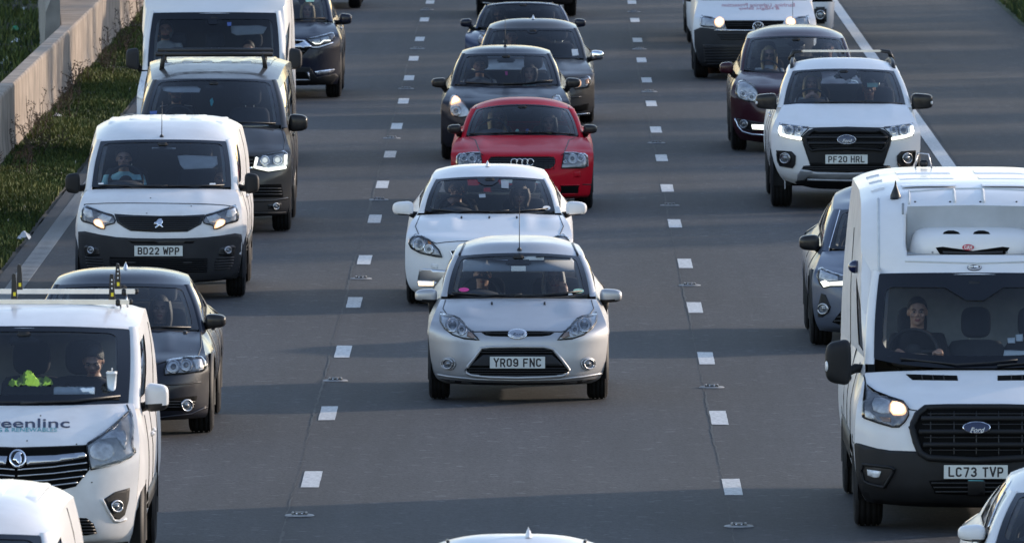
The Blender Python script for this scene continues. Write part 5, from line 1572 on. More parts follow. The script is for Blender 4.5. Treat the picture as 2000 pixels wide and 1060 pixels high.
def tall_van():
    v = Veh('panel_van', 'tall white van with long grey mirrors at the top left, driver in a grey hood', 'van', (200, 0, 3.846), 325, 417, 1.0, 3.4, 1.4, .345, .225, 'white')
    m = lambda lc, zc, le, xe, ze, n=3.0, mm=3.6: (lc, zc, le, xe, ze, n, mm)
    v.lead = 5
    v.front([m(-.75, .24, -.42, .93, .26), m(-.92, .30, -.44, .98, .36), m(-.96, .5, -.44, .995, .55), m(-.95, .72, -.44, 1.0, .75), m(-.9, .9, -.44, 1.0, .92), m(-.80, 1.02, -.42, .99, 1.02, 2.8, 4), m(-.5, 1.16, -.2, .97, 1.14), m(-.1, 1.28, .1, .95, 1.25)])
    v.screen((505, -.08), (1332, 503, .14), (1304, 100, .72), (95, .58), n=2.6, pw=(.07, .06), R0=(.99, 4.8, 1.3), R1=(.92, 4.8, 2.36), roof=[(.04, .9, 2.2), (.1, 1.3, 2.42), (.25, 2.0, 2.5), (1, 4.8, 2.5)], edge=[(.04, .93, .95, 2.12), (.1, .94, 1.4, 2.32), (.25, .95, 2.1, 2.4)], domed=False, frit=(.06, .07, .13))
    v.rm = 4; van_body(v, ribs=5, cols=((0, .02, 0), (.02, .2, 1), (.2, 1, 0)), brk=(.05, .5))
    v.sides(cladding='plastic'); v.index()
    v.mirror_pair((1400, 365, 1500, 520), .3, (1392, 520), 'plastic_grey', None, .5, .2)
    v.patch('headlight', [(1290, 660), (1370, 600), (1400, 640), (1395, 740), (1310, 760)], 'reflector', .004)
    v.interior(dz=-.02, seat_y=1.0, seat_x=.5, rear=False, bulk='trim_dark', wheel_z=.08, seats=(-1, 0, 1))
    v.patch('sensor_housing', [(790, 150), (865, 150), (855, 188), (800, 188)], 'frit', .006, 'M', 0, v.glass, .02, 0)
    v.patch('sun_visor', [(965, 165), (1180, 160), (1250, 175), (1220, 225), (1010, 235), (970, 215)], 'trim_mid', -.08, 'M', 0, None, .03, .006)
    v.patch('blue_sticker', [(935, 172), (968, 170), (968, 198), (940, 200)], 'sticker_blue', .006, 'M', 0, v.glass, .02, 0)
    v.patch('red_cup', [(990, 388), (1025, 388), (1022, 422), (992, 422)], 'print_red', -.1, 'M', 0, None, .02, .004)
    v.wiper([(-.9, .03), (-.3, .02), (.1, .03)]); v.wiper([(.1, .02), (.5, .02), (.9, .04)])
    side_trim(v, 1.0, seams=((.62, .45, 1.25), (1.7, .4, 1.3), (2.9, .4, 2.2)), handles=((1.5, 1.1), (1.9, 1.1)), mould=(.5, 2.9, .6, .14), col='plastic')
    h = v.cast(830, 6); 
    return v
def blue_suv():
    v = Veh('suv_car', 'dark navy SUV with thick chrome grille bar and black mirrors at the top left', 'car', (560, 0, 5.3), 190, 548, .925, 2.66, .95, .35, .235, 'black_blue')
    R = v.R; v.lead = 5
    v.front([R(-.70, 888, -.42, 520, 872), R(-.86, 850, -.44, 540, 820), R(-.92, 760, -.44, 552, 740), R(-.92, 640, -.44, 556, 630), R(-.90, 510, -.44, 556, 500), R(-.78, 405, -.42, 545, 385, 2.8, 3.4),
             R(-.45, 320, -.2, 522, 310, 2.5, 3), R(-.1, 255, .08, 498, 262, 2.2, 2.8), R(.08, 224, .28, 482, 240, 2.2, 2.6)], crease=((.52, .07, .025, .6, 1.02),))
    v.screen((216, .08), (428, 206, .32), (352, -112, 1.0), (-124, .82), pw=(.07, .06), R0=(.80, 3.1, 1.12), R1=(.60, 3.1, 1.55), roof=[(.3, 1.5, 1.66), (.6, 2.1, 1.68), (1, 3.2, 1.6)], rb=.05)
    v.cabin(); v.sides(cladding='plastic'); v.index()
    cx = -72
    mir = lambda pts: [(2 * cx - u, w) for u, w in reversed(pts)] + list(pts)
    g = mir([(cx + 1, 420), (190, 425), (255, 480), (150, 590), (100, 600), (cx + 1, 604)])
    gr = v.patch('front_grille', g, 'void', .005, 'M')
    bar = mir([(cx + 1, 470), (30, 474), (120, 468), (180, 440), (250, 492), (200, 500), (100, 503), (cx + 1, 505)])
    v.patch('chrome_bar', bar, 'chrome', .03, 'M', 0, gr, .022, .03)
    v.line('chrome_strip', mir([(cx + 1, 428), (60, 428), (180, 432), (262, 500), (330, 495), (468, 450)]), 'chrome', .012, .02, 'M', gr)
    v.slats('grille_slat', g, (535, 560, 585), 'black', .012, .012, 20, 1, gr)
    hp = [(208, 412), (300, 395), (430, 362), (475, 345), (488, 390), (465, 430), (370, 455), (290, 468), (250, 450)]
    h = v.headlight(hp, 'reflector_dark', 'lens', 0)
    v.patch('main_beam_bowl', [(270, 425), (340, 410), (345, 440), (300, 455)], 'reflector', .012, 'B', 0, h); v.patch('dip_beam_bowl', [(350, 405), (430, 380), (440, 420), (360, 438)], 'reflector', .012, 'B', 0, h)
    v.line('daytime_strip', [(262, 452), (290, 466), (340, 462), (375, 432), (440, 430)], 'lamp_drl', .006, .03, 'B', h)
    v.patch('fog_strip', [(292, 740), (430, 722), (495, 716), (490, 738), (440, 762), (315, 776)], 'chrome', .006)
    v.patch('fog_lamp', [(320, 745), (455, 728), (438, 758), (325, 770)], 'reflector_dark', .014)
    lo = mir([(cx + 1, 690), (240, 695), (265, 740), (310, 800), (500, 760), (535, 790), (490, 880), (250, 878), (cx + 1, 890)])
    b = v.patch('bumper_cladding', lo, 'plastic', .008, 'M', 0, None, .03)
    v.patch('lower_grille', mir([(cx + 1, 745), (190, 745), (225, 815), (cx + 1, 820)]), 'void', .014, 'M', 0, b)
    v.line('skid_trim', mir([(cx + 1, 822), (238, 822), (218, 750)]), 'satin', .012, .018, 'M', b)
    v.mirror_pair((545, 142, 675, 255), .66, (495, 235), 'black_blue', 'black', .6, .18, .2)
    v.wiper([(-.2, .02), (.3, .03), (.95, .03)])
    v.interior(seat_y=1.0)
    v.patch('window_ticket', [(190, 0), (282, 0), (282, 24), (200, 28)], 'sticker_green', .006, 'M', 0, v.glass, .02, 0)
    side_trim(v, 1.0, seams=((.75, .45, 1.1), (1.85, .4, 1.1), (2.7, .6, 1.1)), handles=((1.65, .98), (2.6, 1.0)), col='chrome')
    return v
def far_left_car():
    v = Veh('estate_car', 'grey car almost wholly cut off by the top edge, one front tyre showing', 'car', (560, 0, 5.3), 16, 610, .90, 2.7, .9, .33, .23, 'dark_grey')
    generic(v, .90, 1.02, 1.4, 1.52); v.interior(seat_y=1.0)
    return v
def dark_hatch():
    v = Veh('hatchback_car', 'dark grey hatchback partly hidden by the white van lettered greenlinc', 'car', (100, 500, 2.9444), 843, 231, .8825, 2.58, .75, .32, .225, 'dark_grey')
    R = v.R; v.lead = 5
    v.front([R(-.66, 945, -.40, 888, 925), R(-.82, 925, -.42, 900, 895), R(-.88, 850, -.42, 906, 830), R(-.87, 760, -.42, 908, 750), R(-.83, 690, -.42, 906, 670), R(-.74, 622, -.40, 896, 600, 2.6, 3.2),
             R(-.45, 560, -.22, 884, 555, 2.4, 3), R(-.1, 490, .05, 872, 490, 2.2, 2.8), R(.2, 424, .42, 860, 434, 2.2, 2.6)], crease=((.45, .06, .02, .6, 1.02),))
    v.screen((421, .2), (850, 424, .48), (770, 172, 1.04), (158, .84), pw=(.055, .05), R0=(.74, 2.85, 1.0), R1=(.53, 2.7, 1.28), roof=[(.3, 1.35, v.Z(95, 1.35)), (.5, 1.7, v.Z(73, 1.7)), (.8, 2.2, 1.39), (1, 2.8, 1.3)], rb=.05)
    v.cabin(); v.sides(); v.index()
    hp = [(662, 612), (700, 602), (790, 590), (862, 586), (878, 610), (880, 648), (866, 662), (760, 676), (652, 682), (650, 650)]
    h = v.headlight(hp, 'reflector_dark', 'lens', 0)
    v.bowl('dip_beam_bowl', 700, 640, .055, h, 'refl'); v.bowl('main_beam_bowl', 772, 630, .05, h, 'refl'); v.patch('indicator_reflector', [(815, 600), (862, 596), (868, 645), (830, 652)], 'reflector', .012, 'B', 0, h)
    v.line('bonnet_seam', [(590, 625), (660, 606), (840, 583), (862, 520), (858, 440)], 'black', .005, .001)
    cx = 386
    mir = lambda pts: [(2 * cx - u, w) for u, w in reversed(pts)] + list(pts)
    g = mir([(cx + 1, 615), (560, 618), (575, 700), (555, 870), (cx + 1, 880)])
    gr = v.patch('front_grille', g, 'void', .005, 'M'); v.line('grille_surround', g, 'satin', .01, .008, 'M', gr, 6, True); v.slats('grille_slat', g, (650, 685, 720, 755, 790, 825), 'black', .007, .012, 10, 1, gr)
    fr = [(600, 830), (720, 815), (838, 802), (820, 875), (780, 886), (610, 888)]
    f = v.patch('fog_recess', fr, 'void', .005); v.slats('intake_slat', fr, (835, 850, 865), 'black', .006, .01, 8, 1, f[0])
    v.bowl('fog_lamp', 774, 855, .048, f, 'fog', None, 'B', .006)
    v.line('bumper_crease', [(600, 745), (760, 735), (860, 722)], 'black', .007, .002); v.line('bumper_crease', [(620, 925), (800, 905), (895, 865)], 'dark_grey', .01, .004)
    v.patch('front_splitter', mir([(cx + 1, 930), (780, 935), (800, 945), (cx + 1, 960)]), 'black', .004, 'M')
    v.mirror_pair((884, 332, 1006, 412), .66, (868, 400), 'black_paint', 'black', .6, .17, .12)
    v.interior(seat_y=1.0)
    v.antenna(428, 72, 1.9, fin=True, matn='satin')
    v.wiper([(-.9, .02), (0, .03), (.3, .04)]); v.wiper([(.1, .02), (.5, .03), (.9, .03)])
    v.patch('washer_jet', [(760, 434), (780, 434), (782, 444), (760, 444)], 'black', .012, 'M')
    side_trim(v, 1.0, seams=((.72, .4, .95), (1.8, .4, .95), (2.5, .6, .95)), handles=((1.6, .86), (2.4, .88)))
    return v
def greenlinc_van():
    v = Veh('panel_van', 'large white van lettered greenlinc on its bonnet, below roof bars with ladder stops', 'van', (0, 780, 3.785), 1121, 41, .978, 3.1, 1.0, .34, .215, 'white_dirty')
    R = v.R; v.lead = 6
    v.front([R(-.72, 1085, -.42, 948, 1048), R(-.84, 1060, -.44, 975, 985), R(-.90, 960, -.46, 992, 880), R(-.91, 830, -.46, 1008, 760), R(-.90, 700, -.46, 1020, 620), R(-.87, 540, -.46, 1030, 480), R(-.74, 356, -.42, 1032, 330, 3.0, 3.6),
             R(-.5, 225, -.22, 1018, 190, 2.6, 3.2), R(-.2, 105, .02, 1000, 80, 2.2, 3), R(-.04, 43, .16, 982, 25, 2.2, 2.8)], crease=((.72, .14, .02, .62, 1.0),))
    V1 = (0, 560, 3.785); V2 = (0, 780, 3.785); v.crop = V1
    v.screen((880, -.04), (948, 866, .17), (957, 316, .96), (292, .76), n=2.4, pw=(.085, .065), pd=(.16, .12), R0=(.95, 4.0, 1.22), R1=(.86, 4.0, 1.84), roof=[(.08, 1.05, v.Z(232, 1.05)), (.16, 1.4, v.Z(172, 1.4)), (.35, 2.0, v.Z(120, 2.0)), (.6, 2.8, 1.93), (1, 4.0, 1.92)], rb=.07, domed=False, frit=(.13, .10, .07))
    v.rm = 5; van_body(v, ribs=5, cols=((0, .02, 0), (.02, .25, 1), (.25, 1, 0)))
    v.sides(cladding='plastic'); v.index()
    v.crop = V2; cx = 155
    mir = lambda pts, c=cx: [(2 * c - u, w) for u, w in reversed(pts)] + list(pts)
    g = mir([(132, 358), (400, 348), (636, 342), (650, 420), (660, 518), (560, 640), (420, 675), (270, 695), (132, 700)], 132)
    gr = v.patch('front_grille', g, 'void', .005, 'M')
    bar = mir([(190, 432), (400, 425), (610, 404), (632, 418), (628, 435), (400, 472), (200, 488)], 132)
    v.patch('chrome_bar', [(190, 432), (400, 425), (610, 404), (632, 418), (628, 435), (400, 472), (200, 488)], 'satin', .03, 'B', 0, gr, .022, .03)
    for a, b in ((522, 472), (566, 518), (612, 566), (656, 612)):
        k = {472: 640, 518: 640, 566: 615, 612: 570}[b]
        v.line('grille_slat', [(132, a), (lerp(132, k, .5), (a + b) / 2 + 6), (k, b)], 'satin', .007, .016, 'B', gr)
    bd = v.patch('badge', circ(132, 452, 62, 60, 30), 'chrome', .045, 'M', 0, gr, .015, .03)
    v.patch('badge_field', circ(132, 452, 50, 48, 26), 'black', .050, 'M', 0, bd, .015, 0)
    v.patch('badge_emblem', [(96, 470), (110, 440), (125, 420), (150, 412), (165, 424), (150, 432), (160, 450), (160, 490), (140, 495), (120, 470)], 'chrome', .056, 'M', 0, bd, .015, .006)
    hp = [(958, 92), (975, 140), (985, 220), (975, 320), (988, 395), (960, 425), (880, 465), (670, 518), (655, 440), (640, 338), (700, 300), (800, 230), (880, 160)]
    h = v.headlight(hp, 'reflector_mid', 'lens', 0)
    v.patch('dip_beam_bowl', circ(755, 385, 92, 70, 24), 'reflector', .010, 'B', 0, h)
    v.patch('main_beam_bowl', [(745, 300), (800, 250), (870, 228), (915, 235), (935, 290), (920, 370), (890, 330), (860, 285)], 'reflector', .014, 'B', 0, h)
    v.line('lamp_rim', [(675, 505), (800, 485), (900, 450), (978, 400)], 'reflector', .012, .014, 'B', h)
    fr = [(766, 735), (850, 680), (958, 650), (950, 740), (920, 850), (880, 884), (840, 880), (800, 830)]
    f = v.patch('fog_recess', fr, 'plastic', .005); v.bowl('fog_lamp', 856, 785, .042, f, 'fog', None, 'B', .004)
    v.line('fog_surround', [(752, 735), (800, 830), (840, 892), (880, 898), (930, 880)], 'white_dirty', .012, .004)
    lo = mir([(156, 868), (500, 868), (640, 874), (690, 915), (716, 985), (640, 1000), (156, 1002)])
    l_ = v.patch('lower_grille', lo, 'void', .005, 'M'); v.slats('grille_slat', lo, (892, 914, 936, 958, 980), 'black', .007, .012, 10, 1, l_)
    v.line('bonnet_seam', [(640, 340), (720, 288), (800, 228), (880, 158), (956, 82), (938, 40)], 'black', .005, .001)
    v.line('bonnet_seam', [(-300, 330), (-100, 350), (132, 358), (400, 350), (640, 340)], 'black', .005, .001, 'M')
    for q in ((565, 330), (678, 610), (300, 120), (200, 305)): v.patch('stone_chip', circ(q[0], q[1], 6, 5, 8), 'soil', .003, 'M', 0, None, .02, 0)
    # lettering on the bonnet
    flat_text(v, 'greenlinc', (-150, 515), 186, 90, 'print_navy', .0, .010, 1.18)
    flat_text(v, 'HEATING & RENEWABLES', (-215, 420), 224, 30, 'print_teal', .0, .008)
    v.crop = V1
    v.mirror_pair((1072, 715, 1248, 915), .5, (1035, 890), 'white_dirty', 'black', .5, .2, .26)
    v.wiper([(-.9, .05), (-.2, .03), (.2, .03)]); v.wiper([(.0, .02), (.5, .04), (.92, .09)], .013)
    v.interior(dz=.0, seat_y=1.0, seat_x=.46, rear=False, bulk='trim_mid', wheel_z=.05, seats=(-1, .1, 1), hr=(.15, .14))
    # roof bars with ladder stops
    for k, (ly, vv, ue) in enumerate(((1.9, 112, 965), (3.0, 34, 1008))):
        z = v.Z(vv, ly); b = v.L(ue, vv, ly).x
        e = empty('roof_bar', (0, ly, z)); e.parent = v.root
        MB().box((0, 0, 0), (2 * b, .05, .038), .006).build('bar', 'alu', e, False)
        for sg in (1, -1):
            MB().box((sg * b, 0, 0), (.03, .055, .044), .006).build('end_cap', 'black', e)
            MB().box((sg * (b - .10), 0, -.005), (.035, .065, .055), .006).build('clamp', 'black', e)
            MB().tube([(sg * (b - .08), 0, -.02), (sg * (b - .07), .0, -.13)], .008, 6).build('bar_foot', 'alu', e)
            xs = [(b - .145)]
            for x in xs:
                st = MB()
                pr = [(-.028, 0), (.022, 0), (.016, .12), (.008, .20), (-.012, .205), (-.02, .19)]
                st.grid([[(sg * (x + a), -.02, c + .02) for a, c in pr], [(sg * (x + a), .02, c + .02) for a, c in pr]], True)
                b0 = len(st.v); st.v += [Vector((sg * (x + a), -.02, c + .02)) for a, c in pr]; st.f.append(tuple(range(b0, b0 + 6)))
                so = st.build('ladder_stop', 'black', e, False)
                MB().box((sg * (x), -.022, .06), (.02, .004, .03)).build('stop_mark', 'yellow_mark', so, False)
                for zz in (.11, .145, .175): MB().ellipsoid((sg * (x - .002), -.022, zz), (.006, .003, .008), 8, 6).build('stop_hole', 'print_white', so)
    # inner pair of stops
    v.crop = V1
    for k, (u, ly, vv) in enumerate(((108, 1.9, 90), (148, 3.0, 20))):
        p = v.L(u, vv, ly)
        pr = [(-.028, 0), (.022, 0), (.016, .12), (.008, .20), (-.012, .205), (-.02, .19)]
        st = MB().grid([[(p.x + a, ly - .02, p.z + c) for a, c in pr], [(p.x + a, ly + .02, p.z + c) for a, c in pr]], True)
        b0 = len(st.v); st.v += [Vector((p.x + a, ly - .02, p.z + c)) for a, c in pr]; st.f.append(tuple(range(b0, b0 + 6)))
        so = st.build('ladder_stop', 'black', v.root, False)
        MB().box((p.x, ly - .022, p.z + .04), (.02, .004, .03)).build('stop_mark', 'yellow_mark', so, False)
    side_trim(v, 1.0, seams=((.70, .45, 1.2), (1.75, .4, 1.2), (3.0, .4, 1.8)), handles=((1.55, 1.0), (1.95, 1.0)), mould=(.5, 2.7, .55, .13))
    return v
def flat_text(v, txt, span, vv, hh, matn, shear=0.0, off=0.0, sx=1.0, mirrored=False, yoff=.004):
    """printed words that lie on the bonnet: span (u0, u1) at height v, letter height hh, all in crop units"""
    t = text_mesh(txt, 1.0, shear, off, sx)
    x0, x1 = min(p.x for p in t.v), max(p.x for p in t.v); z0, z1 = min(p.z for p in t.v), max(p.z for p in t.v)
    P = []
    last = None
    for p in t.v:
        fx = (p.x - x0) / (x1 - x0); fz = (p.z - z0) / (z1 - z0)
        if mirrored: fx = 1 - fx
        h = v.cast(lerp(span[0], span[1], fx), vv + hh / 2 - hh * fz)
        if h: last = h[0] + h[1] * yoff
        P.append(last or Vector((0, 0, 1)))
    f = [tuple(reversed(q)) for q in t.f] if mirrored else t.f
    return mk('bonnet_lettering', P, f, matn, v.root, False)
VH['partner'] = small_van(); VH['t5'] = grey_van(); VH['boxer'] = tall_van(); VH['crv'] = blue_suv(); VH['far'] = far_left_car(); VH['a3'] = dark_hatch(); VH['viv'] = greenlinc_van()
def copy_tree(o, parent=None):
    c = o.copy(); COL.objects.link(c)
    if parent: c.parent = parent
    for ch in list(o.children): copy_tree(ch, c)
    return c
nv = copy_tree(VH['partner'].root)
nv.location = (-3.86, 81.9, 0); nv['label'] = 'white van at the lower left corner with only its grooved roof in view'
# ------------------------------------------------------------------ right lane
def fridge_van():
    v = Veh('panel_van', 'tall white refrigerated van with a cooling unit set into its high roof, plate LC73 TVP', 'van', (1640, 720, 3.3111), 1025, 1907, 1.02, 3.75, 1.2, .345, .235, 'white')
    R = v.R; v.lead = 6
    v.front([R(-.74, 895, -.42, 175, 858), R(-.88, 850, -.44, 140, 800), R(-.95, 760, -.46, 112, 715), R(-.96, 660, -.46, 100, 620), R(-.95, 560, -.46, 96, 520), R(-.92, 420, -.46, 98, 400), R(-.80, 262, -.44, 106, 290, 3.0, 4.0),
             R(-.5, 150, -.2, 132, 160, 2.7, 3.6), R(-.2, 55, .04, 152, 75, 2.3, 3), R(-.06, 8, .14, 166, 25, 2.2, 2.8)], crease=((.55, .08, .012, .66, 1.0),))
    I = (1540, 300, 2.65); v.crop = I
    v.screen((1112, -.06), (442, 1062, .20), (470, 622, .82), (617, .66), n=2.8, pw=(.075, .06), pd=(.16, .12), R0=(1.0, 4.95, 1.3), R1=(.90, 4.95, 2.62), roof=[(.035, .93, 2.24), (.10, 1.35, 2.545), (.16, 1.75, 2.66), (.35, 2.5, 2.72), (1, 4.95, 2.72)], edge=[(.04, .925, 1.08, 2.22), (.10, .915, 1.45, 2.44), (.18, .905, 1.9, 2.56), (.4, .90, 2.8, 2.63)], domed=False, frit=(.13, .07, .17))
    v.rm = 5
    v.crop = (1660, 310, 4.2412); v.dent = (.548, v.Z(800, 1.02), v.Z(385, 1.32), 1.34)
    van_body(v, cols=((0, .03, 0), (.03, .22, 1), (.22, 1, 0)), brk=(.05, .48))
    v.sides(cladding='plastic', lowcut=(.42, 'plastic')); v.index()
    G = (1640, 720, 3.3111); v.crop = G
    cx = 884
    mir = lambda pts, c=cx: [(2 * c - u, w) for u, w in reversed(pts)] + list(pts)
    L = lambda pts: [(2 * cx - u, w) for u, w in pts]
    bm = [(92, 470), (160, 490), (240, 512), (330, 526), (510, 532), (560, 580), (880, 598), (1208, 580), (1258, 532), (1438, 526), (1530, 512), (1610, 490), (1672, 470), (1664, 700), (1630, 800), (1560, 850), (1250, 870), (884, 890), (520, 870), (230, 858), (150, 800), (110, 700)]
    b = v.patch('front_bumper', bm, 'plastic', .006, 'M', 0, None, .03, .01)
    g = [(560, 258), (700, 254), (884, 254), (1068, 254), (1208, 258), (1250, 290), (1294, 372), (1270, 470), (1240, 545), (1190, 575), (884, 590), (578, 575), (528, 545), (496, 470), (470, 378), (505, 300)]
    gr = v.patch('front_grille', g, 'void', .010, 'M', 0, None, .03)
    v.line('grille_surround', g, 'plastic', .030, .012, 'M', gr, 6, True)
    v.slats('grille_slat', g, (328, 410, 492), 'plastic', .024, .016, 40, 1, gr)
    v.slats('grille_slat', g, (296, 362, 445, 525), 'black', .006, .012, 60, 1, gr)
    for u in (590, 740, 884, 1028, 1178): v.line('grille_bar', [(u, 280), (u, 565)], 'black', .006, .010, 'M', gr)
    bd = v.patch('badge', circ(884, 392, 90, 33, 30), 'chrome', .060, 'M', 0, gr, .015, .03)
    v.patch('badge_field', circ(884, 392, 84, 29, 30), 'badge_blue', .064, 'M', 0, bd, .015, 0)
    badge_script(v, 884, 392, .17, 'print_white', bd)
    for o in [x for x in bpy.data.objects if x.parent == bd and x.name.startswith('badge_lettering')]: o.location.y -= .045
    hp = [(168, 100), (190, 125), (240, 160), (330, 196), (415, 222), (440, 250), (447, 300), (420, 345), (385, 375), (340, 376), (250, 350), (160, 318), (156, 240)]
    h = v.headlight(hp, 'reflector_dark', 'lens', 0)
    v.patch('main_beam_bowl', [(228, 192), (270, 190), (325, 210), (322, 290), (270, 288), (222, 270), (212, 230)], 'reflector', .010, 'B', 0, h)
    v.lit('lit_beam', [(328, 213), (387, 220), (427, 243), (434, 287), (402, 303), (328, 298)], 'lamp_warm', .014, 'B', h, .78)
    v.patch('side_lamp', [(168, 270), (195, 275), (230, 305), (228, 330), (170, 312)], 'reflector', .012, 'B', 0, h)
    v.patch('indicator_reflector', [(262, 312), (330, 318), (335, 345), (280, 340)], 'smoked_amber', .012, 'B', 0, h)
    fr = [(160, 615), (340, 635), (362, 650), (320, 720), (295, 760), (200, 740), (165, 720), (150, 660)]
    f = v.patch('fog_recess', fr, 'black', .012, 'B', 0, b); v.line('fog_surround', fr, 'plastic', .014, .016, 'B', f, 5, True)
    v.patch('fog_lamp', [(188, 648), (275, 660), (262, 698), (235, 700), (192, 685)], 'reflector', .020, 'B', 0, f)
    lo = mir([(cx + 1, 705), (1190, 720), (1150, 800), (cx + 1, 812)])
    l_ = v.patch('lower_grille', lo, 'void', .012, 'M', 0, b); v.slats('grille_slat', lo, (735, 762, 788), 'black', .008, .016, 10, 1, l_)
    v.patch('radar_cover', mir([(cx + 1, 716), (940, 718), (940, 805), (cx + 1, 806)]), 'black', .03, 'M', 0, l_)
    v.line('bonnet_seam', [(450, 262), (525, 275), (884, 268), (1243, 275), (1318, 262)], 'black', .004, .001, 'M')
    v.line('bonnet_seam', [(450, 262), (415, 222), (330, 196), (240, 160), (168, 100), (158, 40)], 'black', .005, .001)
    vt = [(428, 36), (760, 45), (765, 76), (470, 72)]
    q = v.patch('bonnet_vent', vt, 'void', .004); 
    for u in (530, 600, 670): v.line('vent_fin', [(u, 46), (u + 6, 74)], 'black', .005, .008, 'B', q)
    v.plate(880, 664, 'LC73 TVP')
    v.line('dealer_strip', [(830, 716), (930, 718)], 'print_teal', .005, .03, 'M')
    v.crop = I
    # mirrors: tall head with clear side repeater
    v.mirror_pair((190, 966, 325, 1190), .25, (345, 1110), 'plastic', None, .5, .22, indicator='reflector', stem_mat='plastic')
    H = (1660, 310, 4.2412); v.crop = H
    cu = 1048
    # forehead panel with the cooling unit in its recess
    rec = [(498, 384), (700, 372), (1048, 368), (1396, 372), (1598, 384), (1590, 600), (1584, 800), (1048, 814), (512, 800), (504, 600)]
    rc = None
    v.line('recess_step', [(458, 850), (1048, 868), (1638, 850)], 'trim_light', .008, .004, 'M')
    base = Vector((0, 1.30, 0))
    zl, zh = v.dent[1], v.dent[2]
    MB().grid([[(-.535, 1.325, zh - .01), (0, 1.335, zh), (.535, 1.325, zh - .01)], [(-.535, 1.325, zl + .03), (0, 1.335, zl + .03), (.535, 1.325, zl + .03)]]).build('recess_back', 'niche_shade_grey', v.root, False)  # sheet greyer than the van, its colour standing in for the recess's shade
    MB().grid([[(-.54, 1.33, zl + .02), (.54, 1.33, zl + .02)], [(-.54, 1.02, zl + .008), (.54, 1.02, zl + .008)]]).build('recess_floor', 'niche_shade_grey', v.root, False)
    e = empty('cooling_unit', (0, base.y, v.Z(690, base.y))); e.parent = v.root
    kx = 1 / (4.2412 * FPX / (v.D + base.y)); zof = lambda w: (690 - w) * kx
    shell = MB(); rows = []
    for (zz, hw, dp, yb) in ((zof(800), 520, .30, 0), (zof(770), 520, .33, 0), (zof(700), 505, .34, .0), (zof(640), 490, .32, .02), (zof(600), 470, .26, .05), (zof(575), 420, .18, .08), (zof(566), 330, .10, .10)):
        r = []
        for k in range(41):
            a = -PI / 2 + PI * k / 40
            x = hw * kx * math.copysign(abs(math.sin(a)) ** .6, math.sin(a)); y = yb - dp * abs(math.cos(a)) ** .55
            r.append(Vector((x, y + .06, zz)))
        rows.append(r)
    shell.grid(rows)
    sh = shell.build('unit_shell', 'white', e)
    tb = BVHTree.FromPolygons([tuple(p) for p in shell.v], shell.f)
    def on(u, w, off=.006):
        x, z = (u - cu) * kx, zof(w)
        h = tb.ray_cast(Vector((x, -3, z)), Vector((0, 1, 0)))
        return Vector((x, (h[0].y if h[0] else -.2) - off, z))
    def panel(name, pts, matn, off=.006, par=e):
        n = len(pts)
        c = (sum(p[0] for p in pts) / n, sum(p[1] for p in pts) / n)
        mb = MB()
        rings = [[on(lerp(c[0], p[0], k / 5), lerp(c[1], p[1], k / 5), off) for p in pts] for k in range(6)]
        mb.grid([list(reversed(r)) for r in rings], True)
        return mb.build(name, matn, par, False)
    def densep(pts, m=6):
        out = []
        for i, p in enumerate(pts):
            q2 = pts[(i + 1) % len(pts)]
            out += [(lerp(p[0], q2[0], k / m), lerp(p[1], q2[1], k / m)) for k in range(m)]
        return out
    panel('air_opening', densep([(742, 722), (800, 714), (850, 724), (900, 742), (1048, 752), (1196, 742), (1246, 724), (1296, 714), (1354, 722), (1330, 760), (1300, 800), (1048, 806), (796, 800), (766, 760)]), 'void', .004)
    MB().tube([on(800, 758, .012), on(1048, 766, .012), on(1296, 758, .012)], .010, 6).build('opening_bar', 'trim_dark', e)
    oval = panel('maker_badge', circ(1010, 718, 49, 25, 26), 'print_red', .010)
    gl = strokes('GAH', 32 * kx, 0, 11, 56)
    p0 = on(1010, 718, .016)
    gl.v = [p + p0 for p in gl.v]; gl.build('badge_lettering', 'print_white', oval, False)
    for u in (716, 1330): panel('fixing', circ(u, 762, 9, 9, 10), 'trim_mid', .006)
    for u in (875, 1125):
        pts = densep([(u - 72, 614), (u - 60, 598), (u - 25, 588), (u + 20, 588), (u + 58, 598), (u + 72, 614)], 3)
        panel('fan_opening', pts, 'void', .004)
    bl = v.patch('body_badge', circ(1031, 903, 60, 25, 26), 'badge_blue', .008, 'M', 0, None, .02)
    v.line('badge_rim', circ(1031, 903, 52, 20, 22), 'print_white', .0035, .010, 'M', bl, 4, True)
    v.patch('badge_van', [(1024, 894), (1062, 890), (1066, 910), (1050, 914), (1044, 908), (1026, 912)], 'print_white', .012, 'M', 0, bl, .02, 0)
    v.line('badge_word', [(986, 902), (1020, 903)], 'print_white', .009, .010, 'M', bl)
    v.line('roof_seam', [(490, 270), (492, 380)], 'trim_light', .006, .002); v.line('roof_seam', [(235, 330), (240, 930)], 'trim_light', .006, .001)
    v.line('roof_seam', [(490, 275), (860, 252), (1048, 250), (1236, 252), (1606, 275)], 'trim_light', .006, .002, 'M')
    for u in (860, 1100): v.line('roof_seam', [(u, 256), (u + 8, 366)], 'trim_light', .008, .002, 'M')
    for u in (540, 830, 1080, 1380): v.patch('bolt', circ(u, 358, 9, 5, 8), 'trim_dark', .004, 'M')
    v.line('drain_slot', [(440, 375), (440, 462)], 'trim_mid', .010, .001)
    # pressings over the high roof
    E, C = v.E, v.C
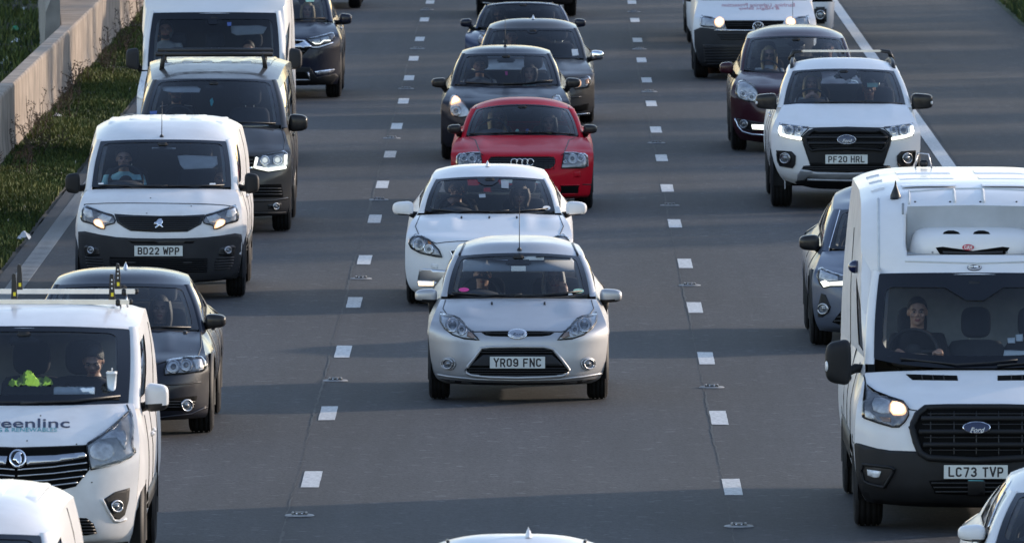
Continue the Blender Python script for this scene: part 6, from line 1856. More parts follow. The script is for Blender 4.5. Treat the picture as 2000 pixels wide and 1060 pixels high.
    for w in (.24, .44, .72):
        for (ta, tb2) in ((-.62, -.12), (.12, .62)):
            P = []
            for k in range(9):
                t = lerp(ta, tb2, k / 8); ee, c = E(w), C(w); a = abs(t)
                P.append((ee.x * t, lerp(c.y, ee.y, a ** 2), lerp(c.z, ee.z, a ** 5)))
            wd = .16 + .3 * (w - .2)
            MB().grid([[(x, y + d, z + hgt) for x, y, z in P] for d, hgt in ((-wd, -.006), (-wd + .03, .004), (wd - .03, .004), (wd, -.006))]).build('roof_rib', 'white', v.root)
        for sg in (1, -1):
            ee, c = E(w), C(w)
            P = [(sg * ee.x * t, lerp(c.y, ee.y, t ** 2), lerp(c.z, ee.z, t ** 5)) for t in (.78, .82, .86, .90)]
            MB().grid([[(x, y + d, z + hgt) for x, y, z in P] for d, hgt in ((-.05, -.004), (-.03, .012), (.03, .012), (.05, -.004))]).build('roof_step', 'white', v.root)
    # black cone aerial and a wire bracket on the roof
    p = v.cast(378, 325)[0]
    MB().lathe([(-.01, .045), (.02, .045), (.06, .028), (.10, .012), (.145, .003)], tuple(p), 'z', 16).build('roof_antenna', 'black', v.root)
    p = v.cast(610, 78); p = p[0] if p else v.L(610, 78, 3)
    br2 = MB().box(p + Vector((0, 0, .04)), (.07, .05, .06), .01)
    br2.build('roof_bracket', 'black', v.root)
    MB().tube([p + Vector((-.07, 0, .0)), p + Vector((-.05, -.01, .13)), p + Vector((.04, -.01, .12)), p + Vector((.07, 0, .0))], .008, 6).build('bracket_wire', 'alu', v.root)
    # side marker and lens on the flank
    def X(y, z):
        h = v.bvh.ray_cast(Vector((-3, y, z)), Vector((1, 0, 0))); return h[0].x if h[0] else -1.0
    x = X(1.4, 2.05)
    MB().ellipsoid((x - .02, 1.4, 2.05), (.06, .05, .055), 12, 8).build('camera_pod', 'badge_blue', v.root)
    side_trim(v, 1.0, seams=((.66, .5, 1.3), (1.78, .4, 1.35), (2.9, .4, 2.3)), handles=((1.55, 1.12), (2.0, 1.12)), mould=(.5, 3.0, .62, .2), col='plastic')
    v.crop = I
    v.interior(dz=.02, seat_y=1.05, seat_x=.50, rear=False, bulk='trim_mid', wheel_z=.08, seats=(-1, .06, 1), hr=(.125, .13), wheel_r=.2)
    v.patch('sensor_housing', [(800, 690), (830, 640), (1000, 632), (1120, 690), (1010, 762), (920, 762)], 'frit', .006, 'M', 0, v.glass, .03, 0)
    for k, (a, b2) in enumerate((((1136, 930), (1178, 955)), ((1180, 912), (1219, 945)))): v.patch('paper_note', [a, (b2[0], a[1] - 4), b2, (a[0] + 4, b2[1])], 'paper', -.06, 'M', 0, None, .02, .004)
    v.patch('clipboard', [(1120, 992), (1240, 996), (1245, 1034), (1112, 1036)], 'paper', -.06, 'M', 0, None, .02, .004)
    v.wiper([(-.75, .05), (-.2, .03), (.15, .05), (.4, .07)]); v.wiper([(.2, .02), (.6, .03), (.9, .06)])
    return v
def silver_suv():
    v = Veh('suv_car', 'silver grey crossover with black mirror, half hidden behind the refrigerated van', 'car', (1560, 380, 3.4214), 672, 1752, .90, 2.6, .85, .34, .225, 'silver_blue')
    R = v.R; v.lead = 5
    v.front([R(-.66, 930, -.42, 140, 905), R(-.82, 900, -.44, 118, 860), R(-.88, 820, -.44, 100, 790), R(-.88, 720, -.44, 92, 700), R(-.86, 630, -.44, 92, 610), R(-.74, 560, -.42, 104, 520, 2.6, 3.4),
             R(-.45, 490, -.22, 122, 470, 2.4, 3), R(-.1, 425, .05, 140, 420, 2.2, 2.8), R(.15, 371, .36, 158, 380, 2.2, 2.6)], crease=((.5, .08, .02, .6, 1.0),))
    v.screen((372, .15), (203, 362, .44), (274, 106, 1.04), (92, .84), pw=(.075, .07), R0=(.74, 2.85, 1.08), R1=(.54, 2.75, 1.42), roof=[(.3, 1.4, v.Z(40, 1.4)), (.5, 1.75, v.Z(24, 1.75)), (.8, 2.2, 1.54), (1, 2.85, 1.45)], rb=.05)
    v.cabin(); v.sides(cladding='plastic'); v.index()
    v.line('pillar_trim_strip', [(275, 108), (240, 230), (204, 358)], 'chrome', .006, .004)
    hp = [(138, 492), (180, 515), (240, 535), (300, 552), (400, 580), (400, 610), (300, 612), (215, 612), (172, 622), (150, 600), (130, 545)]
    h = v.headlight(hp, 'reflector_dark', 'lens', 0)
    v.patch('daytime_strip', [(150, 585), (180, 575), (205, 590), (300, 584), (398, 590), (398, 610), (300, 610), (212, 608), (172, 618)], 'lamp_drl', .014, 'B', 0, h)
    v.patch('dip_beam_bowl', [(145, 505), (200, 528), (260, 548), (262, 575), (200, 575), (140, 560)], 'reflector', .010, 'B', 0, h)
    fr = [(152, 658), (180, 668), (215, 750), (205, 780), (160, 818), (130, 815), (132, 740)]
    f = v.patch('fog_recess', fr, 'plastic', .005); v.bowl('fog_lamp', 170, 762, .05, f, 'fog', None, 'B', .004)
    cx = 656
    mir = lambda pts: [(2 * cx - u, w) for u, w in reversed(pts)] + list(pts)
    lo = [(225, 850), (290, 770), (420, 760), (656, 758), (892, 760), (1022, 770), (1087, 850), (1000, 880), (656, 890), (312, 880)]
    l_ = v.patch('lower_grille', lo, 'void', .005, 'M'); v.slats('grille_slat', lo, (790, 815, 840, 865), 'black', .008, .012, 10, 1, l_)
    g = [(420, 600), (656, 596), (892, 600), (870, 690), (656, 700), (442, 690)]
    gr = v.patch('front_grille', g, 'black', .005, 'M'); v.slats('grille_slat', g, (625, 655, 680), 'satin', .008, .012, 10, 1, gr)
    v.line('bonnet_seam', [(150, 485), (220, 525), (300, 552), (420, 575), (656, 582)], 'black', .006, .001)
    v.patch('front_splitter', [(150, 892), (300, 912), (656, 922), (1012, 912), (1162, 892), (1100, 935), (656, 950), (212, 935)], 'plastic', .004, 'M')
    v.mirror_pair((2, 268, 138, 372), .66, (150, 375), 'black_paint', 'black', .62, .18, .3)
    v.interior(seat_y=1.0)
    side_trim(v, 1.0, seams=((.72, .45, 1.05), (1.8, .4, 1.05)), handles=((1.6, .95), (2.5, .97)), col='chrome')
    return v
def pickup():
    v = Veh('pickup_truck', 'white double cab pickup with black grille and mirrors, plate PF20 HRL', 'pickup truck', (1380, 20, 2.65), 403, 1650, .93, 3.22, 1.2, .375, .26, 'white')
    R = v.R; v.lead = 6
    v.front([R(-.66, 925, -.44, 408, 880), R(-.82, 890, -.46, 378, 850), R(-.90, 840, -.48, 358, 810), R(-.91, 760, -.48, 342, 750), R(-.90, 700, -.48, 335, 690), R(-.88, 650, -.48, 334, 640), R(-.80, 607, -.46, 345, 600, 3.0, 4.0),
             R(-.5, 560, -.22, 366, 550, 2.6, 3.4), R(-.2, 515, .02, 384, 512, 2.2, 3), R(.0, 484, .2, 398, 490, 2.2, 2.8)], crease=((.58, .08, .02, .62, 1.02), (.25, .05, -.008, .62, 1.0)))
    v.screen((484, .0), (1030, 494, .24), (968, 316, .92), (304, .76), n=2.4, pw=(.07, .06), R0=(.80, 2.9, 1.2), R1=(.62, 2.5, 1.64), roof=[(.3, 1.25, v.Z(268, 1.25)), (.5, 1.6, v.Z(248, 1.6)), (.8, 2.1, 1.76), (1, 2.6, 1.72)], rb=.05, frit=(.05, .05, .05))
    v.cabin(); v.sides(cladding='plastic'); v.index()
    O = (1490, 220, 5.3); v.crop = O; cx = 868
    mir = lambda pts, c=cx: [(2 * c - u, w) for u, w in reversed(pts)] + list(pts)
    fr_ = mir([(cx + 1, 152), (1200, 164), (1262, 190), (1330, 250), (1318, 330), (1270, 470), (1245, 545), (cx + 1, 548)])
    gs = v.patch('grille_frame', fr_, 'plastic', .010, 'M', 0, None, .03, .02)
    op = mir([(cx + 1, 206), (1160, 212), (1200, 200), (1235, 215), (1290, 262), (1255, 360), (1225, 396), (1170, 385), (cx + 1, 375)])
    gr = v.patch('front_grille', op, 'void', .018, 'M', 0, gs, .03)
    v.line('grille_surround', op, 'plastic', .016, .030, 'M', gr, 6, True)
    v.slats('grille_slat', op, (262, 318), 'plastic_grey', .020, .032, 10, 1, gr)
    v.slats('grille_slat', op, (238, 290, 344, 362), 'black', .006, .022, 10, 1, gr)
    for a, b2 in ((610, 830), (905, 1125)): v.patch('grille_slot', [(a, 382), (b2, 382), (b2, 396), (a, 396)], 'void', .016, 'M', 0, gs)
    bd = v.patch('badge', circ(866, 287, 98, 44, 30), 'badge_blue', .060, 'M', 0, gr, .02, .03)
    v.line('badge_rim', circ(866, 287, 94, 41, 30), 'chrome', .004, .062, 'M', bd, 5, True)
    badge_script(v, 866, 290, .17, 'print_white', bd)
    for o in [x for x in bpy.data.objects if x.parent == bd and x.name.startswith('badge_lettering')]: o.location.y -= .055
    hp = [(178, 125), (240, 135), (340, 148), (478, 164), (400, 240), (408, 288), (330, 275), (230, 256), (182, 238), (170, 180)]
    h = v.headlight(hp, 'reflector', 'lens', 0)
    v.bowl('projector_bowl', 272, 188, .055, h, 'proj'); v.bowl('main_beam_bowl', 378, 186, .040, h, 'refl')
    v.patch('lamp_divider', [(318, 155), (335, 157), (325, 240), (308, 238)], 'reflector_dark', .016, 'B', 0, h)
    v.line('daytime_strip', [(190, 150), (182, 195), (196, 228), (280, 252), (404, 274)], 'lamp_drl', .020, .018, 'B', h)
    fg = [(150, 396), (300, 408), (340, 450), (335, 530), (310, 568), (185, 548), (160, 500)]
    f = v.patch('fog_recess', fg, 'black', .006); v.line('fog_surround', fg, 'plastic', .010, .012, 'B', f, 5, True); v.bowl('fog_lamp', 238, 470, .06, f, 'fog', None, 'B', .006)
    pl = mir([(cx + 1, 430), (1280, 440), (1248, 545), (cx + 1, 548)])
    ap = mir([(cx + 1, 545), (1240, 545), (1310, 550), (1330, 580), (1180, 610), (cx + 1, 618)])
    a_ = v.patch('lower_grille', ap, 'void', .012, 'M'); v.slats('grille_slat', ap, (562, 580, 598), 'black', .008, .018, 10, 1, a_)
    sk = mir([(cx + 1, 622), (1180, 612), (1330, 578), (1372, 640), (1378, 700), (1300, 695), (1270, 668), (cx + 1, 690)])
    v.patch('skid_plate', sk, 'skid_silver', .014, 'M', 0, None, .03, .02)
    un = mir([(cx + 1, 690), (1270, 668), (1400, 715), (1480, 740), (1440, 790), (1300, 800), (cx + 1, 818)])
    v.patch('front_splitter', un, 'black', .010, 'M', 0, None, .03)
    v.line('splitter_trim', mir([(cx + 1, 695), (1270, 685)]), 'skid_silver', .016, .014, 'M')
    v.plate(865, 482, 'PF20 HRL')
    v.line('bonnet_seam', [(178, 125), (340, 148), (500, 160), (868, 152), (1236, 160), (1396, 148), (1558, 125)], 'black', .004, .001, 'M')
    v.crop = (1380, 20, 2.65)
    v.mirror_pair((1060, 432, 1170, 512), .45, (1048, 505), 'black_paint', 'black', .45, .2, .1, indicator='reflector')
    v.wiper([(-.5, .02), (0, .02), (.3, .03)]); v.wiper([(.3, .02), (.6, .02), (.95, .02)])
    v.interior(seat_y=1.02, seat_x=.40)
    # raised rails and one crossbar
    for sg in (1, -1):
        P = [v.E(w) + Vector((-.05, 0, hgt)) for w, hgt in ((.08, .0), (.14, .05), (.3, .07), (.6, .07), (.85, .05), (.92, .0))]
        o = MB().tube([(sg * p.x, p.y, p.z) for p in P], .026, 8).build('roof_rail', 'black', v.root)
    c = v.E(.62); z = v.Z(212, c.y); x1 = c.x
    e = empty('roof_bar', (0, c.y, z)); e.parent = v.root
    MB().box((0, 0, 0), (x1 * 2 - .3, .05, .025), .006).build('bar', 'alu', e, False)
    for sg in (1, -1): MB().tube([(sg * (x1 - .17), 0, 0), (sg * (x1 - .06), 0, -.01), (sg * (x1 - .01), 0, -.12)], [.024, .03, .034], 8).build('bar_foot', 'black', e)
    v.patch('sensor_housing', [(672, 306), (785, 308), (770, 345), (720, 365), (690, 345)], 'frit', .006, 'M', 0, v.glass, .02, 0)
    v.patch('window_notice', [(836, 340), (896, 340), (898, 362), (838, 362)], 'sticker_green', -.10, 'M', 0, None, .02, .004)
    side_trim(v, 1.0, seams=((.80, .5, 1.15), (1.85, .45, 1.15), (2.9, .6, 1.15)), handles=((1.65, 1.05), (2.6, 1.05)), col='chrome')
    # load bed behind the cab
    bd2 = MB()
    for sg in (1, -1): bd2.box((sg * .80, 3.6, .95), (.06, 1.5, .45), .01)
    bd2.build('load_bed', 'white', v.root)
    return v
def plum_mpv():
    v = Veh('mpv_car', 'dark plum family car with round nose behind the white pickup, driver in sunglasses', 'car', (1380, 20, 2.65), 293, 1557, .915, 2.7, .8, .32, .215, 'plum')
    R = v.R; v.lead = 5
    v.front([R(-.66, 690, -.42, 175, 668), R(-.82, 665, -.44, 150, 630), R(-.90, 600, -.44, 132, 570), R(-.90, 540, -.44, 126, 520), R(-.86, 470, -.44, 124, 460), R(-.74, 410, -.42, 132, 400, 2.4, 3),
             R(-.4, 370, -.2, 148, 362, 2.2, 2.8), R(-.05, 342, .1, 166, 335, 2.1, 2.8), R(.15, 326, .36, 180, 318, 2.1, 2.6)], crease=((.45, .10, .015, .6, 1.0),))
    U = (1280, 0, 4.5455); v.crop = U
    v.screen((657, .15), (783, 622, .50), (840, 350, 1.22), (320, .98), n=2.0, pw=(.05, .05), R0=(.78, 3.0, 1.1), R1=(.56, 2.9, 1.48), roof=[(.3, 1.5, v.Z(265, 1.5)), (.5, 1.9, v.Z(240, 1.9)), (.8, 2.4, 1.63), (1, 3.0, 1.54)], rb=.05, frit=(.04, .035, .04))
    v.cabin(); v.sides(); v.index()
    v.crop = (1380, 20, 2.65)
    hp = [(158, 395), (170, 372), (195, 370), (235, 388), (262, 420), (270, 450), (262, 475), (220, 474), (170, 458), (155, 430)]
    h = v.headlight(hp, 'reflector', 'lens', 1)
    v.bowl('dip_beam_bowl', 235, 452, .055, h, 'refl'); v.bowl('main_beam_bowl', 192, 436, .045, h, 'refl')
    v.line('bumper_trim', [(150, 560), (165, 600), (190, 628), (240, 642), (320, 646)], 'chrome', .016, .006)
    f = v.patch('fog_recess', [(158, 560), (310, 585), (312, 622), (230, 628), (180, 610)], 'black', .005); v.bowl('fog_lamp', 196, 588, .05, f, 'fog', None, 'B', .004)
    v.patch('daytime_lamp', [(236, 592), (312, 594), (312, 618), (240, 614)], 'lamp_drl', .016, 'B', 0, f)
    g = [(330, 470), (469, 474), (608, 470), (590, 620), (469, 630), (348, 620)]
    gr = v.patch('front_grille', g, 'void', .005, 'M'); v.slats('grille_slat', g, (500, 530, 560, 590), 'black', .01, .012, 8, 1, gr)
    v.crop = U
    v.mirror_pair((570, 552, 692, 655), .62, (730, 700), 'plum', None, .6, .18)
    v.antenna(1665, 470, 2.2, .2, .6) if v.cast(1665, 470) else None
    v.interior(seat_y=1.1, seat_x=.4, seat_top=1.18)
    v.patch('sensor_housing', [(1225, 350), (1265, 350), (1290, 390), (1268, 415), (1225, 415), (1208, 390)], 'frit', -.04, 'M', 0, None, .02, .004)
    side_trim(v, 1.0, seams=((.75, .45, 1.0), (1.85, .4, 1.0)), handles=((1.65, .95), (2.6, .97)), col='chrome')
    return v
def mirror_text_van():
    v = Veh('panel_van', 'white van with red mirror-written lettering on its bonnet and both headlamps lit', 'van', (1300, 0, 5.7143), 152, 1473, .952, 3.0, 1.2, .335, .225, 'white')
    R = v.R; v.lead = 6
    v.front([R(-.74, 775, -.42, 410, 740), R(-.86, 740, -.44, 365, 680), R(-.91, 640, -.46, 332, 580), R(-.92, 520, -.46, 312, 500), R(-.91, 400, -.46, 306, 400), R(-.88, 320, -.46, 306, 310), R(-.75, 236, -.44, 314, 225, 3.0, 4.0),
             R(-.45, 150, -.2, 332, 130, 2.6, 3.4), R(-.15, 60, .02, 352, 55, 2.3, 3), R(.0, 5, .18, 366, 5, 2.2, 2.8)])
    v.screen((-2, .01), (395, -12, .22), (455, -440, 1.02), (-462, .80), n=2.6, pw=(.075, .06), R0=(.93, 3.95, 1.2), R1=(.86, 3.95, 1.86), roof=[(.08, 1.05, 1.84), (.16, 1.4, 1.9), (.35, 2.0, 1.93), (.6, 2.8, 1.95), (1, 3.95, 1.94)], rb=.07, domed=False)
    v.rm = 4.5; van_body(v, cols=((0, .04, 0), (.04, .25, 1), (.25, 1, 0)))
    v.sides(cladding='plastic', lowcut=(.42, 'plastic_grey')); v.index()
    cx = 985
    mir = lambda pts, c=cx: [(2 * c - u, w) for u, w in reversed(pts)] + list(pts)
    bm = [(390, 308), (520, 322), (985, 330), (1450, 322), (1580, 308), (1652, 330), (1650, 520), (1600, 680), (1520, 755), (985, 775), (450, 755), (370, 680), (325, 520), (320, 340)]
    b = v.patch('front_bumper', bm, 'plastic_grey', .006, 'M', 0, None, .03)
    g = mir([(cx + 1, 235), (1320, 236), (1300, 300), (1290, 325), (cx + 1, 332)])
    gr = v.patch('front_grille', g, 'void', .010, 'M'); v.slats('grille_slat', g, (254, 276, 298), 'plastic', .009, .016, 8, 1, gr)
    v.line('chrome_strip', mir([(cx + 1, 345), (1420, 340)]), 'chrome', .012, .014, 'M', b)
    for w, a in ((385, 580), (410, 600), (435, 620)): v.line('bumper_vent', [(a, w), (cx, w + 4), (2 * cx - a, w)], 'black', .012, .010, 'M', b)
    lo = mir([(cx + 1, 500), (1550, 500), (1530, 700), (1450, 730), (cx + 1, 740)])
    l_ = v.patch('lower_grille', lo, 'black', .010, 'M', 0, b); v.slats('grille_slat', lo, (530, 560, 590, 620, 650, 680, 710), 'plastic_grey', .010, .014, 8, 1, l_)
    bd = empty('round_badge', tuple(v.cast(1032, 305)[0] + Vector((0, -.03, 0)))); bd.parent = v.root
    r = .083
    MB().tube([(r * math.cos(a), 0, r * math.sin(a)) for a in [2 * PI * k / 28 for k in range(28)]], .008, 6, True).build('badge_ring', 'chrome', bd)
    MB().tube([(-.05, 0, .058), (-.022, 0, .008), (0, 0, .05), (.022, 0, .008), (.05, 0, .058)], .007, 5).build('badge_letter', 'chrome', bd)
    MB().tube([(-.072, 0, .02), (-.035, 0, -.066), (0, 0, .0), (.035, 0, -.066), (.072, 0, .02)], .007, 5).build('badge_letter', 'chrome', bd)
    MB().lathe([(.004, .078), (.006, .001)], (0, 0, 0), 'y', 24, caps=False).build('badge_field', 'black', bd)
    hp = [(400, 188), (460, 200), (550, 212), (640, 225), (662, 310), (560, 312), (420, 302), (396, 290)]
    h = v.headlight(hp, 'reflector', 'lens', 0)
    v.bowl('dip_beam_bowl', 600, 258, .075, h, 'refl'); v.lit('lit_beam', circ(602, 256, 56, 52, 20), 'lamp_warm', .022, 'B', h, .7)
    v.patch('main_beam_bowl', [(440, 215), (535, 228), (535, 295), (445, 285)], 'reflector', .012, 'B', 0, h)
    v.line('lamp_rim', [(400, 195), (402, 290), (500, 300), (655, 306)], 'chrome', .007, .016, 'B', h)
    flat_text(v, 'Earthing, Lightning Protection', (630, 1440), 66, 50, 'print_pink', .0, .0, 1.0, True)
    flat_text(v, '& Height Safety', (815, 1270), 102, 38, 'print_pink', .0, .0, 1.0, True)
    v.antenna(1418, 230, -.7, .5, .0)
    v.mirror_pair((150, -60, 260, 40), .5, (330, 20), 'plastic', None, .5, .18, sides=())
    v.interior(dz=-.02, seat_y=1.05, seat_x=.42, rear=False, bulk='trim_dark')
    # brown mud flap behind the near tyre
    MB().box((-.60, .45, .20), (.30, .012, .30), .004).build('mud_flap', 'flap_brown', v.root)
    return v
def lorry():
    mat('flap_brown', (0.16, 0.07, 0.035), 0.8, noise=0.3) if 'flap_brown' not in M else None
    g = ground(1481, 83)
    e = empty('lorry', (g.x + .02, g.y, 0), 'white lorry almost hidden behind the van with red lettering', 'lorry', 'vehicles driving towards the bridge')
    rows = []
    for (z, y, hw, rr) in ((.22, -1.25, 1.18, .25), (.30, -1.36, 1.22, .3), (.60, -1.40, 1.235, .3), (.72, -1.38, 1.24, .3)):
        rows.append([Vector((hw * math.copysign(abs(math.sin(a)) ** .25, math.sin(a)), y + 0.9 * (1 - abs(math.cos(a)) ** .3) , z)) for a in [-PI / 2 + PI * k / 40 for k in range(41)]])
    MB().grid(rows).build('front_bumper', 'white', e)
    MB().box((0, .1, 1.95), (2.46, 2.4, 2.4), .12).build('cab', 'white', e)
    MB().box((0, -1.12, 1.02), (2.30, .08, .52), .03).build('front_grille', 'black', e)
    MB().box((0, -1.115, 2.2), (2.2, .06, 1.0), .05).build('windscreen', 'frit', e)
    for sg in (1, -1):
        lamp = MB().box((sg * .99, -1.42, .50), (.21, .04, .28), .03).build('lamp_recess', 'black', e)
        MB().tube([(sg * .99 + .07 * math.cos(a), -1.45, .51 + .07 * math.sin(a)) for a in [2 * PI * k / 20 for k in range(20)]], .012, 6, True).build('lamp_ring', 'satin', lamp)
        MB().ellipsoid((sg * .99, -1.45, .51), (.05, .02, .05), 12, 8).build('fog_lamp', 'lens_mid', lamp)
        MB().box((sg * 1.0, -1.16, .86), (.28, .06, .07), .02).build('indicator', 'amber', e)
    MB().box((0, 4.5, 2.2), (2.5, 6.6, 2.6), .03).build('load_box', 'white', e)
    for yy in (0, 4.6):
        for sg in (1, -1):
            h = .15
            t = MB().lathe([(-h, .3), (-h, .45), (-h + .03, .49), (h - .03, .49), (h, .45), (h, .3)], (sg * 1.07, yy, .49), 'x', 32).build('wheel', 'rubber', e)
            MB().lathe([(sg * (h - .02), .28), (sg * (h - .06), .12), (sg * (h + .01), .06)], (sg * 1.07, yy, .49), 'x', 20, caps=False).build('rim', 'alloy', t)
    MB().box((0, 3, .75), (.9, 9, .3)).build('chassis', 'void', e)
    MB().box((-1.2, 2.6, .55), (.04, 2.2, .5), .01).build('side_guard', 'plastic', e)
    return e
def corner_car():
    v = Veh('hatchback_car', 'white car at the lower right corner, its mirror and side windows catching the sun', 'car', (1840, 880, 5.8875), 1300, 1980, .89, 2.6, .75, .31, .2, 'white', yd=90.7, xm=3.96)
    generic(v, .89, .97, 1.31, 1.46, xt=.55, xb=.72)
    v.mirror_pair((180, 845, 500, 1040), .78, (520, 1010), 'white', 'black', .7, .2, .16)
    v.line('window_trim', [(530, 900), (640, 620), (790, 350)], 'chrome', .006, .004, 'M')
    v.interior(seat_y=1.0)
    side_trim(v, 1.0, seams=((.75, .45, .95), (1.8, .4, .95)), handles=((1.6, .86), (2.5, .88)))
    return v
mat('flap_brown', (0.16, 0.07, 0.035), 0.8, noise=0.3)
VH['transit'] = fridge_van(); VH['suv'] = silver_suv(); VH['ranger'] = pickup(); VH['scenic'] = plum_mpv(); VH['t6'] = mirror_text_van(); VH['lorry'] = lorry(); VH['corner'] = corner_car()
# ------------------------------------------------------------------ people in the vehicles
HEAD = Vector((0, .05, .70))
def head_shape(mb, nod=0.0, turn=0.0):
    """skull, jaw, brow, nose, chin, ears and neck, then nodded and turned about the neck"""
    h = MB()
    c = HEAD
    h.ellipsoid(c + Vector((0, .012, .035)), (.077, .095, .090), 20, 14)
    h.ellipsoid(c + Vector((0, -.018, -.035)), (.062, .070, .078), 18, 12)
    h.ellipsoid(c + Vector((0, -.052, -.085)), (.030, .032, .024), 12, 8)          # chin
    h.ellipsoid(c + Vector((0, -.074, .028)), (.052, .022, .013), 14, 8)           # brow
    h.tube([c + Vector((0, -.082, .020)), c + Vector((0, -.100, -.012)), c + Vector((0, -.106, -.022))], [.008, .012, .013], 8)
    for sg in (1, -1):
        h.ellipsoid(c + Vector((sg * .013, -.094, -.024)), (.010, .012, .008), 8, 6)
        h.ellipsoid(c + Vector((sg * .044, -.064, -.018)), (.022, .020, .020), 10, 8)   # cheek
        h.ellipsoid(c + Vector((sg * .078, .012, -.004)), (.010, .020, .032), 10, 8)    # ear
    h.ellipsoid(c + Vector((0, -.080, -.051)), (.026, .012, .007), 12, 6)
    h.ellipsoid(c + Vector((0, -.078, -.063)), (.022, .012, .008), 12, 6)
    R_ = Matrix.Rotation(turn, 3, 'Z') @ Matrix.Rotation(nod, 3, 'X')
    pv = Vector((0, .06, .60))
    mb.add([pv + R_ @ (v - pv) for v in h.v], h.f)
    mb.tube([(0, .08, .50), (0, .07, .58), pv + R_ @ (Vector((0, .055, .65)) - pv)], [.070, .056, .058], 14)
    return R_, pv
def hand(mb, wrist, knuckle, curl, thumb):
    """palm, four unequal bent fingers and a thumb that leaves the side of the palm"""
    w, k = Vector(wrist), Vector(knuckle)
    d = (k - w).normalized()
    cu = Vector(curl).normalized(); th = Vector(thumb).normalized()
    ac = th - d * th.dot(d); ac.normalize()
    mb.tube([w, w.lerp(k, .5), k], [.024, .032, .034], 10, flat=1.0)
    for i, ln in enumerate((.062, .072, .068, .052)):
        b = k + ac * (.030 - .020 * i)
        p1 = b + (d * .75 + cu * .35).normalized() * ln * .5
        p2 = p1 + (d * .25 + cu * .95).normalized() * ln * .42
        mb.tube([b - d * .02, b, p1, p2], [.0105, .0105, .0098, .0085], 7)
    t0 = w.lerp(k, .35) + ac * .022
    mb.tube([t0, t0 + (ac * .6 + d * .6).normalized() * .04, t0 + (ac * .4 + d * .8 + cu * .5).normalized() * .07], [.014, .0125, .0105], 7)
POSE = {
 'drive': dict(el=((-.25, -.10, .27), (.25, -.10, .27)), wr=((-.18, -.32, .36), (.18, -.32, .36)), kn=((-.165, -.39, .40), (.165, -.39, .40)), cu=((0, -.5, -.8), (0, -.5, -.8)), th=((1, 0, .3), (-1, 0, .3))),
 'face': dict(el=((-.25, -.16, .30), (.25, -.10, .27)), wr=((-.10, -.15, .53), (.18, -.32, .36)), kn=((-.02, -.125, .600), (.165, -.39, .40)), cu=((.9, .1, .1), (0, -.5, -.8)), th=((-.3, .4, .9), (-1, 0, .3))),
 'sit': dict(el=((-.24, -.04, .26), (.24, -.04, .26)), wr=((-.12, -.24, .17), (.12, -.24, .17)), kn=((-.06, -.30, .15), (.06, -.30, .15)), cu=((0, -.6, -.7), (0, -.6, -.7)), th=((1, 0, .4), (-1, 0, .4))),
 'cheek': dict(el=((-.24, -.04, .26), (.22, -.20, .36)), wr=((-.12, -.24, .17), (.12, -.13, .55)), kn=((-.06, -.30, .15), (.095, -.075, .625)), cu=((0, -.6, -.7), (-.3, .2, .6)), th=((1, 0, .4), (-.8, .1, .3))),
 'clasp': dict(el=((-.25, -.16, .30), (.25, -.16, .30)), wr=((-.09, -.20, .50), (.09, -.20, .50)), kn=((-.028, -.20, .565), (.028, -.20, .565)), cu=((.8, -.2, .3), (-.8, -.2, .3)), th=((.2, .6, .8), (-.2, .6, .8))),
}
_bodies = {}
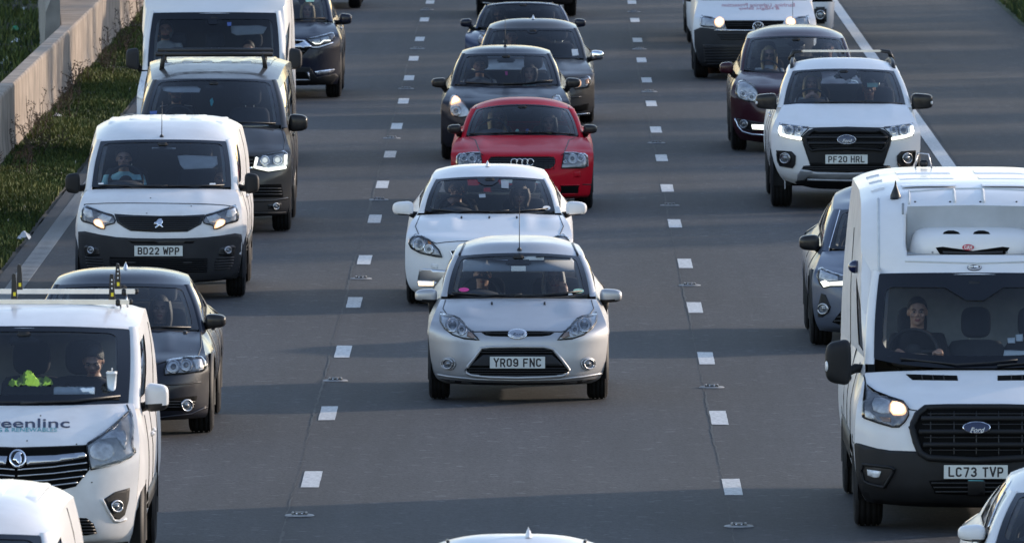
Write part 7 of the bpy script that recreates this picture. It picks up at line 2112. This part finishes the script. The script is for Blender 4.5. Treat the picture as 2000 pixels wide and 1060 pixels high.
def body_mesh(pose, nod, turn, slim):
    key = (pose, nod, turn, slim)
    if key in _bodies: return _bodies[key]
    P = POSE[pose]; mb = MB(); k = .90 if slim else 1.0
    rows = []
    for (z, w, d, y) in ((-.06, .17, .12, .03), (.04, .175, .125, .03), (.16, .155, .11, .04), (.28, .165, .115, .06), (.38, .185, .12, .07), (.46, .190, .105, .085), (.515, .150, .085, .09), (.545, .085, .07, .085), (.56, .055, .055, .08)):
        rows.append([(w * k * math.copysign(abs(math.cos(a)) ** .8, math.cos(a)), y + d * math.sin(a), z) for a in [2 * PI * i / 28 for i in range(28)]])
    b0 = len(mb.v); mb.grid(rows, True); mb.f.append(tuple(range(b0 + 27, b0 - 1, -1))); e0 = len(mb.v) - 28; mb.f.append(tuple(range(e0, e0 + 28)))
    for i, sg in enumerate((-1, 1)):
        sh = Vector((sg * .178 * k, .085, .478)); el = Vector(P['el'][i]); el.x *= k; wr = Vector(P['wr'][i]); kn = Vector(P['kn'][i])
        mb.tube([Vector((sg * .10, .085, .47)), sh, sh.lerp(el, .5), el, el.lerp(wr, .4), wr], [.062, .064 * k, .052 * k, .045 * k, .043 * k, .028], 12)
        hand(mb, wr, kn, P['cu'][i], P['th'][i])
        mb.tube([(sg * .09, .0, .03), (sg * .11, -.25, .07), (sg * .12, -.46, .10), (sg * .12, -.62, -.02), (sg * .12, -.80, -.16)], [.095, .082, .062, .055, .042], 12)
        mb.tube([(sg * .12, -.78, -.18), (sg * .125, -.90, -.10)], [.045, .035], 10)
    R_, pv = head_shape(mb, nod, turn)
    o = mk('person_raw', mb.v, mb.f, 'cloth_black')
    m = o.modifiers.new('r', 'REMESH'); m.mode = 'VOXEL'; m.voxel_size = .0085; m.use_smooth_shade = True
    s = o.modifiers.new('s', 'SMOOTH'); s.iterations = 3; s.factor = .5
    dg = bpy.context.evaluated_depsgraph_get()
    me = bpy.data.meshes.new_from_object(o.evaluated_get(dg))
    bpy.data.objects.remove(o)
    me.materials.clear()
    for x in ('cloth_black', 'skin_a', 'lips'): me.materials.append(M[x])
    Ri = R_.inverted()
    wr = [Vector(q) for q in P['wr']]; kn = [Vector(q) for q in P['kn']]
    mi = []
    for p in me.polygons:
        c = p.center; q = pv + Ri @ (c - pv) - HEAD
        i = 0
        if c.z > .565 and abs(c.x) < .13 and (c - HEAD).length < .22: i = 1
        for a, b in zip(wr, kn):
            if (c - b.lerp(a, -.3)).length < .105 and (c - a).dot(b - a) > -.001: i = 1
        if i == 1 and abs(q.x) < .024 and q.y < -.068 and -.070 < q.z < -.046: i = 2
        mi.append(i)
    me.polygons.foreach_set('material_index', mi)
    me.polygons.foreach_set('use_smooth', [True] * len(me.polygons))
    _bodies[key] = (me, R_, pv)
    return _bodies[key]
def hair_mesh(style):
    rows = []; c = HEAD
    for i in range(15):
        th = PI / 2 - (PI * .62) * i / 14
        r = []
        for k in range(33):
            a = 2 * PI * k / 32
            x, y = math.cos(a), math.sin(a)
            front = max(0, -y)
            t = th
            lim = -.30 + .80 * front ** .8 - (0.10 if abs(x) > .8 else 0)
            t = max(th, lim)
            sx, sy, sz = .086, .105, .100
            r.append(c + Vector((sx * math.cos(t) * x, .016 + sy * math.cos(t) * y, .034 + sz * math.sin(t))))
        rows.append(r)
    mb = MB().grid(rows)
    if style in ('long', 'bob'):
        ln = -.25 if style == 'long' else -.12
        for sg in (1, -1):
            rr = []
            for i in range(9):
                z = lerp(.075, ln, i / 8)
                w = .030 + .012 * math.sin(i * .9)
                cx = sg * (.074 + .020 * math.sin(PI * min(1, i / 7)))
                rr.append([c + Vector((cx + .024 * math.cos(a), .012 + (.055 + w) * math.sin(a) - .012, z)) for a in [2 * PI * k / 16 for k in range(16)]])
            b0 = len(mb.v); mb.grid(rr, True); mb.f.append(tuple(range(len(mb.v) - 16, len(mb.v))))
        mb.grid([[c + Vector((.088 * math.sin(a), .016 + .108 * math.cos(a), lerp(.05, ln, i / 6))) for a in [lerp(-1.5, 1.5, k / 16) for k in range(17)]] for i in range(7)])
    return mb
def person(v, crop, u, w, label, pose='sit', hair='short', haircol='hair_dark', skin='skin_a', cloth='cloth_black', nod=0.0, turn=0.0, dy=-.10, extra=(), slim=False):
    me, R_, pv = body_mesh(pose, nod, turn, slim)
    sv = v.crop; v.crop = crop
    ly = v.seat_y + dy
    h = v.L(u, w, ly); v.crop = sv
    hc = pv + R_ @ (HEAD + Vector((0, -.05, -.012)) - pv)
    o = bpy.data.objects.new('person', me); COL.objects.link(o)
    o.location = (v.X + h.x - hc.x, v.D + ly - hc.y, h.z - hc.z)
    tag(o, label, 'person', 'people in the vehicles')
    for i, x in enumerate((cloth, skin)):
        o.material_slots[i].link = 'OBJECT'; o.material_slots[i].material = M[x]
    pl = lambda q: pv + R_ @ (Vector(q) - pv)
    def child(name, mb, m):
        mb.v = [pl(q) for q in mb.v]
        return mb.build(name, m, o)
    if hair != 'none': child('hair', hair_mesh(hair), haircol)
    for sg in (1, -1):
        e = child('eye', MB().ellipsoid(HEAD + Vector((sg * .030, -.080, .008)), (.0125, .010, .008), 10, 8), 'eye_white')
        q = MB().ellipsoid(HEAD + Vector((sg * .030, -.088, .008)), (.006, .004, .006), 8, 6); q.v = [pl(x) for x in q.v]; q.build('iris', 'eye_dark', e)
        child('eyebrow', MB().tube([HEAD + Vector((sg * .014, -.097, .026)), HEAD + Vector((sg * .032, -.094, .031)), HEAD + Vector((sg * .050, -.078, .026))], .0045, 6), 'hair_dark' if haircol != 'hair_blond' else 'hair_brown')
    if 'sunglasses' in extra or 'glasses' in extra:
        mb = MB()
        for sg in (1, -1):
            if 'sunglasses' in extra: mb.ellipsoid(HEAD + Vector((sg * .033, -.098, .006)), (.030, .006, .022), 14, 10, .8)
            else: mb.tube([HEAD + Vector((sg * .033 + .026 * math.cos(a), -.100, .006 + .018 * math.sin(a))) for a in [2 * PI * k / 16 for k in range(16)]], .003, 5, True)
            mb.tube([HEAD + Vector((sg * .060, -.092, .012)), HEAD + Vector((sg * .080, .0, .010))], .003, 5)
        mb.tube([HEAD + Vector((-.010, -.103, .010)), HEAD + Vector((.010, -.103, .010))], .003, 5)
        child('glasses', mb, 'eye_dark')
    if 'beard' in extra:
        mb = MB().ellipsoid(HEAD + Vector((0, -.040, -.082)), (.058, .052, .040), 16, 10)
        child('beard', mb, haircol)
    if 'cap' in extra:
        mb = MB(); rows = []
        for i in range(9):
            t = PI / 2 * (1 - i / 8)
            rows.append([HEAD + Vector((.090 * math.cos(t) * math.cos(a), .010 + .108 * math.cos(t) * math.sin(a), .055 + .085 * math.sin(t))) for a in [2 * PI * k / 24 for k in range(25)]])
        mb.grid(rows)
        mb.grid([[HEAD + Vector((.080 * math.sin(a), .01 - (.105 + d) * math.cos(a), .056 - d * .25)) for a in [lerp(-1.1, 1.1, k / 12) for k in range(13)]] for d in (0, .035, .065)])
        child('cap', mb, 'cloth_navy')
    if 'hood' in extra:
        mb = MB(); rows = []
        for i in range(10):
            q = lerp(-.02, .13, i / 9); s = 1 - .35 * (i / 9) ** 3
            rows.append([HEAD + Vector((.108 * s * math.sin(a), q - .01, .005 + .132 * s * math.cos(a) - .01)) for a in [lerp(-2.5, 2.5, k / 24) for k in range(25)]])
        mb.grid(rows)
        child('hood', mb, cloth)
    if 'belt' in extra:
        mb = MB().grid([[(-.16 + .02, .02, .505), (-.16, -.02, .50)], [(-.10, -.045, .42), (-.125, -.05, .40)], [(.0, -.075, .25), (-.03, -.078, .235)], [(.12, -.085, .08), (.09, -.09, .07)]])
        mb.build('seat_belt', 'black', o)
    if 'stripes' in extra:
        for sg in (1, -1):
            for d in (-.012, .0, .012):
                mb = MB().tube([(sg * (.10), .075 + d, .548), (sg * .19, .075 + d, .535), (sg * .235, .03 + d, .40), (sg * .285, -.06 + d, .30)], .0035, 5)
                mb.build('sleeve_stripe', 'print_white', o)
    return o
F_ = (860, 460, 6.25); T_ = (860, 180, 4.4156); S_ = (820, 0, 4.6075); A_ = (100, 200, 2.65); C_ = (200, 0, 3.846); K_ = (560, 0, 5.3); J_ = (100, 500, 2.9444); V1_ = (0, 560, 3.785); I_ = (1540, 300, 2.65); Q_ = (1380, 20, 2.65); U_ = (1280, 0, 4.5455)
person(VH['fiesta'], F_, 515, 500, 'driver with dark fringe under the sun visor of the silver hatchback', 'drive', 'short', 'hair_dark', 'skin_a', 'cloth_grey')
person(VH['fiesta'], F_, 1385, 545, 'passenger with long grey hair resting a cheek on one hand in the silver hatchback', 'cheek', 'long', 'hair_grey', 'skin_a', 'cloth_grey', slim=True)
person(VH['v40'], T_, 138, 850, 'driver in glasses with a hand over the mouth in the white five door car', 'face', 'short', 'hair_brown', 'skin_a', 'cloth_black', extra=('glasses',))
person(VH['v40'], T_, 685, 900, 'passenger with short brown hair in the white five door car', 'sit', 'bob', 'hair_brown', 'skin_a', 'cloth_black', slim=True)
person(VH['tt'], T_, 500, 235, 'driver with long blond hair in the red coupe', 'drive', 'long', 'hair_blond', 'skin_a', 'cloth_grey', turn=.25, slim=True)
person(VH['tt'], T_, 935, 280, 'passenger with long dark hair in the red coupe', 'sit', 'long', 'hair_dark', 'skin_a', 'cloth_black', slim=True)
person(VH['p207'], S_, 538, 610, 'driver with short dark hair in the dark hatchback behind the red coupe', 'drive', 'short', 'hair_dark', 'skin_a', 'cloth_grey')
person(VH['p207'], S_, 985, 668, 'passenger with dark hair and pale collar in the dark hatchback behind the red coupe', 'sit', 'bob', 'hair_dark', 'skin_a', 'cloth_blue', slim=True)
person(VH['s40'], S_, 828, 348, 'lone driver in the dark saloon with silver mirrors', 'drive', 'short', 'hair_dark', 'skin_a', 'cloth_navy')
person(VH['road'], S_, 705, 128, 'driver with dark curly hair in the low blue roadster', 'drive', 'bob', 'hair_dark', 'skin_a', 'cloth_black')
person(VH['partner'], A_, 375, 300, 'driver in a pale blue T shirt in the small white van', 'drive', 'short', 'hair_dark', 'skin_a', 'cloth_blue', extra=('belt',))
person(VH['partner'], A_, 884, 405, 'passenger slumped low beside the right pillar of the small white van', 'sit', 'short', 'hair_brown', 'skin_a', 'cloth_black')
person(VH['t5'], C_, 553, 705, 'bearded driver in a black top with white sleeve stripes in the dark grey van', 'drive', 'short', 'hair_dark', 'skin_a', 'cloth_black', extra=('beard', 'stripes'))
person(VH['boxer'], C_, 472, 235, 'driver in a pale grey hood in the tall white van', 'drive', 'short', 'hair_dark', 'skin_b', 'cloth_grey', extra=('hood', 'beard'))
person(VH['boxer'], C_, 1095, 385, 'passenger sitting low behind the dashboard of the tall white van', 'sit', 'short', 'hair_dark', 'skin_a', 'cloth_black')
person(VH['crv'], K_, 215, 120, 'passenger with fair hair in the navy SUV', 'sit', 'long', 'hair_blond', 'skin_a', 'cloth_grey', slim=True)
person(VH['a3'], J_, 625, 312, 'passenger with long dark hair in the dark hatchback beside the lettered van', 'sit', 'long', 'hair_dark', 'skin_a', 'cloth_black', slim=True)
person(VH['viv'], V1_, 685, 580, 'dark haired man looking down in the van lettered greenlinc', 'sit', 'short', 'hair_dark', 'skin_a', 'cloth_black', nod=.42, turn=-.08)
person(VH['transit'], I_, 668, 830, 'stern driver in black in the refrigerated van', 'drive', 'short', 'hair_dark', 'skin_a', 'cloth_black')
person(VH['ranger'], Q_, 545, 385, 'driver with long blond hair and hands clasped under the chin in the white pickup', 'clasp', 'long', 'hair_blond', 'skin_a', 'cloth_grey', slim=True)
person(VH['ranger'], Q_, 842, 415, 'passenger in a dark cap in the white pickup', 'sit', 'short', 'hair_brown', 'skin_b', 'cloth_black', extra=('cap',))
person(VH['scenic'], U_, 1010, 500, 'blond driver in sunglasses and a white top in the plum car', 'drive', 'long', 'hair_blond', 'skin_a', 'cloth_white', extra=('sunglasses',), slim=True)
person(VH['scenic'], U_, 1530, 440, 'passenger seen over the crossbar of the pickup in the plum car', 'sit', 'short', 'hair_dark', 'skin_b', 'cloth_navy')

# ------------------------------------------------------------------ things on the dashboard of the lettered van
def at_v(v, crop, u, w, ly):
    sv = v.crop; v.crop = crop; p = v.L(u, w, ly); v.crop = sv
    return Vector((p.x + v.X, v.D + ly, p.z))
vv = VH['viv']; ly = vv.BC.y + .30
a, b = at_v(vv, V1_, 62, 725, ly), at_v(vv, V1_, 385, 628, ly)
r = random.Random(5); rows = []
for i in range(12):
    rr = []
    for k in range(22):
        s_ = k / 21; t_ = i / 11
        hgt = (b.z - a.z) * (math.sin(PI * s_) ** .55) * (math.sin(PI * t_) ** .7) * (.75 + .35 * math.sin(s_ * 13 + t_ * 4))
        rr.append((lerp(a.x, b.x, s_) + r.uniform(-.008, .008), ly + vv.D - .12 + .24 * t_ + r.uniform(-.008, .008), a.z + hgt * r.uniform(.72, 1.12) + r.uniform(-.010, .014)))
    rows.append(rr)
fm = []
mbv = MB().grid(rows)
for f in mbv.f:
    k = (f[0] % 22); fm.append(1 if k in (5, 6, 15, 16) else 0)
hv = mk('safety_vest', mbv.v, mbv.f, 'hi_vis', None, True, ['hi_vis_band'], fm)
tag(hv, 'crumpled yellow safety vest lying on the dashboard of the lettered van', 'safety vest')
p = at_v(vv, V1_, 550, 776, ly - .02); q = at_v(vv, V1_, 700, 776, ly - .02)
w = (q.x - p.x) * 2
rows = []
for (y, z) in ((-.09, -.032), (-.10, .0), (-.08, .034), (0, .038), (.09, .034), (.10, -.03)):
    rows.append([(p.x + w * (k / 14 - .5), p.y + y + .006 * math.sin(k * 1.7), p.z + z + .005 * math.sin(k * 2.3 + y * 30)) for k in range(15)])
bag = MB().grid(rows); bag.f += [tuple(i * 15 for i in range(6)), tuple(i * 15 + 14 for i in range(5, -1, -1))]
tag(bag.build('paper_bag', 'paper'), 'flat white paper package on the dashboard beside the yellow vest', 'paper package')
p = at_v(vv, V1_, 825, 768, ly); q = at_v(vv, V1_, 825, 640, ly)
h = q.z - p.z; e = empty('drink_cup', p, 'tall white takeaway cup with a straw by the right edge of the windscreen', 'cup')
MB().lathe([(0, .030), (h * .5, .036), (h, .042)], (0, 0, 0), 'z', 20).build('cup', 'paper', e)
MB().lathe([(h, .044), (h + .012, .044), (h + .018, .036)], (0, 0, 0), 'z', 20).build('lid', 'print_white', e)
MB().tube([(0, 0, h), (.004, 0, h + .045)], .005, 6).build('straw', 'print_white', e)

# ------------------------------------------------------------------ weeds and litter on the central reserve
def weed_mesh(seed):
    r = random.Random(seed); mb = MB()
    for s in range(r.randint(3, 5)):
        x, y = r.uniform(-.12, .12), r.uniform(-.3, .3); h = r.uniform(.28, .60); lx, ly2 = r.uniform(-.06, .06), r.uniform(-.1, .1)
        P = [Vector((x * min(1, t * 2.5) + lx * t * t + r.uniform(-.004, .004) * (t > 0), y * min(1, t * 2.5) + ly2 * t * t, h * t)) for t in (0, .3, .6, .85, 1)]
        mb.tube(P, [.007, .006, .0045, .0035, .002], 4)
        for b in range(r.randint(4, 8)):
            t = r.uniform(.42, .98); q = Vector((x + lx * t * t, y + ly2 * t * t, h * t)); a = r.uniform(0, 2 * PI); l = r.uniform(.04, .13) * (1.2 - t * .6)
            e = q + Vector((math.cos(a) * l, math.sin(a) * l, l * r.uniform(.4, 1.1)))
            mb.tube([q, e], [.004, .002], 3)
            for k in range(2):
                c = q.lerp(e, r.uniform(.4, 1)) + Vector((r.uniform(-.012, .012), r.uniform(-.012, .012), r.uniform(-.01, .012)))
                s2 = r.uniform(.005, .011)
                mb.add([c + Vector((-s2, 0, -s2)), c + Vector((s2, 0, -s2 * .5)), c + Vector((s2 * .3, s2, s2)), c + Vector((-s2, -s2 * .4, s2 * .7))], [(0, 1, 2, 3)])
    return mb
wm = [weed_mesh(40 + i) for i in range(6)]
wobj = []
r = random.Random(12)
i = 0
for y in [lerp(160, 236, k / 47) for k in range(48)]:
    x = r.choice((-6.98, -6.9, -6.85, -6.75, -6.6)) + r.uniform(-.06, .06)
    if i < 6:
        o = wm[i].build('dry_weed', 'weed_stem', None, False)
    else:
        o = bpy.data.objects.new('dry_weed', wobj[r.randrange(6)].data); COL.objects.link(o)
    if i < 6: wobj.append(o)
    i += 1
    o.location = (x, y + r.uniform(-.8, .8), .06); o.rotation_euler = (0, 0, r.uniform(0, 6.28)); k = r.uniform(.6, 1.15); o.scale = (k, k, k)
    tag(o, 'thin dry brown weed standing at the foot of the concrete wall', 'weed', 'dry weeds along the wall')
def scrap(name, px, z, s, matn, label, cat, seed, flat=.5):
    d = ray(*px); t = (z - CAM_H) / d.z; c = Vector((0, 0, CAM_H)) + d * t
    r = random.Random(seed); rows = []
    for i in range(6):
        rows.append([(s[0] * (k / 7 - .5) + r.uniform(-.02, .02), s[1] * (i / 5 - .5) + r.uniform(-.02, .02), max(.0, s[2] * math.sin(PI * k / 7) * math.sin(PI * (i + .5) / 6) + r.uniform(-.02, .02))) for k in range(8)])
    o = MB().grid(rows).build(name, matn, None, False); o.location = c
    return tag(o, label, cat)
scrap('plastic_bag', (47, 466), .08, (.13, .3, .09), 'trim_light', 'torn pale plastic bag in the grass near the ribbed edge line', 'litter', 1)
scrap('plastic_tub', (31, 62), .16, (.20, .4, .09), 'litter_green', 'bright green plastic scrap in the dark grass behind the wall', 'litter', 2)
scrap('paper_scrap', (12, 124), .16, (.16, .4, .10), 'trim_light', 'largest white paper scrap behind the wall at the left edge', 'litter', 3)
scrap('paper_scrap', (33, 83), .16, (.16, .3, .07), 'trim_light', 'pale scrap just below the green one behind the wall', 'litter', 4)
scrap('paper_scrap', (48, 21), .16, (.10, .25, .05), 'trim_light', 'white scrap highest up in the grass behind the wall', 'litter', 5)
scrap('paper_scrap', (112, 228), .12, (.10, .25, .04), 'trim_light', 'white scrap lying among dry weeds at the wall foot', 'litter', 6)
